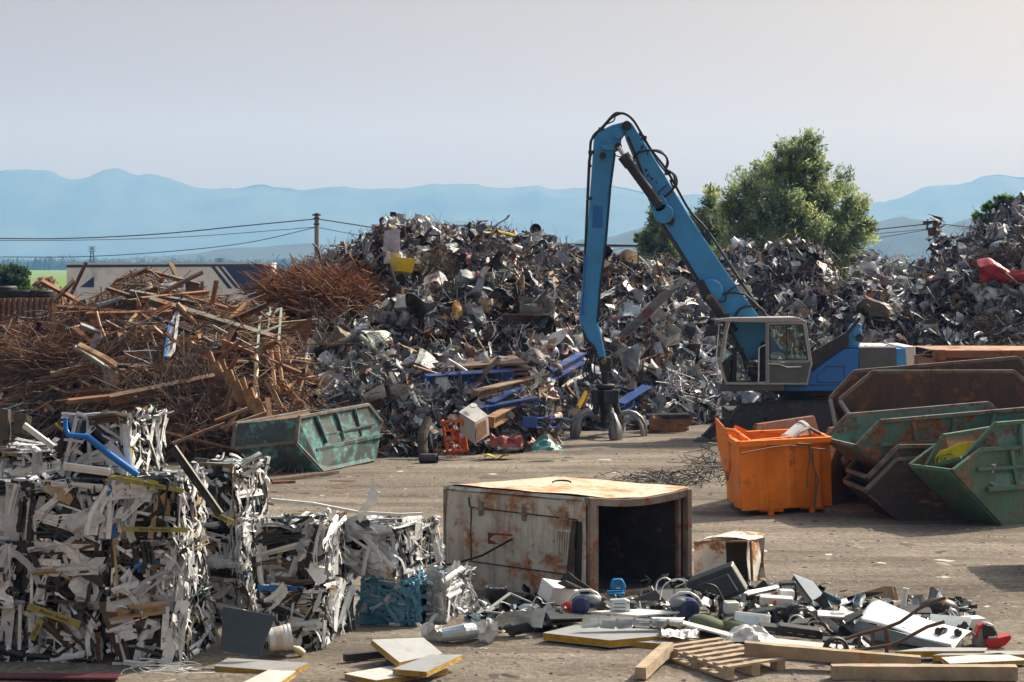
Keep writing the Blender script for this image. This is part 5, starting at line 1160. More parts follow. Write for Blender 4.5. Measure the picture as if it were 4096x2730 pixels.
def wire(pts, Y0_, Y1_, r, label, grp):
    n = len(pts); P = [pt(x, y, Y0_+(Y1_-Y0_)*i/(n-1)) for i, (x, y) in enumerate(pts)]; Q_ = []
    for i in range(n-1):
        a, b, c, d = P[max(i-1, 0)], P[i], P[i+1], P[min(i+2, n-1)]
        for k in range(6):
            t = k/6; Q_.append(0.5*((2*b)+(-a+c)*t+(2*a-5*b+4*c-d)*t*t+(-a+3*b-3*c+d)*t**3))
    tag(MB().tube(Q_+[P[-1]], r, 5).build('power_line', m_rub), label, 'power line', grp)
wire([(-400, 948), (0, 955), (300, 954), (650, 936), (1000, 902), (1264, 877)], 112, 118, .035, 'thick upper cable running from the pole to the frame edge', None)
wire([(-400, 960), (0, 963), (400, 960), (800, 945), (1264, 909)], 112, 118, .02, 'thin middle cable running from the pole over the trailer', None)
wire([(-400, 1028), (0, 1029), (350, 1027), (700, 1005), (1000, 970), (1264, 910)], 112, 118, .024, 'lowest cable sagging toward the trailer roof', None)
wire([(1270, 877), (1420, 900), (1600, 925), (2100, 970), (2700, 985)], 118, 118, .035, 'thick cable leaving the pole toward the tall heap', None)
wire([(1270, 910), (1400, 935), (1600, 965), (2100, 985), (2700, 990)], 118, 118, .02, 'thin cable leaving the pole toward the tall heap', None)
wire([(2300, 982), (2460, 985), (2700, 983), (3000, 965), (3400, 930), (3700, 898), (3745, 894)], 118, 118, .035, 'thick cable passing behind the willow to the hidden pole', None)
wire([(3300, 950), (3480, 938), (3745, 914)], 118, 118, .02, 'middle thin cable between the willow and the hidden pole', None)
wire([(3300, 975), (3480, 957), (3745, 914)], 118, 118, .02, 'lower thin cable between the willow and the hidden pole', None)
wire([(3745, 894), (3900, 912), (4200, 935)], 118, 118, .03, 'cable from the hidden pole into the grey heap', None)
def pylon(x, yt, yb, Y, wd, label):
    t = thing('lattice_pylon', (pt(x, 0, Y).x, Y, 0), label, 'pylon'); m = MB(); zt = pt(x, yt, Y).z; X0 = pt(x, 0, Y).x
    for sx in (-1, 1):
        for sy in (-1, 1): m.bar((X0+sx*wd, Y+sy*wd, 0), (X0+sx*wd*.45, Y+sy*wd*.45, zt), .22, .22)
    n = 7
    for i in range(n):
        for sx in (-1, 1): m.bar((X0+sx*wd*(1-.55*i/n), Y-wd*(1-.55*i/n), zt*i/n), (X0-sx*wd*(1-.55*(i+1)/n), Y-wd*(1-.55*(i+1)/n), zt*(i+1)/n), .16, .16)
    m.build('frame', m_dark, t); m = MB()
    for f in (1.0, .92, .84): m.bar((X0-wd*1.7, Y, zt*f), (X0+wd*1.7, Y, zt*f), .2, .2)
    m.build('cross_arm', m_dark, t)
pylon(368, 988, 1050, 800, .95, 'slim lattice pylon above the trailer roof'); pylon(879, 1034, 1055, 800, 1.1, 'short square lattice frame showing over the trailer roof')

# tyres on a rusty trough behind the heap
tb = MB(); Yq = 56.0
for x0_, x1_ in ((-60, 250),): tb.prism([pt(x0_, 1195, Yq), pt(x1_, 1190, Yq), pt(x1_, 1300, Yq), pt(x0_, 1300, Yq)], (0, 1.2, 0))
for k in range(14): tb.box(pt(-50+k*22, 1245, Yq-.05), (.07, .1, .7))
tag(tb.build('steel_trough', m_rustin), 'rusty ribbed steel trough with tyres on it behind the heap', 'container')
for x, y, yy in ((10, 1182, 0), (10, 1160, 0), (95, 1176, 1), (165, 1176, 2)):
    m = MB(); m.lathe(pt(x, y+14, Yq+.6), [(.25, 0), (.38, -.0), (.42, .04), (.42, .17), (.38, .21), (.25, .21), (.24, .1), (.25, 0)], 22)
    tag(m.build('tyre', m_rub, smooth=True), ('lower tyre of the stack at the frame edge' if y == 1182 else 'upper tyre of the stack at the frame edge' if y == 1160 else 'black tyre lying flat beside the stacked pair' if yy == 1 else 'black tyre lying flat in front of the pinkish bush'), 'tyre')

# ================================================================== singled-out things on the heaps
def spot(heap, x, y, off=0.0):
    """where the view through photo px (x, y) meets a heap's slope"""
    best = None
    for i in range(120):
        t = i/110; p = heap.at(x, t); yy = HY-(p.z-CAMZ)*FT/p.y
        if yy <= y: best = p; break
    p = best or p; Y = p.y-off; return pt(x, y, Y)
def rodbundle(name, heap, x0, x1, y0, y1, n, Ls, lay, spread, cols, r=(.006, .012), label=None, cat=None, kind=None, off=(-.3, .5), amp=.25):
    Vs, Qs, Cs = [], [], []; base = 0
    pr = [proto(p_tube(900+i, rnd.uniform(*r), 2, amp, 4)) for i in range(14)]
    for i in range(n):
        u, v = rnd.gauss(.5, .25), rnd.gauss(.5, .25); p = spot_c(heap, x0+(x1-x0)*u, y0+(y1-y0)*v, rnd.uniform(*off)); V_, Q_ = rnd.choice(pr)
        d = (Vector(lay)+rv(spread)).normalized(); m3 = np.array(Matrix((d, d.orthogonal().normalized(), d.cross(d.orthogonal().normalized()))).transposed()); s = rnd.uniform(*Ls)
        Vs.append((V_*np.array([s, s if amp > .3 else 1.3, s if amp > .3 else 1.3]))@m3.T+np.array(p)); Qs.append(Q_+base); base += len(V_)
        c = np.array(rnd.choice(cols))*rnd.uniform(.6, 1.3); Cs.append(np.tile(c, (len(Q_), 1)))
    return tag(link(name, np_mesh(name, np.concatenate(Vs), np.concatenate(Qs), np.concatenate(Cs), m_wirea)), label, cat, None, kind)
m_wirea = M('rusty_wire', src='attr', rough=.8, var=.3, bump=0)
_sc = {}
def spot_c(heap, x, y, off):
    k = (id(heap), round(x/12), round(y/12))
    if k not in _sc: _sc[k] = spot(heap, x, y).y
    return pt(x, y, _sc[k]-off)
REB = [(0.27, 0.115, 0.05), (0.19, 0.085, 0.045), (0.36, 0.17, 0.075)]
# mound under the rebar tangle
rodbundle('rebar_tangle', tall, 1120, 1430, 1130, 1260, 1400, (1.0, 2.2), (1, .1, -.12), .4, REB, (.006, .011), None, None, 'stuff', (-.2, 1.3))
rodbundle('rebar_tangle', tall, 1140, 1480, 1140, 1280, 800, (.8, 2.0), (1, .1, -.2), .5, REB, (.006, .010), None, None, 'stuff', (-.2, 1.2), .5)
rodbundle('rebar_tangle', tall, 1150, 1350, 1115, 1150, 360, (1.2, 2.4), (1, .1, .10), .22, REB, (.006, .011), None, None, 'stuff', (0, 1.2))
rodbundle('wire_nest', tall, 1080, 1380, 1190, 1330, 900, (.6, 1.5), (.4, .2, -1), .5, [(0.13, .1, .085), (.16, .11, .08)], (.005, .009), None, None, 'stuff', (0, .9))
rodbundle('wire_nest', tall, 1700, 1830, 1010, 1110, 420, (.3, .7), (1, 0, 0), 1.0, [(.12, .085, .065), (.16, .11, .07)], (.005, .009), None, None, 'stuff', (-.1, .5), .6)
rodbundle('wire_nest', right, 3880, 4060, 1250, 1380, 500, (.4, .9), (1, 0, 0), 1.0, [(.13, .09, .07), (.1, .075, .06)], (.006, .01), None, None, 'stuff', (-.1, .5), .6)
rodbundle('wire_nest', right, 3850, 4096, 980, 1080, 500, (.4, .9), (1, 0, 0), 1.0, [(.11, .09, .08), (.15, .13, .12)], (.006, .01), None, None, 'stuff', (-.1, .5), .6)
rodbundle('wire_nest', rusty, 560, 900, 1430, 1680, 1100, (.5, 1.2), (.6, 0, .6), .8, [(.12, .08, .06), (.17, .11, .075), (.2, .14, .1)], (.005, .009), None, None, 'stuff', (-.1, .8), .4)
rodbundle('wire_nest', rusty, 0, 420, 1330, 1520, 900, (.8, 2.0), (1, .1, .3), .4, [(.17, .085, .045), (.12, .075, .05), (.24, .13, .07)], (.006, .01), None, None, 'stuff', (-.1, .8), .25)

def one(name, mb, mat, label, cat, col=None, group=None, **k): return tag(mb.build(name, mat, col=col, **k), label, cat, group)
def rect(c, w_, h_, ang, Y, th, dy=0.0, tilt=0.0):
    """plate facing the camera: centre px, size px, turn; tilt leans its top back"""
    a = R(ang); U = Vector((math.cos(a), dy, -math.sin(a))); Vv = Vector((math.sin(a), tilt, math.cos(a))); p = pt(*c, Y); W_, H_ = px(w_, Y), px(h_, Y)
    return [p-U*W_/2-Vv*H_/2, p+U*W_/2-Vv*H_/2, p+U*W_/2+Vv*H_/2, p-U*W_/2+Vv*H_/2]
def beam2(a, b, Ya, Yb, w_, h_): return MB().bar(pt(*a, Ya), pt(*b, Yb), w_, h_, (0, 0, 1))
# rusty plates and girders of the left heap
def hbeam(heap, a, b, w_, h_, mat, name, label, cat='beam', dy=.85, col=None):
    A, B2 = spot(heap, *a, dy), spot(heap, *b, dy); m = MB(); d = (B2-A).normalized(); u = Vector((0, -.4, 1)).normalized(); s_ = d.cross(u).normalized(); u = s_.cross(d)
    m.bar(A, B2, w_*.18, h_, u); m.bar(A+u*h_/2, B2+u*h_/2, w_, h_*.14, u); m.bar(A-u*h_/2, B2-u*h_/2, w_, h_*.14, u)
    return one(name, m, mat, label, cat, col)
def plate(heap, pts, th, mat, name, label, cat='plate', dy=.75, col=None, crumple=0.0):
    Y = np.mean([spot(heap, *p).y for p in pts])-dy; P = [pt(*p, Y) for p in pts]; m = MB()
    if len(P) == 4 and crumple:
        m.grid(lambda u, v: P[0].lerp(P[1], u).lerp(P[3].lerp(P[2], u), v)+noise.noise_vector(Vector((u*3, v*3, pts[0][0])))*crumple+Vector((0, -.1*math.sin(u*3), 0)), 10, 8)
    else: m.prism(P, (0, th, .02))
    return one(name, m, mat, label, cat, col)
OB, TN, GY = (.30, .15, .075, 1), (.34, .25, .17, 1), (.2, .21, .2, 1)
hbeam(rusty, (352, 1275), (690, 1268), .12, .26, m_ro, 'steel_channel', 'wide orange brown channel lying level across the rusty heap', col=OB)
hbeam(rusty, (565, 1200), (835, 1172), .1, .1, m_ro, 'steel_channel', 'orange brown channel with bolt holes near the heap top', col=OB)
hbeam(rusty, (600, 1205), (1100, 1360), .16, .16, m_ro, 'steel_girder', 'long grey green girder sloping down toward the dark red plate', col=(.2, .21, .18, 1))
hbeam(rusty, (590, 1260), (1020, 1440), .06, .08, m_dark, 'steel_bar', 'thin black bar sloping across the rusty heap', col=None)
hbeam(rusty, (1080, 1390), (1350, 1635), .2, .14, m_ro, 'steel_girder', 'brown box girder sloping down to the teal skip', dy=.6, col=(.24, .14, .085, 1))
hbeam(rusty, (980, 1360), (1300, 1600), .1, .1, m_ro, 'steel_bar', 'flat brown bar lying along the sloping box girder', dy=.7, col=OB)
hbeam(rusty, (440, 1600), (860, 1515), .16, .16, m_ro, 'round_timber', 'bark brown log sticking out of the wire nest', col=(.2, .14, .1, 1))
hbeam(rusty, (300, 1330), (445, 1300), .16, .16, m_ro, 'steel_pipe', 'thick rusty pipe on the heap under the level channel', col=OB)
hbeam(rusty, (0, 1395), (190, 1360), .16, .16, m_ro, 'steel_pipe', 'thick rusty pipe pointing in from the frame edge', col=OB)
hbeam(rusty, (255, 1240), (345, 1050), .06, .06, m_ro, 'steel_bar', 'brown bar with an eyelet leaning up past the trailer', dy=.2, col=(.17, .11, .08, 1))
hbeam(rusty, (165, 1125), (330, 1215), .12, .07, m_ro, 'steel_channel', 'orange brown channel crossing the heap beside the tyres', col=OB)
hbeam(rusty, (220, 1200), (300, 1120), .2, .05, m_ro, 'wood_plank', 'pale tan plank leaning at the heap top by the trailer', col=TN)
hbeam(rusty, (470, 1130), (600, 1075), .14, .08, m_ro, 'steel_channel', 'brown channel jutting up at the very top of the rusty heap', dy=.1, col=(.13, .08, .06, 1))
hbeam(rusty, (680, 1050), (712, 1115), .12, .05, m_ro, 'wood_plank', 'pale plank sticking up at the rusty heap top', dy=.1, col=TN)
hbeam(rusty, (520, 1170), (780, 1215), .1, .1, m_ro, 'steel_girder', 'grey girder lying under the heap top', col=GY)
hbeam(rusty, (590, 1085), (800, 1140), .08, .08, m_ro, 'steel_bar', 'grey flat bar sloping from the heap top', col=GY)
hbeam(rusty, (440, 1190), (540, 1200), .2, .03, m_ro, 'wood_plank', 'short tan board lying level near the heap top', col=TN)
plate(rusty, [(740, 1130), (815, 1128), (815, 1180), (745, 1180)], .02, m_ro, 'steel_plate', 'grey brown square plate under the heap top', col=(.19, .16, .14, 1))
plate(rusty, [(1115, 1337), (1248, 1272), (1240, 1410), (1120, 1425)], .03, m_so, 'steel_plate', 'dark red flat plate between rusty heap and rebar', dy=.6, col=(.17, .065, .05, 1))
plate(rusty, [(1225, 1475), (1515, 1425), (1540, 1545), (1240, 1590)], .03, m_ro, 'steel_plate', 'big curled brown plate above the teal skip', dy=.9, col=(.23, .13, .07, 1), crumple=.12)
plate(rusty, [(410, 1470), (470, 1480), (485, 1560), (430, 1590)], .03, m_ro, 'steel_plate', 'grey rounded plate in the wire nest', col=(.25, .23, .2, 1), crumple=.06)
plate(rusty, [(60, 1310), (160, 1300), (190, 1340), (120, 1370)], .02, m_ro, 'steel_plate', 'bent pinkish brown plate on the tangled rods', col=(.3, .19, .14, 1), crumple=.12)
plate(rusty, [(310, 1210), (342, 1200), (352, 1270), (320, 1275)], .02, m_so, 'steel_plate', 'upright dark blue grey plate on the rusty heap', col=(.07, .085, .11, 1))
for k in range(9):
    x, y = 800+k*27, 1370+k*24+(k % 3)*20
    m = MB(); A = spot(rusty, x, y, .9); s_ = .16+.03*(k % 3); d = Vector((.3+.1*(k % 3), -.2, -1)).normalized(); B2 = A+d*(.7+.15*(k % 4)); r_ = d.cross(Vector((0, 1, 0))).normalized(); u = r_.cross(d)
    for i, j in ((1, 0), (-1, 0)): m.bar(A+r_*i*s_/2, B2+r_*i*s_/2, .012, s_*.8, u)
    for j in (1, -1): m.bar(A+u*j*s_*.4, B2+u*j*s_*.4, s_, .012, u)
    one('box_section', m, m_ro, 'rust orange hollow box section hanging in the row above the teal skip', 'steel box', (.33, .19, .10, 1), 'box sections above the teal skip')
for k, (a, b) in enumerate((((1085, 1400), (1100, 1560)), ((1110, 1390), (1130, 1540)), ((1140, 1560), (1220, 1490)), ((1075, 1530), (1130, 1650)), ((1060, 1440), (1200, 1620)))):
    m = MB(); A, B2 = spot(rusty, *a, 1.1), spot(rusty, *b, 1.1); d = (B2-A).normalized(); s_ = d.cross(Vector((0, 1, 0)))
    m.bar(A+s_*.05, B2+s_*.05, .04, .05, (0, 1, 0)); m.bar(A-s_*.05, B2-s_*.05, .04, .05, (0, 1, 0)); m.lathe(A-Vector((0, .03, 0)), [(.05, 0), (.1, 0), (.1, .05), (.05, .05), (.05, 0)], 14, (0, 1, 0)); m.lathe(B2-Vector((0, .03, 0)), [(.05, 0), (.1, 0), (.1, .05), (.05, .05), (.05, 0)], 14, (0, 1, 0))
    one('link_bar', m, m_ro, 'rust orange link bar with eye ends above the teal skip', 'link bar', (.33, .19, .10, 1), 'eye ended link bars above the skip')
gf = MB(); G4 = [spot(rusty, *p, 1.0) for p in ((1040, 1270), (1125, 1235), (1115, 1375), (1030, 1400))]
for a, b in zip(G4, G4[1:]+G4[:1]): gf.bar(a, b, .05, .05)
gf.bar(G4[0].lerp(G4[3], .5), G4[1].lerp(G4[2], .5), .04, .04); gf.bar(G4[1]+Vector((-.25, 0, 0)), G4[2]+Vector((-.25, 0, 0)), .04, .04); gf.bar(G4[0], G4[0]+Vector((-.8, .3, .1)), .05, .05); gf.bar(G4[3], G4[3]+Vector((-1, .3, .5)), .05, .05)
one('steel_trestle', gf, m_po, 'pale grey green welded frame above the dark red plate', 'frame', (.33, .38, .33, 1))
wf = MB(); G4 = [spot(rusty, *p, 1.0) for p in ((690, 1290), (718, 1225), (695, 1400), (672, 1430))]
for a, b in zip(G4, G4[1:]+G4[:1]): wf.bar(a, b, .06, .05)
wf.bar(G4[0], G4[3], .1, .05); one('mesh_frame', wf, m_po, 'narrow white and blue frame standing in the rusty heap', 'frame', (.5, .5, .5, 1))
bl2 = MB(); bl2.bar(G4[0]+Vector((-.05, -.05, 0)), G4[3]+Vector((-.05, -.05, 0)), .05, .05); one('blue_post', bl2, m_blue2, 'thin blue post along the narrow white frame', 'post')
# dark retaining wall under the heap's overhang
wl = MB(); wl.box(((-3900/7964*40.5), 41.4, .8), (14, .5, 1.6)); one('retaining_wall', wl, m_dkbrown, 'dark brown retaining wall under the tangle behind the bales', 'wall')
for x, y0, y1 in ((98, 1660, 1740), (30, 1640, 1760)):
    m = MB(); m.rough if False else None; m.bar(pt(x-15, y1, 40.3), pt(x, y0, 40.4), .22, .2); m.rough(.08, 3); one('tree_stump', m, m_bark, 'splintered brown post in the dark gap behind the bales' if x == 98 else 'dark post near the frame edge behind the bales', 'post')
# ---- tall heap
def facing_box(heap, x, y, w_, h_, d_, mat, name, label, cat, rot=(0, 0, .3), dy=.3, col=None, open_top=True):
    p = spot(heap, x, y, dy); W_, H_, D_ = px(w_, p.y), px(h_, p.y), d_; m3 = Euler(rot).to_matrix(); m = MB()
    def loc(a, b, c): return p+m3@Vector((a*W_/2, b*D_/2, c*H_/2))
    for q in ([(-1, -1, -1), (1, -1, -1), (1, -1, 1), (-1, -1, 1)], [(1, -1, -1), (1, 1, -1), (1, 1, 1), (1, -1, 1)], [(-1, 1, -1), (-1, -1, -1), (-1, -1, 1), (-1, 1, 1)], [(1, 1, -1), (-1, 1, -1), (-1, 1, 1), (1, 1, 1)], [(-1, -1, -1), (-1, 1, -1), (1, 1, -1), (1, -1, -1)]):
        P = [loc(*k) for k in q]; m.grid(lambda u, v: P[0].lerp(P[1], u).lerp(P[3].lerp(P[2], u), v)+noise.noise_vector(P[0].lerp(P[1], u).lerp(P[3].lerp(P[2], u), v)*2.3)*.05, 6, 6)
    if not open_top: 
        P = [loc(*k) for k in ((-1, -1, 1), (1, -1, 1), (1, 1, 1), (-1, 1, 1))]; m.grid(lambda u, v: P[0].lerp(P[1], u).lerp(P[3].lerp(P[2], u), v), 4, 4)
    o = one(name, m, mat, label, cat, col); return o
facing_box(tall, 1610, 1060, 66, 58, .5, m_po, 'tin_box', 'bright yellow dented tin box on the tall heap', 'box', (.1, .1, .5), .35, (.75, .55, .02, 1))
facing_box(tall, 1600, 878, 32, 42, .3, m_po, 'tin_box', 'grey upright casing at the very top of the tall heap', 'box', (0, 0, .3), -.2, (.4, .4, .39, 1), False)
facing_box(tall, 1572, 862, 22, 18, .2, m_po, 'tin_box', 'small black box at the very top of the tall heap', 'box', (0, 0, .2), -.3, (.02, .02, .02, 1), False)
facing_box(tall, 1735, 955, 30, 60, .25, m_po, 'fuel_pump_case', 'tall narrow white casing with a red spot near the heap top', 'casing', (.1, -.5, .3), .1, (.75, .74, .7, 1), False)
facing_box(tall, 2120, 1235, 75, 62, .4, m_so, 'tin_box', 'grey open sheet box at mid height of the tall heap', 'box', (.5, .15, .2), .3, (.3, .31, .32, 1))
facing_box(tall, 2510, 1035, 56, 46, .4, m_so, 'tin_box', 'tan open carton shaped case on the ridge beside the stick', 'box', (-.3, .3, .4), .1, (.33, .22, .09, 1))
for pts, c_, lb in (([(1930, 900), (1990, 930), (1985, 960), (1925, 935)], (.68, .42, .03), 'crumpled yellow sheet on the heap ridge'), ([(1950, 955), (2020, 1000), (2030, 1020), (1960, 985)], (.66, .38, .03), 'yellow strip of sheet below the crumpled yellow one'), ([(1940, 960), (2070, 1010), (2060, 1045), (1930, 990)], (.12, .105, .09), 'long dark grey brown casing below the yellow sheets'),
                  ([(2020, 975), (2090, 985), (2080, 1030), (2040, 1020)], (.8, .8, .78), 'white folded sheet beside the yellow sheets'), ([(1985, 905), (2010, 915), (2015, 975), (1985, 960)], (.12, .135, .15), 'small dark grey bent plate on the yellow sheet'),
                  ([(2090, 945), (2180, 920), (2170, 960), (2130, 965)], (.8, .8, .8), 'white tray beside the black wheel on the ridge'), ([(1540, 930), (1580, 870), (1600, 900), (1560, 960)], (.62, .62, .56), 'pale upright sheet below the top of the tall heap'),
                  ([(1650, 870), (1720, 860), (1730, 890), (1660, 900)], (.82, .82, .8), 'white crumpled sheet at the top of the tall heap'), ([(1650, 985), (1720, 985), (1720, 1010), (1660, 1010)], (.75, .77, .8), 'round white lid on the tall heap'), ([(1910, 1090), (1960, 1065), (1930, 1130), (1890, 1140)], (.7, .7, .68), 'bent white sheet at the middle of the tall heap'),
                  ([(2800, 1100), (2850, 1095), (2860, 1140), (2810, 1150)], (.6, .6, .6), 'pale sheet beside the boom'), ([(1880, 1250), (1920, 1220), (1950, 1290), (1930, 1310)], (.45, .5, .52), 'pale grey angled duct on the tall heap'), ([(1920, 1190), (1970, 1200), (1965, 1250), (1925, 1240)], (.34, .27, .17), 'tan torn board in the tall heap')):
    plate(tall, pts, .03, m_po, 'bent_sheet', lb, 'sheet', .35, (*c_, 1), .1)
def grille(pts, n, label, dy=.5, col=(.2, .17, .15, 1)):
    Y = spot(tall, *pts[0]).y-dy; P = [pt(*p, Y-.004*abs(p[1]-pts[0][1])*0) for p in pts]; m = MB()
    for i in range(n): m.bar(P[0].lerp(P[1], i/(n-1)), P[3].lerp(P[2], i/(n-1)), .045, .03, (0, 1, 0))
    m.bar(P[0], P[1], .03, .05, (0, 1, 0)); m.bar(P[3], P[2], .03, .05, (0, 1, 0)); one('radiator_grille', m, m_ro, label, 'grille', col)
grille([(2015, 1257), (2200, 1262), (2165, 1300), (1990, 1302)], 34, 'long rusty grille lying level left of the stick')
grille([(2520, 1340), (2700, 1165), (2660, 1160), (2470, 1345)], 34, 'long slanted grille between stick and boom', .8, (.26, .24, .22, 1))
def wheel(heap, x, y, r_, tilt, label, col, dy=.2):
    p = spot(heap, x, y, dy); rr = px(r_, p.y); ax = Vector((tilt, -1, .2)); t = thing('wheel_assembly', p, label, 'wheel'); m = MB(); m.lathe(p, [(rr*.7, -.06), (rr*.9, -.09), (rr, -.06), (rr, .06), (rr*.9, .09), (rr*.7, .06)], 22, ax); m.build('tyre', m_rub, t)
    m = MB(); m.lathe(p, [(.001, .02), (rr*.3, .04), (rr*.5, -.01), (rr*.66, .03), (rr*.72, .06)], 22, ax); m.build('rim', m_po, t, col=col)
wheel(tall, 2142, 918, 22, .2, 'black wheel standing on the heap ridge left of the stick', (.05, .05, .05, 1), -.1); wheel(tall, 2174, 980, 20, -.3, 'grey rimmed wheel lying just below the black one', (.3, .3, .3, 1)); wheel(tall, 2147, 1000, 16, -.5, 'small wheel with rusty rim below the ridge', (.4, .3, .25, 1))
tu = MB(); p = spot(tall, 2190, 1340, .7); tu.grid(lambda u, v: p+Vector(((u-.5)*.95, -.05+.35*math.sin(v*3.1)*-1, -.32*math.sin(max(.0, v)*3.1)*(1-abs(u-.5)**3*6)+(u-.5)*.35)), 14, 10); one('bathtub', tu, m_cabw, 'stained cream bathtub lying tilted left of the stick', 'bathtub')
pb = MB(); p = spot(tall, 2530, 1440, .8)
pb.grid(lambda u, v: p+Vector(((u-.5)*.62*(1-.35*v), -.12*math.sin(u*9+v*4), .36-v*.75*(.7+.3*math.sin(u*6.2+.8)**2)))+noise.noise_vector(Vector((u*4, v*4, 9)))*.09, 22, 18); m_wrap = M('grey_wrap', (.40, .41, .42), rough=.35, var=.25, bump=.5, bscale=10); one('plastic_wrap', pb, m_wrap, 'draped grey plastic sheet hanging just right of the grab', 'plastic sheet')
tk = MB(); p = spot(tall, 2226, 1475, 1.0); tk.sphere(p, .14, 16, 10, (1, 1, .95)); tk.tube([p+Vector((-.04, 0, -.12)), p+Vector((.06, -.02, -.7)), p+Vector((.1, 0, -1.15))], .03, 8); one('boiler_ball', tk, m_rustin, 'rusty ball on a pole standing left of the grab', 'ball')
# blue girders and rusty plate stack
m_bluebeam = M('blue_beam', (.02, .075, .28), rough=.45, var=.25, rust=.25, rcol=(.12, .08, .055), bump=.1)
def bbeam(a, b, dy, w_, h_, label, mat=None, col=None, dyb=None):
    A, B2 = spot(tall, *a, dy), spot(tall, *b, dyb if dyb is not None else dy); m = MB(); d = (B2-A).normalized(); u = Vector((0, -.25, 1)); s_ = d.cross(u).normalized(); u = s_.cross(d)
    m.bar(A, B2, .03, h_, u); m.bar(A+u*h_/2, B2+u*h_/2, w_, .03, u); m.bar(A-u*h_/2, B2-u*h_/2, w_, .03, u); m.box(A, (.03, w_, h_), Matrix((d, s_, u)).transposed()); return one('steel_girder', m, mat or m_bluebeam, label, 'girder', col)
bbeam((1960, 1630), (2330, 1430), .7, .22, .22, 'blue girder rising toward the grab rotator'); bbeam((1900, 1580), (2180, 1510), .6, .2, .16, 'tan rusted girder over the blue ones', m_ro, TN); bbeam((1960, 1690), (2200, 1560), .8, .2, .2, 'orange rusted girder crossing below the blue one', m_ro, (.34, .2, .11, 1))
bbeam((1700, 1520), (2050, 1500), .5, .22, .2, 'dark blue girder lying level under the plate stack'); bbeam((2120, 1690), (2250, 1690), .9, .3, .2, 'short blue girder end left of the grab'); bbeam((2480, 1630), (2590, 1560), .5, .28, .2, 'blue girder end with rusty plate right of the grab')
bbeam((2330, 1640), (2350, 1560), .3, .16, .16, 'rust brown bolted column end behind the grab', m_ro, (.1, .05, .04, 1)); bbeam((2312, 1630), (2345, 1570), .5, .07, .07, 'short yellow bar end behind the grab', m_po, (.6, .38, .03, 1)); bbeam((1880, 1650), (2150, 1600), .7, .14, .12, 'dark blue girder with grey top edge', None)
for k, (x0_, x1_, y0_, y1_) in enumerate(((1630, 1760, 1455, 1442), (1680, 1900, 1480, 1460), (1700, 2110, 1475, 1440), (1720, 2130, 1490, 1462), (1790, 2115, 1505, 1480), (1740, 2060, 1520, 1505))):
    Y = spot(tall, 1900, 1490).y-.6; A, B2 = pt(x0_, y0_, Y), pt(x1_, y1_+10, Y+.2); m = MB(); m.slab([A, B2, B2+Vector((-.3, 1.0, .12)), A+Vector((.1, 1.0, .12))], .055)
    one('steel_plate', m, m_ro, ('short brown plate on the end of the plate stack', 'brown steel plate second in the stack', 'long brown plate, topmost of the stack', 'long brown plate with ragged edge just under the topmost', 'brown plate low in the stack above the blue girder', 'lowest brown plate of the stack')[k], 'plate', (.17, .125, .1, 1))
# orange frame, washing machine and red tank in front
of = MB(); Yo = 40.4; Q4 = [pt(1770, 1690, Yo), pt(1850, 1682, Yo), pt(1868, 1800, Yo+.4), pt(1790, 1810, Yo+.4)]
for a, b in zip(Q4, Q4[1:]+Q4[:1]): of.bar(a, b, .05, .05)
for f in (.3, .6): of.bar(Q4[0].lerp(Q4[3], f), Q4[1].lerp(Q4[2], f), .03, .03)
of.bar(Q4[0], Q4[2], .03, .03); of.bar(Q4[1]+Vector((0, .5, 0)), Q4[2]+Vector((0, .5, 0)), .04, .04); of.bar(Q4[1], Q4[1]+Vector((0, .5, 0)), .04, .04); of.bar(Q4[0], Q4[0]+Vector((0, .5, 0)), .04, .04)
for k in range(26): of.bar(Q4[3].lerp(Q4[1], rnd.random())+rv(.08), Q4[2].lerp(Q4[3], rnd.random())+rv(.08), .008, .008)
one('steel_trestle', of, M('red_orange_paint', (.55, .10, .015), rough=.5, bump=.05), 'bright orange bent frame at the foot of the heap', 'frame')
wm = thing('washing_machine', (pt(1900, 0, 40.6).x, 40.6, 0), 'grey white washing machine casing behind the orange frame', 'washing machine'); Yw = 40.5
m = MB(); P = [pt(1835, 1660, Yw), pt(1905, 1618, Yw+.1), pt(1950, 1650, Yw+.2), pt(1955, 1690, Yw), pt(1900, 1770, Yw-.2), pt(1850, 1750, Yw-.1)]; 
m.prism([pt(1835, 1648, Yw), pt(1900, 1690, Yw-.25), pt(1900, 1778, Yw-.25), pt(1842, 1735, Yw)], (.02, .04, 0)); m.prism([pt(1835, 1648, Yw), pt(1900, 1690, Yw-.25), pt(1952, 1662, Yw+.1), pt(1890, 1612, Yw+.35)], (0, 0, -.03)); m.prism([pt(1900, 1690, Yw-.25), pt(1952, 1662, Yw+.1), pt(1958, 1740, Yw+.1), pt(1900, 1778, Yw-.25)], (-.02, .03, 0))
m.build('casing', M('dull_white', (.42, .41, .40), rough=.5, var=.15, rust=.12, bump=.1), wm); m = MB(); m.lathe(pt(1893, 1628, Yw+.12)+Vector((0, -.02, .02)), [(.001, .02), (.07, .02), (.08, 0)], 16, (0, -.5, .8)); m.build('cap', m_whitep, wm); MB().prism([pt(1905, 1700, Yw-.28), pt(1945, 1680, Yw-.02), pt(1948, 1735, Yw), pt(1905, 1765, Yw-.28)], (-.005, -.02, 0)).build('rust_panel', m_rustin, wm)
rt = MB(); p = pt(2030, 1785, 40.2); rt.grid(lambda u, v: p+Vector(((u-.5)*.62, -.2+.4*v, .26*math.sin(v*3.14)*(1-.3*u)-.05))+noise.noise_vector(Vector((u*3.5, v*3, 3)))*.14, 16, 10); one('crushed_tank', rt, M('dull_red', (.30, .075, .06), rough=.5, var=.2, rust=.2, bump=.1), 'crushed red tank lying at the foot of the heap', 'tank')
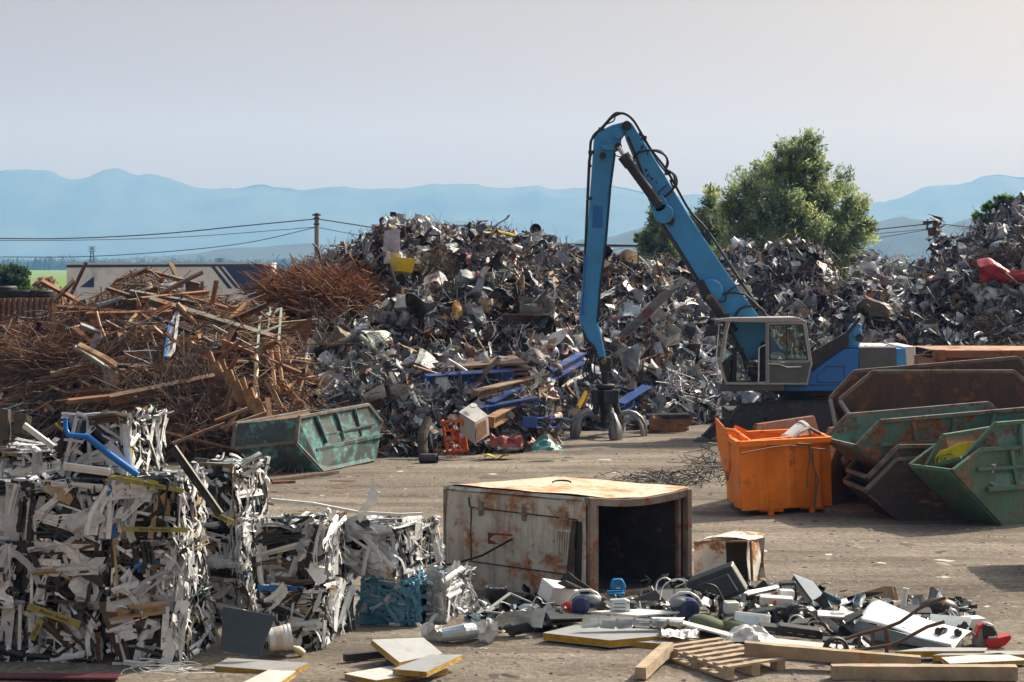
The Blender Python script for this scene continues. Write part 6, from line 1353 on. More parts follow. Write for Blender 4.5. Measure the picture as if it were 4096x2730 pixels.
rt = MB(); p = pt(2190, 1800, 40.0); rt.grid(lambda u, v: p+Vector(((u-.5)*.6, .3*v-.2, .3*(1-abs(u-.4)*1.6)*v))+noise.noise_vector(Vector((u*3, v*3, 6)))*.06, 8, 6); one('bent_sheet', rt, m_po, 'bent dark teal sheet on the ground left of the grab', 'sheet', (.05, .18, .18, 1))
ys = MB(); p = gz(1985, 1838); ys.grid(lambda u, v: p+Vector(((u-.5)*.5, (v-.5)*.4, .05+.04*math.sin(u*9)))+noise.noise_vector(Vector((u*4, v*3, 6)))*.03, 10, 6); one('yellow_sack', ys, m_yel, 'flattened yellow sack on the ground at the heap foot', 'sack')
lg = MB(); lg.tube([gz(1690, 1815, .1), pt(1690, 1740, 40.5), pt(1712, 1675, 40.7)], [.1, .11, .09], 10); one('burnt_log', lg, m_bark, 'brown log standing at the heap foot beside the orange frame', 'log')
dp = MB(); dp.lathe(gz(1750, 1835, .1), [(.09, 0), (.1, .02), (.1, .34), (.09, .36), (.085, .3), (.085, 0)], 16, (-1, .2, 0)); one('pipe_offcut', dp, m_dark, 'short black pipe offcut on the ground', 'pipe')
tr2 = MB(); a, b = gz(2592, 1735), gz(2760, 1728)
tr2.grid(lambda u, v: a.lerp(b, u)+Vector((0, .0, .42*v))+noise.noise_vector(Vector((u*6, v*3, 2)))*.07, 18, 6); tr2.grid(lambda u, v: a.lerp(b, u)+Vector((0, .6*v, .42-.1*v)), 8, 3); one('rusty_trough', tr2, m_ro, 'dented orange rusty trough on the ground right of the grab', 'trough', (.3, .15, .08, 1))
pc = MB(); pc.tube([pt(2585, 1668, 46.5), pt(2755, 1664, 46.6)], .07, 12); one('steel_pipe', pc, m_dark, 'dark pipe lying along the rusty trough', 'pipe')
sc = MB(); p = pt(2695, 1540, 47.4)
for k in range(60): d = Vector((rnd.gauss(.2, .3), rnd.gauss(-.3, .3), rnd.gauss(-.1, .5))).normalized(); sc.tube([p+Vector((rnd.gauss(0, .12), 0, rnd.gauss(0, .2))), p+Vector((rnd.gauss(0, .15), 0, rnd.gauss(0, .25)))+d*.25], .008, 4)
one('wire_brush_bundle', sc, m_chrome, 'shiny bundle of bright metal shavings left of the cab', 'shavings')
rl_ = MB(); p = spot(right, 3980, 1090, .6); rl_.grid(lambda u, v: p+Vector(((u-.3)*1.45, -.25*math.sin(v*3), .55*(.5-v)*(1-.2*u)-.28*u+.08))+noise.noise_vector(Vector((u*3.2, v*2.5, 4)))*.2, 22, 12); one('crushed_car_body', rl_, M('car_red', (.33, .02, .03), rough=.25, var=.15, bump=.1), 'crushed bright red car panel in the grey heap', 'car body')
for x, y, w_, h_, s_ in ((2960, 990, 70, 60, 3), (2990, 1050, 70, 60, 5), (3040, 1050, 40, 60, 6), (3480, 1080, 70, 50, 7), (3590, 1130, 60, 40, 8), (3560, 1230, 60, 50, 9), (3880, 1000, 80, 40, 10)):
    m = MB(); p = spot(right, x, y, .4); W_, H_ = px(w_, p.y), px(h_, p.y); m.grid(lambda u, v: p+Vector(((u-.5)*W_, 0, (.5-v)*H_))+noise.noise_vector(Vector((u*3, v*3, s_)))*.22, 9, 8); one('crumpled_foil', m, m_chrome if s_ < 7 else m_po, 'shiny white crumpled sheet caught in the heap behind the machine', 'sheet', (.8, .8, .8, 1), 'bright crumpled sheets in the right heap')
spk = MB(); c = spot(right, 3740, 960, .2)
for k in range(90): p = c+Vector((rnd.gauss(0, .13), rnd.gauss(0, .2), rnd.uniform(-1.1, .62))); spk.add([p, p+rv(.13), p+rv(.13), p+rv(.1)], [(0, 1, 2, 3)])
one('scrap_column', spk, m_so, 'narrow peak of shredded brown scrap rising from the grey heap', 'scrap', (.12, .09, .085, 1))
for k, (x, y) in enumerate(((3960, 830), (4010, 800), (3930, 870))):
    tree('weed', spot(right, x, y+30, 0), [lobe(x, y, spot(right, x, y+30).y+.3, 32, 20, 14)], 'green leafy weed growing on top of the grey heap', per=26, leaf=.09, tints=((.06, .13, .03), (.09, .17, .04)), trunk_r=.03, cat='weed', group='weeds on the grey heap')
# loose mid-ground bits
wt = MB(); 
for k in range(60):
    c = gz(rnd.gauss(2640, 90), rnd.gauss(1935, 14)); R0 = rnd.uniform(.15, .5); a0 = rnd.random()*6; sp_ = rnd.uniform(2, 5)
    wt.tube([c+Vector((math.cos(a0+sp_*i/9)*R0, math.sin(a0+sp_*i/9)*R0*.8, .03+.12*rnd.random()+.05*math.sin(i))) for i in range(10)], .006, 4)
one('wire_tangle', wt, m_dark, 'flat coil heap of thin black wire on the ground before the enclosure', 'wire'); wt = MB()
for k in range(40):
    c = gz(rnd.gauss(2850, 40), rnd.gauss(1900, 25)); wt.tube([c, c+Vector((rnd.gauss(0, .3), rnd.gauss(0, .3), rnd.uniform(.1, .5))), c+Vector((rnd.gauss(0, .5), rnd.gauss(0, .4), rnd.uniform(0, .3)))], .006, 4)
one('wire_tangle', wt, m_dark, 'spiky bunch of thin black wire just left of the orange bin', 'wire')
lf_ = MB()
for k in range(4): a = gz(1090+20*k, 1900-6*k); lf_.bar(a+Vector((0, 0, .05*k)), gz(1220, 1880-6*k)+Vector((0, 0, .25+.03*k)), .03, .03)
for k in range(5): lf_.bar(gz(1095+28*k, 1897), gz(1110+28*k, 1880)+Vector((0, 0, .3)), .02, .02)
one('lattice_girder', lf_, m_ro, 'small rusty lattice girder lying left of the teal skip', 'girder', (.2, .1, .06, 1))
for k, (a, b, c_) in enumerate((((1080, 1930), (1350, 1895), (.12, .08, .06)), ((1090, 1938), (1180, 1935), (.2, .15, .1)), ((1080, 1690), (1070, 1600), (.3, .19, .1)), ((880, 1720), (1090, 1650), (.3, .22, .15)), ((690, 1780), (900, 1700), (.25, .17, .11)), ((900, 1730), (960, 1640), (.35, .2, .1)), ((860, 1690), (990, 1640), (.3, .2, .12)))):
    A, B2 = (gz(*a), gz(*b)) if a[1] > 1800 else (pt(*a, 38.9), pt(*b, 39.2)); m = MB(); m.bar(A+Vector((0, 0, .03)), B2+Vector((0, 0, .03)), .1, .05); one('wood_plank', m, m_ro, ('long rusty strip on the ground below the teal skip', 'short tan strip on the ground beside the bales', 'upright rusty plank end left of the teal skip', 'long pale plank sloping into the skip', 'pale plank sloping up behind the bales', 'split orange plank at the skip corner', 'curved pale plank over the skip corner')[k], 'plank', (*c_, 1))
# ================================================================== discarded electronics and boards in front
def V3(x, y, z=0.0): return gz(x, y, z)
def shade(name, col, **k): return M(name, col, **{**dict(rough=.45, var=.12, bump=.04, dirt=.2), **k})
m_blk = shade('black_plastic', (.018, .019, .021), rough=.4); m_wht = shade('white_plastic', (.74, .74, .73), rough=.4); m_gry = shade('grey_plastic', (.26, .27, .28)); m_nav = shade('navy_plastic', (.022, .045, .15), rough=.3)
m_sky = shade('sky_blue_plastic', (.02, .22, .50), rough=.35); m_zinc = shade('zinc_sheet', (.52, .60, .66), rough=.35, metal=.4, var=.2); m_redp = shade('red_plastic', (.52, .02, .02), rough=.25); m_card = shade('cardboard', (.36, .26, .17), rough=.9, var=.2)
m_tealp = shade('teal_board', (.05, .2, .26)); m_cush = shade('moss_cushion', (.10, .12, .075), rough=.9, bump=.3); m_wood = M('pale_wood', (.42, .33, .235), rough=.85, var=.3, vscale=4, dirt=.4, bump=.25, streak=False, dcol=(.2, .13, .08)); m_wood2 = M('stained_wood', (.37, .29, .20), rough=.85, var=.35, vscale=3, rust=.22, rcol=(.2, .09, .035), rscale=2, bump=.25)
m_foam = M('yellow_foam', (.52, .30, .03), rough=.95, var=.35, vscale=9, bump=.6, bscale=30); m_skin = M('panel_skin', (.40, .41, .42), rough=.4, metal=.2, var=.12, dirt=.3, bump=.08); m_skinw = M('panel_white', (.58, .57, .54), rough=.5, var=.1, dirt=.3, bump=.05)
m_film = M('clear_film', (.66, .66, .67), rough=.25, var=.15, bump=.5, bscale=8); m_sheet = M('milky_sheet', (.72, .73, .76), rough=.35, var=.06, bump=.03)
def flat(name, pts, th, mat, label, cat, z=.1, group=None, Ys=None, **k):
    """a slab seen at photo px corners, lying at height z (or heights z[i])"""
    P = [gz(x, y, z[i] if isinstance(z, (list, tuple)) else z) for i, (x, y) in enumerate(pts)]
    m = MB(); m.slab(P, th); return tag(m.build(name, mat, bevel=k.get('bevel', .004)), label, cat, group)
def stand(pts, Y, th=.02, lean=0.0):
    """corners of something upright at depth Y; lean: metres deeper per metre of height"""
    z0 = min(pt(x, y, Y).z for x, y in pts); out = []
    for x, y in pts:
        p = pt(x, y, Y); out.append(pt(x, y, Y+(p.z-z0)*lean))
    return out
def up(name, pts, Y, th, mat, label, cat, lean=.3, **k):
    m = MB(); m.prism(stand(pts, Y, th, lean), (0, th, 0)); return tag(m.build(name, mat, bevel=k.get('bevel', .006)), label, cat)
def boxy(name, c, size, rot, mat, label, cat, bevel=.012, parts=None):
    t = thing(name, (c.x, c.y, max(0, c.z-size[2]/2)), label, cat); m3 = Euler([R(a) for a in rot]).to_matrix(); m = MB(); m.box(c, size, m3); m.build('body', mat, t, bevel=bevel)
    for nm, off, sz, mt in parts or []:
        m = MB(); m.box(c+m3@Vector(off), sz, m3); m.build(nm, mt, t, bevel=.003)
    return t
# ---- sandwich panels with yellow foam core
def sandwich(pts, z, th, label, skin=None, name='foam_panel', group=None):
    P = [gz(x, y, z[i] if isinstance(z, (list, tuple)) else z) for i, (x, y) in enumerate(pts)]; c = sum(P, Vector())/4
    t = thing(name, (c.x, c.y, max(0, c.z-th)), label, 'panel', group); nrm = (P[1]-P[0]).cross(P[2]-P[0]).normalized(); nrm = nrm if nrm.z > 0 else -nrm; s_ = .006
    m = MB(); m.slab(P, s_); m.build('top_skin', skin or m_skin, t)
    Q = [p-nrm*(s_+.001) for p in P]; m = MB(); cc = sum(Q, Vector())/4
    n = 14; ring = []
    for i in range(4):
        for k in range(n):
            p = Q[i].lerp(Q[(i+1) % 4], k/n); ring.append(p.lerp(cc, .004+.012*abs(noise.noise(p*9))))
    m.prism(ring, -nrm*(th-2*s_)); m.build('foam_core', m_foam, t)
    m = MB(); m.slab([p-nrm*(th-s_) for p in P], s_); m.build('bottom_skin', skin or m_skin, t)
    return t
sandwich([(1377, 2695), (1581, 2661), (1795, 2676), (1504, 2722)], .06, .05, 'white topped foam panel, lowest of the three crossed panels', m_skinw)
sandwich([(1486, 2559), (1694, 2551), (1771, 2615), (1599, 2650)], [.24, .16, .07, .13], .055, 'grey foam panel propped up behind the other two crossed panels')
sandwich([(1569, 2676), (1723, 2619), (1851, 2619), (1706, 2688)], [.12, .13, .15, .14], .05, 'grey foam panel lying on top of the white topped one')
sandwich([(856, 2664), (912, 2632), (1235, 2652), (1163, 2688)], .06, .05, 'worn grey foam panel lying in front of the bales')
sandwich([(955, 2738), (1074, 2680), (1183, 2684), (1100, 2745)], .11, .05, 'white topped foam panel cut by the bottom frame edge', m_skinw)
sandwich([(2171, 2532), (2300, 2500), (2800, 2530), (2441, 2562)], .10, .075, 'long foam panel with thick yellow edge under the ribbed silver sheet')
sandwich([(2440, 2562), (2620, 2540), (2790, 2560), (2640, 2574)], .06, .055, 'short foam panel end beside the pallet and white film')
sandwich([(3027, 2572), (3080, 2552), (3420, 2585), (3395, 2606)], .12, .03, 'white ribbed panel lying under the wheelbarrow', m_skinw)
sandwich([(3580, 2606), (3700, 2590), (3950, 2592), (3940, 2604)], .09, .06, 'foam panel with yellow edge in front of the red coffee machine')
sandwich([(3730, 2622), (3820, 2604), (4110, 2604), (4110, 2618)], .07, .06, 'foam panel with dark ragged edge, middle of the three at the corner')
sandwich([(3800, 2655), (3765, 2630), (4000, 2612), (4120, 2640)], .07, .045, 'pale topped foam panel cut by the frame edge beside the beams', m_skinw)
# ---- timber
def timber(a, b, za, zb, w_, h_, mat, label, name='timber_beam'):
    A, B2 = gz(*a, za), gz(*b, zb); m = MB()
    n = 16; d = (B2-A).normalized(); r_ = d.cross(Vector((0, 0, 1))).normalized(); u = r_.cross(d)
    q = [];
    for i in range(n+1):
        p = A.lerp(B2, i/n)
        for s_, k in ((-1, -1), (1, -1), (1, 1), (-1, 1)): q.append(p+r_*s_*w_/2+u*k*h_/2+noise.noise_vector(p*4+Vector((s_, k, 0)))*.006)
    m.add(q, [(i*4+j, i*4+(j+1) % 4, (i+1)*4+(j+1) % 4, (i+1)*4+j) for i in range(n) for j in range(4)]+[(3, 2, 1, 0), (n*4, n*4+1, n*4+2, n*4+3)])
    return tag(m.build(name, mat), label, 'beam')
timber((2978, 2592), (3682, 2652), .2, .1, .12, .12, m_wood2, 'long pale beam with rust stains resting on the pallet')
timber((3326, 2688), (4066, 2692), .07, .07, .13, .13, m_wood, 'long grey brown beam lying flat along the bottom frame edge')
timber((2562, 2695), (2672, 2592), .065, .12, .11, .11, m_wood, 'short pale timber leaning on the corner of the pallet')
timber((1378, 2633), (1565, 2612), .05, .05, .07, .07, m_dark, 'dark steel bar under the propped grey panel', 'steel_bar')
# ---- pallet
pa = gz(2657, 2582, .13); pb_ = gz(2910, 2668, .13); pc_ = gz(3138, 2632, .13); pd_ = pa+pc_-pb_
pal = thing('wooden_pallet', (pa+pc_)/2-Vector((0, 0, .13)), 'wooden pallet lying on the dirt beside the leaning timber', 'pallet')
for i in range(7):
    f = .03+.94*i/6; a, b = pa.lerp(pb_, f), pd_.lerp(pc_, f); m = MB(); m.bar(a+Vector((0, 0, -.01)), b+Vector((0, 0, -.01)), .078, .02); m.build('deck_board', m_wood, pal)
for f in (.05, .5, .95):
    a, b = pa.lerp(pd_, f), pb_.lerp(pc_, f); m = MB(); m.bar(a-Vector((0, 0, .033)), b-Vector((0, 0, .033)), .09, .022); m.build('stringer_board', m_wood, pal); m = MB(); m.bar(a-Vector((0, 0, .118)), b-Vector((0, 0, .118)), .09, .02); m.build('bottom_board', m_wood, pal)
    for g_ in (.06, .5, .94):
        m = MB(); p = a.lerp(b, g_)-Vector((0, 0, .077)); ang = math.atan2((b-a).y, (b-a).x); m.box(p, (.12, .095, .064), (0, 0, ang)); m.build('block', m_wood, pal)
blk = pa.lerp(pb_, .5)+(pa-pd_).normalized()*.008-Vector((0, 0, .08))
text_mesh('stencil', '3', .06, m_text, pal, blk, pb_-pa, (0, 0, 1), .001)
# ---- wheelbarrow frame
wb = thing('wheelbarrow_frame', gz(3400, 2640), 'rusty wheelbarrow frame without its tray, handles pointing up', 'wheelbarrow'); Yb = 19.62
m_rod = M('brown_rust_tube', (.11, .07, .055), rough=.75, var=.3, rust=.3, bump=.2)
for P in ([(3372, 2560), (3450, 2535), (3540, 2513), (3600, 2490), (3670, 2440), (3720, 2412), (3782, 2392)], [(3380, 2616), (3470, 2596), (3550, 2584), (3595, 2570), (3650, 2540), (3710, 2508), (3778, 2488)]):
    m = MB(); yy = 0.35 if P[0][1] < 2600 else 0; m.tube([pt(x, y, Yb+yy) for x, y in P], .018, 10); m.build('handle', m_rod, wb, smooth=True)
m = MB()
for a, b in (((3436, 2540), (3438, 2600)), ((3492, 2526), (3490, 2592)), ((3542, 2512), (3548, 2635)), ((3450, 2550), (3505, 2592)), ((3438, 2600), (3480, 2626)), ((3545, 2530), (3555, 2600))): m.bar(pt(*a, Yb+.15), pt(*b, Yb+.1), .035, .012, (0, 1, 0))
m.build('strut', m_rod, wb)
c = pt(3344, 2604, 19.58); ax = Vector((.35, -1, .1)).normalized(); m = MB(); m.lathe(c-ax*.04, [(.105, 0), (.125, .0), (.14, .015), (.144, .035), (.14, .055), (.125, .07), (.105, .07), (.1, .035), (.105, 0)], 28, ax); m.build('tyre', m_rub, wb, smooth=True)
m = MB(); m.lathe(c-ax*.03, [(.03, 0), (.03, .06)], 10, ax); e1 = ax.orthogonal().normalized(); e2 = ax.cross(e1)
for k in range(5): t = k*1.2566; m.bar(c, c+(e1*math.cos(t)+e2*math.sin(t))*.105, .016, .01, ax)
m.build('rim', m_rod, wb)
# ---- big milky sheet
m = MB(); P = [gz(3434, 2480, .22), gz(3812, 2590, .05), gz(3886, 2530, .12), gz(3518, 2408, .26)]
def fs(u, v):
    p = P[0].lerp(P[1], u).lerp(P[3].lerp(P[2], u), v); return p+Vector((0, 0, .05*math.sin(v*3.14)*(1-.5*u)+.02*math.sin(u*5+v*2)))
m.grid(fs, 26, 16); sh_ = m.build('plastic_sheet', m_sheet, smooth=True); sm = sh_.modifiers.new('thick', 'SOLIDIFY'); sm.thickness = .006; tag(sh_, 'large bent milky white sheet lying behind the wheelbarrow', 'plastic sheet')
m = MB(); P2 = [gz(3403, 2546, .02), gz(3790, 2600, .02), gz(3806, 2590, .06), gz(3436, 2482, .22)]
m.grid(lambda u, v: P2[0].lerp(P2[1], u).lerp(P2[3].lerp(P2[2], u), v)+Vector((0, -.03, .05*math.sin(v*3.14))), 12, 8); tag(m.build('plastic_sheet', shade('shaded_sheet', (.40, .50, .58), rough=.35)), 'folded flap at the front of the milky sheet, its shade painted bluish', 'plastic sheet')  # same milky sheet, with the flap's shade put into a bluish colour
flat('plastic_sheet', [(3720, 2500), (3720, 2455), (3886, 2470), (3872, 2522)], .01, shade('grey_sheet', (.45, .5, .52)), 'grey flat panel behind the milky sheet', 'panel', z=[.12, .2, .22, .12])
# ---- red coffee machine
cm = thing('coffee_machine', gz(3965, 2604), 'red and black capsule coffee machine lying at the frame edge', 'coffee machine'); Yq = 20.35
m = MB(); m.prism([pt(x, y, Yq) for x, y in ((3898, 2590), (3905, 2530), (3925, 2500), (3950, 2492), (3975, 2500), (3992, 2530), (3995, 2560), (3960, 2600))], (0, .16, 0)); m.build('body', m_gry, cm, bevel=.02)
m = MB(); m.prism([pt(x, y, Yq-.02) for x, y in ((3930, 2510), (3945, 2500), (3970, 2505), (3985, 2530), (3992, 2558), (3935, 2555))], (0, .03, 0)); m.build('brew_recess', m_blk, cm, bevel=.01)
m = MB(); m.prism([pt(x, y, Yq-.05) for x, y in ((3938, 2560), (4000, 2552), (4046, 2542), (4044, 2560), (4020, 2585), (3990, 2594), (3995, 2604), (3950, 2604), (3950, 2590))], (0, .17, 0)); m.build('drip_tray', m_redp, cm, bevel=.02)
m = MB(); m.prism([pt(x, y, Yq-.01) for x, y in ((3900, 2545), (3915, 2505), (3940, 2492), (3935, 2505), (3920, 2520), (3908, 2560))], (0, .12, 0)); m.build('side_trim', m_redp, cm, bevel=.01)
m = MB(); m.tube([pt(3952, 2552, Yq-.03), pt(3985, 2550, Yq-.03)], .014, 8); m.build('spout', m_zinc, cm)
# grinder with a black ball on a chrome body
gr = thing('moka_pot', gz(3832, 2600), 'chrome pot with a round black ball on top', 'pot'); c = pt(3832, 2594, 20.4)
m = MB(); m.lathe(c, [(.001, 0), (.06, 0), (.055, .06), (.042, .11), (.05, .115), (.05, .12), (.001, .12)], 12); m.build('body', m_chrome, gr); m = MB(); m.sphere(c+Vector((0, 0, .16)), .042, 16, 10); m.build('ball_lid', m_blk, gr, smooth=True); m = MB(); m.tube([c+Vector((-.05, 0, .1)), c+Vector((-.09, 0, .09)), c+Vector((-.085, 0, .03))], .008, 8); m.build('handle', m_blk, gr)
boxy('radio', pt(3660, 2583, 20.5), (.20, .1, .11), (8, 0, 5), m_wht, 'small white appliance with dark round knob and switches', 'appliance', parts=[('knob', (-.02, -.055, 0), (.05, .012, .05), m_blk), ('switch', (.04, -.055, .0), (.03, .01, .05), m_blk), ('switch', (.075, -.055, .0), (.02, .01, .05), m_blk)])
boxy('computer_case', pt(3890, 2510, 21.2), (.22, .2, .22), (0, 0, 12), m_wht, 'white casing with vent slots beside the coffee machine', 'casing', parts=[('vent', (.02, -.105, -.05), (.1, .01, .08), m_gry)])
# black vacuum behind and tube
vb = thing('vacuum_cleaner', gz(3760, 2460), 'black vacuum cleaner behind the milky sheet', 'vacuum'); c = pt(3755, 2440, 22.2); m = MB(); m.sphere(c, .17, 18, 12, (1.35, .8, .8)); m.build('body', m_blk, vb, smooth=True); m = MB(); m.box(c+Vector((-.28, 0, -.02)), (.35, .3, .12)); m.build('hood', m_blk, vb, bevel=.04); m = MB(); m.tube([c+Vector((.02, -.1, .06)), c+Vector((.04, -.12, .16))], .012, 8); m.build('yellow_clip', m_yel, vb)
m = MB(); m.lathe(pt(3612, 2432, 22), [(.001, 0), (.03, 0), (.03, .19), (.035, .19), (.035, .22), (.02, .22)], 14, (.15, 0, 1)); tag(m.build('pipe_socket', m_wht, smooth=True), 'white plastic pipe piece standing behind the milky sheet', 'pipe')
# ---- cardboard box, flaps, teal board
bxc = thing('cardboard_box', gz(3530, 2425), 'open crushed cardboard box behind the milky sheet', 'box'); Yk = 23.2
for nm, P in (('side', [(3418, 2405), (3445, 2370), (3540, 2344), (3570, 2346), (3480, 2432)]), ('side', [(3480, 2432), (3570, 2346), (3582, 2400), (3545, 2430)]), ('flap', [(3575, 2344), (3586, 2352), (3597, 2405), (3582, 2400)])):
    m = MB(); P3 = stand(P, Yk, .01, .3); m.prism([p+noise.noise_vector(p*5)*.02 for p in P3], (0, .008, .004)); m.build(nm, m_card, bxc)
m = MB(); m.prism(stand([(3430, 2400), (3540, 2350), (3570, 2400), (3490, 2425)], Yk+.25, .01, .3), (0, .008, 0)); m.build('side', m_encli, bxc)  # inner side, coloured dark for the shade inside the box
flat('board', [(3285, 2360), (3365, 2400), (3368, 2415), (3310, 2405)], .02, m_tealp, 'teal board leaning beside the standing white screen', 'board', z=[.25, .2, .12, .15])
flat('board', [(3350, 2400), (3450, 2372), (3535, 2368), (3420, 2402)], .015, m_blk, 'flat black flap lying on the cardboard box', 'board', z=[.12, .2, .22, .1])
# ---- standing screen
sc_ = thing('flat_screen', gz(3260, 2440), 'pale flat screen standing on edge, tallest in the pile', 'screen'); Ys_ = 22.0
P = stand([(3168, 2292), (3251, 2324), (3340, 2440), (3268, 2428)], Ys_, .02, 1.0); m = MB(); m.prism([p+(p-sum(P, Vector())/4)*.05 for p in P], (0, .04, 0)); m.build('bezel', m_blk, sc_); m = MB(); m.prism([p+Vector((0, -.006, 0)) for p in P], (0, .005, 0)); m.build('screen_panel', shade('sky_reflection_screen', (.74, .79, .82), rough=.15), sc_)  # reflection of the sky is put into the panel's pale colour
m = MB(); m.prism(stand([(3180, 2300), (3165, 2330), (3240, 2430), (3262, 2428)], Ys_+.03, .02, 1.0), (0, .05, 0)); m.build('back_shell', m_blk, sc_)
# ---- big tv back
tv = thing('television', gz(2880, 2400), 'big black television lying face down on the pile', 'television'); P = [(2752, 2330), (2925, 2264), (2988, 2368), (2960, 2382), (2905, 2405), (2740, 2352)]
Pt = stand(P, 22.0, .05, .45); m = MB(); m.prism(Pt, (.03, .09, .05)); m.build('cabinet', m_blk, tv, bevel=.015); ce = sum(Pt, Vector())/6
m = MB(); m.prism([ce.lerp(p, .7)+Vector((0, -.035, -.01)) for p in Pt], (0, .04, 0)); m.build('rear_bulge', m_blk, tv, bevel=.015)
m = MB(); d = (Pt[4]-Pt[5]).normalized()
for k in range(4): m.box(Pt[5].lerp(Pt[4], .5+.1*k)+Vector((0, -.01, .03)), (.03, .02, .012))
m.build('socket', m_wht, tv)
# ---- white monitor box and black sheet by the enclosure
boxy('printer', pt(2235, 2372, 22.4), (.36, .3, .2), (12, 12, 28), m_wht, 'white boxy monitor casing leaning on the enclosure', 'casing', parts=[('underside', (0, -.01, -.105), (.33, .27, .01), m_gry)])
up('bent_sheet', [(2232, 2330), (2270, 2284), (2300, 2310), (2378, 2362), (2330, 2358), (2270, 2330)], 22.9, .01, m_dark, 'black crumpled sheet peeking up before the enclosure corner', 'sheet', .2)
# bucket stool
bk = thing('bucket', gz(1985, 2432), 'upturned black bucket beside the enclosure', 'bucket'); c = gz(1985, 2430, .02); m = MB(); m.lathe(c, [(.001, 0), (.125, 0), (.125, .2), (.13, .21), (.13, .225), (.115, .235), (.001, .235)], 22); m.build('shell', m_blk, bk, smooth=True)
m = MB()
for k in range(12): t = k*.5236; m.box(c+Vector((.122*math.cos(t), .122*math.sin(t), .235)), (.02, .02, .015), (0, 0, t))
m.build('rim_lug', m_gry, bk)
# empty monitor frame
mf = MB(); P = [pt(1942, 2447, 21.5), pt(2040, 2374, 22.2), pt(2134, 2416, 22.2), pt(2064, 2462, 21.5)]
for a, b in zip(P, P[1:]+P[:1]): mf.bar(a, b, .035, .02)
tag(mf.build('screen_frame', m_gry, bevel=.004), 'empty grey screen frame leaning on the black bucket', 'frame')
# zinc back panel with stampings
zp = MB(); P = [gz(1962, 2488, .12), gz(2168, 2513, .1), gz(2186, 2432, .3), gz(2010, 2450, .28)]
zp.grid(lambda u, v: P[0].lerp(P[1], u).lerp(P[3].lerp(P[2], u), v)+Vector((0, 0, .012*round(noise.noise(Vector((u*9, v*9, 0)))*2))), 34, 22)
tag(zp.build('stamped_sheet', m_zinc), 'pale blue stamped metal back panel lying tilted', 'panel')
# vacuums
def vac(x, y, Y, s, label, hx=1):
    t = thing('vacuum_cleaner', gz(x, y+40), label, 'vacuum'); c = pt(x, y, Y); m = MB(); m.sphere(c, .105*s, 20, 12, (1.35, 1, .72)); m.build('body', m_nav, t, smooth=True)
    m = MB(); m.lathe(c+Vector((-.05*hx, -.075*s, -.03)), [(.09*s, 0), (.095*s, -.02), (.09*s, -.06), (.05*s, -.065), (.05*s, -.04), (.001, -.04)][::-1], 20, (0, 1, 0)); m.build('wheel', m_nav, t, smooth=True)
    m = MB(); m.tube([c+Vector((hx*a*s, -.02, b*s)) for a, b in ((-.17, .0), (-.13, .07), (-.05, .12), (.05, .125), (.12, .09), (.16, .04))], .014*s, 8); m.build('carry_handle', m_wht, t, smooth=True)
    m = MB(); m.sphere(c+Vector((.07*hx, -.03, .03)), .085*s, 14, 8, (1.2, .9, .7)); m.build('dust_cover', m_gry, t, smooth=True); return t
vac(2340, 2408, 21.6, 1.05, 'navy vacuum cleaner with white handle beside the red one'); vac(2740, 2418, 21.4, 1.05, 'navy vacuum cleaner with round grille behind the zinc tray', -1)
rv_ = thing('vacuum_cleaner', gz(2272, 2452), 'red vacuum cleaner half hidden behind the navy one', 'vacuum'); m = MB(); m.sphere(pt(2278, 2432, 21.9), .085, 16, 10, (1.1, .8, .9)); m.build('body', m_redp, rv_, smooth=True); m = MB(); m.box(pt(2305, 2425, 21.9), (.07, .1, .12)); m.build('wheel_cover', m_blk, rv_, bevel=.02)
# blue scale-like backrest
bs = thing('child_seat', gz(2470, 2380), 'bright blue plastic seat back with a round hole', 'seat'); Yk = 22.7
m = MB(); m.prism([pt(x, y, Yk) for x, y in ((2441, 2360), (2444, 2335), (2452, 2318), (2490, 2317), (2498, 2332), (2505, 2350), (2502, 2364))], (0, .09, 0)); m.build('back', m_sky, bs, bevel=.02); m = MB(); m.lathe(pt(2473, 2330, Yk-.005), [(.001, .01), (.022, .01), (.03, 0), (.034, 0)], 16, (0, 1, 0)); m.build('hole', m_nav, bs); m = MB(); m.box(pt(2463, 2372, Yk+.02), (.2, .2, .025)); m.build('base', m_sky, bs, bevel=.01); m = MB(); m.box(pt(2473, 2354, Yk-.004), (.05, .006, .015)); m.build('badge', m_wht, bs)
# zinc box with slots
zb_ = thing('metal_plate', gz(2480, 2470), 'pale blue sheet plate with three slots standing in the pile', 'plate'); Yk = 21.3; m = MB(); m.prism([pt(x, y, Yk) for x, y in ((2440, 2402), (2500, 2398), (2518, 2406), (2521, 2452), (2505, 2459), (2442, 2459))], (0, .05, .01)); m.build('plate', m_zinc, zb_, bevel=.006)
m = MB()
for k in range(3): m.bar(pt(2456, 2416+k*14, Yk-.003), pt(2502, 2417+k*14, Yk-.003), .006, .012, (0, 1, 0))
for x, y in ((2447, 2408), (2513, 2412), (2449, 2452), (2513, 2448)): m.box(pt(x, y, Yk-.003), (.012, .006, .012))
m.build('slot', m_dark, zb_)
# ribbed zinc tray
tz = MB(); P = [gz(2323, 2520, .12), gz(2740, 2508, .12), gz(2735, 2488, .2), gz(2336, 2466, .26)]
tz.grid(lambda u, v: P[0].lerp(P[1], u).lerp(P[3].lerp(P[2], u), v)+Vector((0, 0, (.02 if (int(u*48) % 8 == 0 or v < .06 or v > .94) else 0)+.02*noise.noise(Vector((u*4, v*2, 0))))), 96, 16)
tag(tz.build('ribbed_tray', M('bright_zinc', (.66, .70, .74), rough=.25, metal=.6, var=.15, bump=.05)), 'long shiny ribbed metal tray on the foam panel', 'tray')
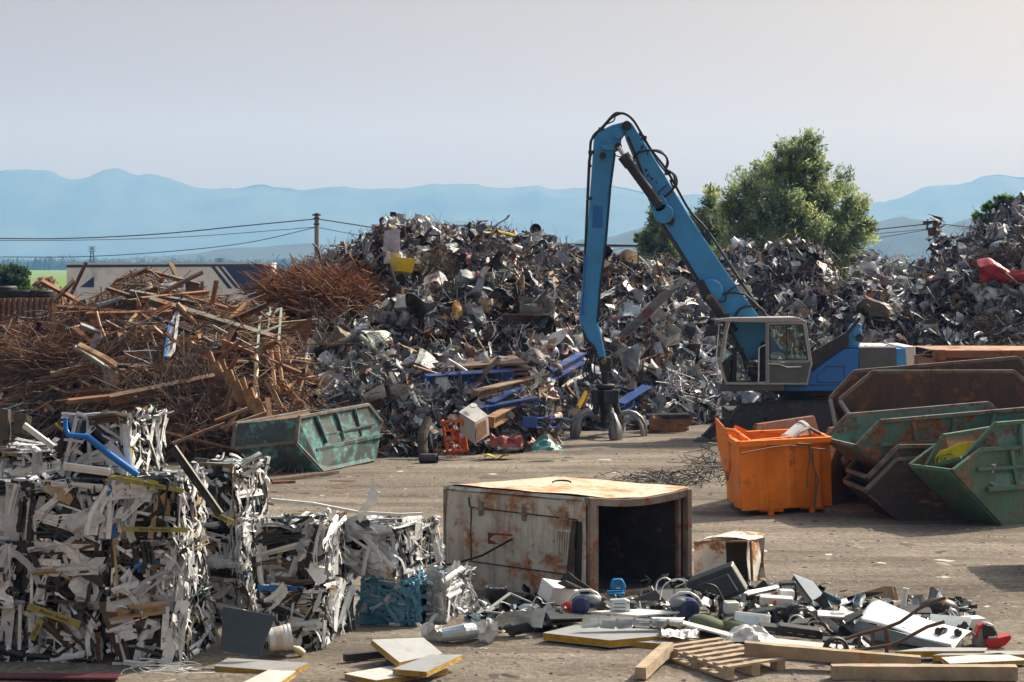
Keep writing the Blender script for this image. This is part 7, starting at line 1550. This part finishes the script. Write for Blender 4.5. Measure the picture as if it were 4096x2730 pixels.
# cushions
for x, y, w_, lb in ((2835, 2492, .40, 'moss green cushion, the larger one propped up'), (2955, 2510, .38, 'moss green cushion lying beside the larger one')):
    m = MB(); m.sphere(pt(x, y, 20.9), .2, 20, 12, (1, .6, .38)); m.rough(.03, 4)
    for i, p in enumerate(m.v): m.v[i] = p+Vector((0, 0, (p.x-pt(x, y, 20.9).x)*-.22))
    tag(m.build('seat_cushion', m_cush, smooth=True), lb, 'cushion')
boxy('coffee_maker', pt(2925, 2430, 21.4), (.15, .16, .13), (0, 0, 8), m_wht, 'white toaster shaped appliance under the television corner', 'appliance', .02, [('slot', (0, 0, .066), (.1, .03, .006), m_blk)])
boxy('printer', pt(3152, 2362, 22.3), (.19, .2, .2), (0, -4, -5), m_blk, 'black printer with buttons standing behind the white boxes', 'printer', .02, [('control_panel', (0, -.1, .05), (.15, .012, .04), m_gry)]+[('button', (-.05+.033*k, -.108, .05), (.02, .008, .012), m_wht) for k in range(4)])
boxy('white_carton', pt(3105, 2402, 21.8), (.36, .2, .085), (0, 3, -4), m_wht, 'long white plastic box below the black printer', 'box'); boxy('white_carton', pt(3145, 2376, 22.0), (.16, .15, .09), (0, 2, 3), m_wht, 'short white box leaning on the black printer', 'box')
up('plastic_scoop', [(3088, 2420), (3092, 2405), (3105, 2399), (3109, 2416)], 21.5, .02, M('orange_plastic', (.7, .16, .01), rough=.4, bump=0), 'small bright orange plastic piece on the white box', 'scoop', .1)
bp = MB(); P = [(2900, 2462), (2960, 2450), (3040, 2434), (3090, 2424), (3125, 2417), (3150, 2412)]; 
bp.grid(lambda u, v: pt(np.interp(u, [0, .2, .5, .7, .9, 1], [p[0] for p in P]), np.interp(u, [0, .2, .5, .7, .9, 1], [p[1] for p in P])+v*22, 21.3-.12*math.sin(v*1.5))+noise.noise_vector(Vector((u*6, v*2, 1)))*.02, 26, 6); tag(bp.build('car_bumper', m_blk, smooth=True), 'long black car bumper stretched across the pile', 'bumper')
fd = MB(); c = pt(3205, 2462, 21.35); fd.grid(lambda u, v: c+Vector((math.cos(3.3-u*3.4)*(.13+.08*v), -.06+.14*v, math.sin(3.3-u*3.4)*(.10+.07*v)-.04))+noise.noise_vector(Vector((u*5, v*4, 2)))*.035, 20, 8); tag(fd.build('wheel_arch_liner', m_blk), 'black wheel arch liner, torn, beside the standing screen', 'liner')
ml = boxy('microwave_door', pt(3008, 2484, 20.9), (.38, .05, .16), (-24, 7, 4), m_wht, 'white microwave door lying behind the black fascia', 'door', .01, [('window', (-.05, -.028, 0), (.24, .008, .09), m_zinc), ('handle', (.16, -.035, 0), (.035, .03, .11), m_wht)])
lp = thing('laptop', gz(3195, 2500), 'open black laptop lying flat in the pile', 'laptop'); m = MB(); m.slab([gz(3160, 2496, .18), gz(3228, 2494, .18), gz(3244, 2472, .2), gz(3182, 2476, .2)], .02); m.build('base', m_blk, lp); m = MB()
for k in range(4): m.bar(gz(3172+k*4, 2492-k*5, .184), gz(3226+k*3, 2490-k*5, .184), .008, .004)
m.build('keyboard', m_gry, lp)
fa = thing('dashboard_fascia', gz(3165, 2566), 'long dark fascia panel with clipped openings', 'fascia'); m = MB(); m.prism([pt(x, y, 20.55) for x, y in ((3040, 2504), (3110, 2510), (3120, 2503), (3280, 2524), (3292, 2530), (3290, 2562), (3120, 2545), (3048, 2538))], (0, .12, .02)); m.build('panel', m_blk, fa, bevel=.01)
m = MB()
for x0_, x1_, y in ((3070, 3100, 2527), (3150, 3170, 2530), (3190, 3215, 2537), (3235, 3262, 2545)): m.bar(pt(x0_, y, 20.545), pt(x1_, y+3, 20.545), .006, .02, (0, 1, 0))
m.build('opening', m_gry, fa)
hr = MB(); hr.tube([pt(3283, 2492, 20.9), pt(3300, 2500, 20.8), pt(3312, 2520, 20.75), pt(3330, 2535, 20.75), pt(3345, 2530, 20.75)], [.022, .02, .018, .022, .026], 10); tag(hr.build('hair_dryer_hose', m_blk, smooth=True), 'short black handset lying beside the fascia', 'handset')
up('clear_jug', [(3325, 2452), (3385, 2450), (3392, 2480), (3330, 2490)], 21.0, .14, m_film, 'clear plastic jug beside the milky sheet', 'jug', .1, bevel=.03)
# plastic film heap
m = MB(); c = gz(2985, 2568, .05); m.grid(lambda u, v: gz(2880+u*230, 2574-v*24, .04)+Vector((0, 0, .16*math.sin(v*3.1)*math.sin(u*3.1)))+noise.noise_vector(Vector((u*7, v*5, 3)))*.05, 30, 14); tag(m.build('plastic_film', m_film), 'crumpled clear plastic film beside the pallet', 'film')
m = MB(); m.grid(lambda u, v: gz(2640+u*150, 2552-v*22, .1)+Vector((0, 0, .05*math.sin(v*3.1)))+noise.noise_vector(Vector((u*6, v*5, 8)))*.04, 18, 8); tag(m.build('plastic_film', m_film), 'crumpled clear film on the end of the foam panel', 'film')
# insulated duct and crumpled wrap at the pile's end
dk = MB(); dk.tube([gz(1770, 2540, .08), gz(1850, 2532, .1), gz(1930, 2518, .1)], [.075, .085, .08], 14); dk.rough(.02, 6); dz = tag(dk.build('foil_duct', m_zinc), 'printed silver duct piece lying at the end of the pile', 'duct')
dk = MB(); c = gz(1945, 2530, .1); dk.grid(lambda u, v: c+Vector(((u-.5)*.22, 0, (v-.4)*.22))+noise.noise_vector(Vector((u*4, v*4, 5)))*.08, 8, 8); tag(dk.build('torn_wrap', m_wht), 'white torn wrapping beside the silver duct', 'wrapping')
dk = MB(); c = gz(1725, 2535, .08); dk.grid(lambda u, v: c+Vector(((u-.5)*.26, 0, (v-.5)*.18))+noise.noise_vector(Vector((u*4, v*4, 15)))*.08, 8, 8); tag(dk.build('torn_wrap', m_wht), 'white crumpled wrapping under the sky blue bale', 'wrapping')
# cables
def cable(pts, r, mat, label, z=None, grp=None):
    P = [pt(x, y, Y) for x, y, Y in pts]; Q_ = []; n = len(P)
    for i in range(n-1):
        a, b, c, d = P[max(i-1, 0)], P[i], P[i+1], P[min(i+2, n-1)]
        for k in range(6): t = k/6; Q_.append(0.5*((2*b)+(-a+c)*t+(2*a-5*b+4*c-d)*t*t+(-a+3*b-3*c+d)*t**3))
    return tag(MB().tube(Q_+[P[-1]], r, 6).build('power_cable', mat, smooth=True), label, 'cable', grp)
cable([(2620, 2390, 22.2), (2630, 2330, 22.3), (2660, 2312, 22.3), (2690, 2325, 22.3), (2720, 2316, 22.3), (2750, 2325, 22.2), (2765, 2345, 22.1)], .009, m_wht, 'white cable looping in front of the open enclosure')
cable([(2640, 2400, 22.0), (2655, 2345, 22.1), (2700, 2318, 22.1), (2740, 2330, 22.0), (2700, 2350, 22)], .007, m_wht, 'thinner white cable looping beside the thick one')
cable([(2828, 2385, 21.7), (2820, 2350, 21.7), (2835, 2338, 21.7), (2865, 2350, 21.7), (2885, 2385, 21.7), (2895, 2405, 21.7)], .012, m_rub, 'black hose loop lying on the television')
cable([(2130, 2420, 21.6), (2145, 2390, 21.6), (2165, 2400, 21.6), (2175, 2415, 21.6), (2220, 2410, 21.6)], .006, m_wht, 'thin white cable behind the stamped panel')
cable([(3150, 2500, 21), (3165, 2470, 21), (3190, 2462, 21), (3215, 2475, 21)], .008, m_wht, 'white cable over the laptop')
cable([(3225, 2500, 21), (3260, 2485, 21), (3290, 2500, 20.9), (3250, 2512, 20.9), (3235, 2500, 20.9)], .007, m_wht, 'white cable looped beside the laptop')
cable([(3512, 2612, 20.7), (3520, 2660, 20.2), (3545, 2690, 20), (3570, 2728, 19.7)], .004, m_wht, 'thin wire lying over the long beam')
for k in range(8): pass
wc = MB()
for k in range(9):
    c = gz(700+rnd.gauss(0, 35), 2684+rnd.gauss(0, 6)); R0 = rnd.uniform(.08, .24); a0 = rnd.random()*6
    wc.tube([c+Vector((math.cos(a0+.5*i)*R0*(1.2+.1*k), math.sin(a0+.5*i)*R0*1.0, .02+.02*math.sin(i))) for i in range(11)], .004, 5)
tag(wc.build('cord_tangle', m_wht), 'tangled white cord on the ground in front of the bales', 'cord')
flat('metal_strip', [(-60, 2690), (480, 2696), (470, 2712), (-60, 2708)], .02, M('dark_red_strip', (.12, .03, .045), rough=.35, bump=.05), 'long dark red strip on the ground along the frame edge', 'strip', z=.04)
# leaning dark sheet, white bucket, bottle
up('plastic_board', [(892, 2426), (1103, 2464), (1036, 2632), (882, 2602)], 19.35, .015, shade('slate_board', (.045, .06, .075), rough=.35), 'big slate grey sheet leaning against the bales', 'board', .35)
bt = thing('paint_bucket', gz(1120, 2612), 'dirty white bucket lying on its side by the bales', 'bucket'); c = pt(1075, 2562, 19.85); axb = Vector((1, .25, .12)).normalized()
m = MB(); m.lathe(c, [(.001, 0), (.115, 0), (.125, .16), (.13, .16), (.13, .18), (.126, .18), (.128, .2), (.133, .2), (.133, .225), (.12, .225), (.11, .02), (.001, .02)], 24, axb); m.build('shell', m_cabw if False else m_wht, bt, smooth=True)
m = MB(); m.lathe(c+axb*.06, [(.1215, 0), (.1245, .07)], 24, axb); m.build('label_band', shade('faded_label', (.55, .5, .42)), bt)
m = MB(); p = gz(1213, 2615, .03); m.lathe(p, [(.001, 0), (.035, 0), (.04, .03), (.04, .08), (.02, .11), (.015, .13), (.001, .13)], 14, (-.6, -.3, .5)); tag(m.build('bottle', shade('cream_plastic', (.62, .55, .35)), smooth=True), 'small cream bottle lying in front of the bale', 'bottle')
# long pale profiles over the second bale row
m = MB(); P = [pt(1085, 2000, 21.6), pt(1250, 2015, 21.4), pt(1430, 2050, 21.3), pt(1600, 2060, 21.3), pt(1690, 2056, 21.4)]
for a, b in zip(P, P[1:]): m.bar(a, b, .04, .03)
tag(m.build('white_profile', m_wht), 'long white profile lying across the tops of the bales', 'profile')
m = MB(); P = [(1440, 2090, .01), (1444, 2052, .05), (1490, 2005, .06), (1492, 1960, .03), (1488, 1918, .005)]; m.grid(lambda u, v: pt(np.interp(u, [0, .25, .5, .75, 1], [p[0] for p in P]), np.interp(u, [0, .25, .5, .75, 1], [p[1] for p in P]), 21.4)+Vector(((v-.5)*2*np.interp(u, [0, .25, .5, .75, 1], [p[2] for p in P]), .03*math.sin(u*9), 0)), 12, 2)
tag(m.build('curled_offcut', m_wht), 'curled white strip standing up from the bales', 'offcut')
# blue pipe across the topmost bale
m = MB(); Yv = 19.62; m.tube([pt(262, 1672, Yv), pt(262, 1715, Yv), pt(275, 1742, Yv-.02), pt(310, 1745, Yv-.03), pt(350, 1748, Yv-.03), pt(440, 1820, Yv-.06), pt(552, 1902, Yv-.08)], [.022, .026, .028, .028, .034, .034, .034], 10); tag(m.build('blue_pipe', M('pipe_blue', (.005, .16, .55), rough=.35, bump=.03, var=.15), smooth=True), 'bright blue bent pipe stuck across the topmost bale', 'pipe')
def bstrip(a, b, Y, w_, mat, label, name='profile_strip', dY=0.0): 
    m = MB(); A, B2 = pt(*a, Y), pt(*b, Y+dY)
    m.bar(A, B2, .03, w_, (0, -.3, 1)); m.bar(A+Vector((0, -.017, 0)), B2+Vector((0, -.017, 0)), .012, w_*.35, (0, -.3, 1)); return tag(m.build(name, mat, bevel=.004), label, 'profile')
m_cyel = M('tape_yellow', (.36, .32, .07), rough=.5, var=.4, bump=.15, dirt=.5)
bstrip((255, 1865), (440, 1890), 19.5, .075, m_wht, 'long flat white profile under the topmost bale', dY=-.02)
bstrip((690, 1790), (880, 2060), 19.6, .09, m_blk, 'long black profile hanging over the bale corner')
bstrip((95, 1700), (215, 1790), 20.3, .06, m_wht, 'white profile sticking up beside the topmost bale')
for a, b, Y, w_, lb, tx in (((490, 1920), (735, 1965), 19.42, .045, 'yellow printed tape strip on top of the third level bale', 'Alumil  Alumil'), ((485, 2117), (750, 2122), 19.4, .045, 'yellow printed tape strip along the lower edge of the third level bale', 'Alumil  Alumil  Alumil'),
                            ((110, 2425), (320, 2500), 19.38, .07, 'wide yellow printed tape strip on the lowest bale at the corner', 'Alumil  Alumil'), ((125, 2560), (165, 2480), 19.38, .06, 'short yellow printed tape strip standing on the lowest bale', 'Alumil'), ((850, 2055), (930, 2090), 19.9, .05, 'short yellow printed tape strip behind the black profile', 'Alumil')):
    A, B2 = pt(*a, Y), pt(*b, Y); t = thing('tape_strip', A, lb, 'tape'); d = (B2-A).normalized(); n_ = Vector((d.z, 0, -d.x)); n_ = n_ if n_.z > 0 else -n_
    m = MB(); m.prism([A-n_*w_/2, B2-n_*w_/2, B2+n_*w_/2, A+n_*w_/2], (0, .012, 0)); m.build('tape', m_cyel, t)
    text_mesh('print', tx, w_*.75, m_text, t, (A+B2)/2+Vector((0, -.004, 0)), d, n_, .001)
for k, (pts, z, mt, lb) in enumerate((([(2050, 2470), (2200, 2450), (2330, 2480), (2180, 2500)], .12, m_blk, 'black sheet under the stamped panel'), ([(2180, 2440), (2420, 2455), (2440, 2470), (2200, 2475)], [.2, .14, .12, .2], m_dark, 'dark panel between the navy vacuum and the ribbed tray'),
  ([(2360, 2445), (2560, 2436), (2720, 2448), (2550, 2462)], .2, m_wht, 'long white panel behind the ribbed tray'), ([(2600, 2468), (2740, 2470), (2700, 2496), (2640, 2490)], [.2, .18, .14, .16], m_zinc, 'pale blue triangular sheet by the ribbed tray'), ([(2720, 2478), (2960, 2540), (2940, 2552), (2712, 2490)], [.2, .1, .08, .18], m_wht, 'white edged flat panel in front of the cushions'),
  ([(2520, 2400), (2620, 2360), (2780, 2350), (2660, 2402)], [.2, .3, .3, .2], m_blk, 'black flat lid behind the navy vacuums'), ([(2990, 2362), (3110, 2340), (3120, 2350), (2990, 2380)], [.3, .3, .28, .26], m_wht, 'white flap leaning beside the television'), ([(2985, 2380), (3110, 2368), (3105, 2392), (2985, 2398)], [.25, .25, .2, .2], m_blk, 'black tray beside the television'),
  ([(3270, 2440), (3420, 2450), (3410, 2470), (3270, 2462)], .22, m_wht, 'white flat tray behind the clear jug'), ([(3360, 2470), (3440, 2440), (3450, 2455), (3390, 2490)], [.2, .3, .3, .2], m_blk, 'black torn panel behind the clear jug'), ([(3290, 2545), (3420, 2550), (3400, 2572), (3290, 2562)], .1, m_dark, 'dark box lid beside the fascia'), ([(2770, 2500), (3060, 2528), (3040, 2545), (2760, 2520)], .06, m_dark, 'dark slab under the cushions'),
  ([(1890, 2420), (2080, 2385), (2140, 2400), (1960, 2440)], .06, m_blk, 'black shiny sheet between the bucket and the enclosure'), ([(2010, 2510), (2110, 2490), (2150, 2520), (2040, 2540)], [.12, .16, .05, .04], m_blk, 'black speaker panel below the stamped panel'), ([(3620, 2425), (3720, 2430), (3730, 2452), (3600, 2450)], .2, m_blk, 'black console panel behind the milky sheet'), ([(2230, 2330), (2340, 2380), (2380, 2375), (2262, 2320)], [.4, .1, .1, .45], m_dark, 'black folded flap leaning on the enclosure corner'))):
    flat('loose_sheet', pts, .02, mt, lb, 'panel', z=z)
# filler of small electronic scrap under the pile, too mixed to count
FILL = [proto(p_sheet(700+i, n=3, m=3, fold=.06)) for i in range(6)]+[proto(p_box(710+i)) for i in range(4)]+[proto(p_strip(720+i, w_=.12, amp=.15)) for i in range(6)]+[proto(p_tube(730+i, .02, 2, .5, 5)) for i in range(5)]
Vs, Qs, Cs = [], [], []; base = 0
PILE = [(1880, 2440, 2200, 2535, .10), (2100, 2400, 2760, 2530, .16), (2560, 2350, 3100, 2500, .18), (2900, 2400, 3420, 2560, .16), (3380, 2420, 3900, 2590, .10)]
for i in range(1300):
    x0_, y0_, x1_, y1_, h_ = rnd.choice(PILE); p = gz(rnd.uniform(x0_, x1_), rnd.uniform(y0_, y1_)); p.z = rnd.random()**1.4*h_+.01; V_, Q_ = rnd.choice(FILL); s = rnd.uniform(.04, .18)
    m3 = np.array(rmat((0, -.2, 1), .6)); Vs.append((V_*np.array([s, s, s*.6]))@m3.T+np.array(p)); Qs.append(Q_+base); base += len(V_)
    c = np.array(rnd.choices([(.02, .021, .024), (.6, .61, .62), (.3, .32, .34), (.12, .13, .14), (.35, .45, .5), (.03, .1, .3), (.1, .2, .22)], [.46, .14, .12, .16, .07, .03, .02])[0])*rnd.uniform(.7, 1.2); Cs.append(np.tile(np.minimum(.85, c), (len(Q_), 1)))
tag(link('electronic_debris', np_mesh('electronic_debris', np.concatenate(Vs), np.concatenate(Qs), np.concatenate(Cs), m_bits)), kind='stuff')
# separate flat pieces one can count in the pile
LF = lib('casing_shell', [p_box(740+i) for i in range(5)], m_po); LB = lib('flat_board', [p_sheet(750+i, n=4, m=4, fold=.03, c=.6) for i in range(6)], m_po)
for i in range(120):
    x0_, y0_, x1_, y1_, h_ = rnd.choice(PILE); p = gz(rnd.uniform(x0_, x1_), rnd.uniform(y0_, y1_)); p.z = rnd.random()*h_*.8+.06; big = rnd.random() < .3
    o = link('casing_shell' if big else 'flat_board', rnd.choice(LF if big else LB), p); s = rnd.uniform(.12, .30)*(.6 if big else 1); o.scale = (s, s*rnd.uniform(.6, 1), s*.6); o.rotation_euler = rmat((0, -.3, 1), .5).to_euler()
    cn_ = rnd.choices(['black', 'white', 'grey', 'pale blue'], [.52, .2, .16, .12])[0]; o.color = (*{'black': (.02, .021, .023), 'white': (.72, .72, .71), 'grey': (.25, .26, .28), 'pale blue': (.42, .52, .58)}[cn_], 1)
    if big: tag(o, 'broken '+cn_+' plastic casing in the discarded electronics pile', 'casing', cn_+' casings in the electronics pile')
    else: tag(o, 'flat '+cn_+' board in the discarded electronics pile', 'board', cn_+' boards in the electronics pile')
# unseen skip added outside the frame edge to cast the shadow on the ground
nX = hexa((7.7, 25.0, 0), (1, 0, 0), [(0, 0), (-.9, 1.0), (-.4, 1.5), (2.0, 1.5), (2.5, 1.0), (1.7, 0)]); skip((8.6, 25.6, 0), 'unseen dark skip added outside the frame to cast a shadow on the yard', nX, [p+Vector((0, 1.4, 0)) for p in nX], m_dkbrown, m_dkbrown)
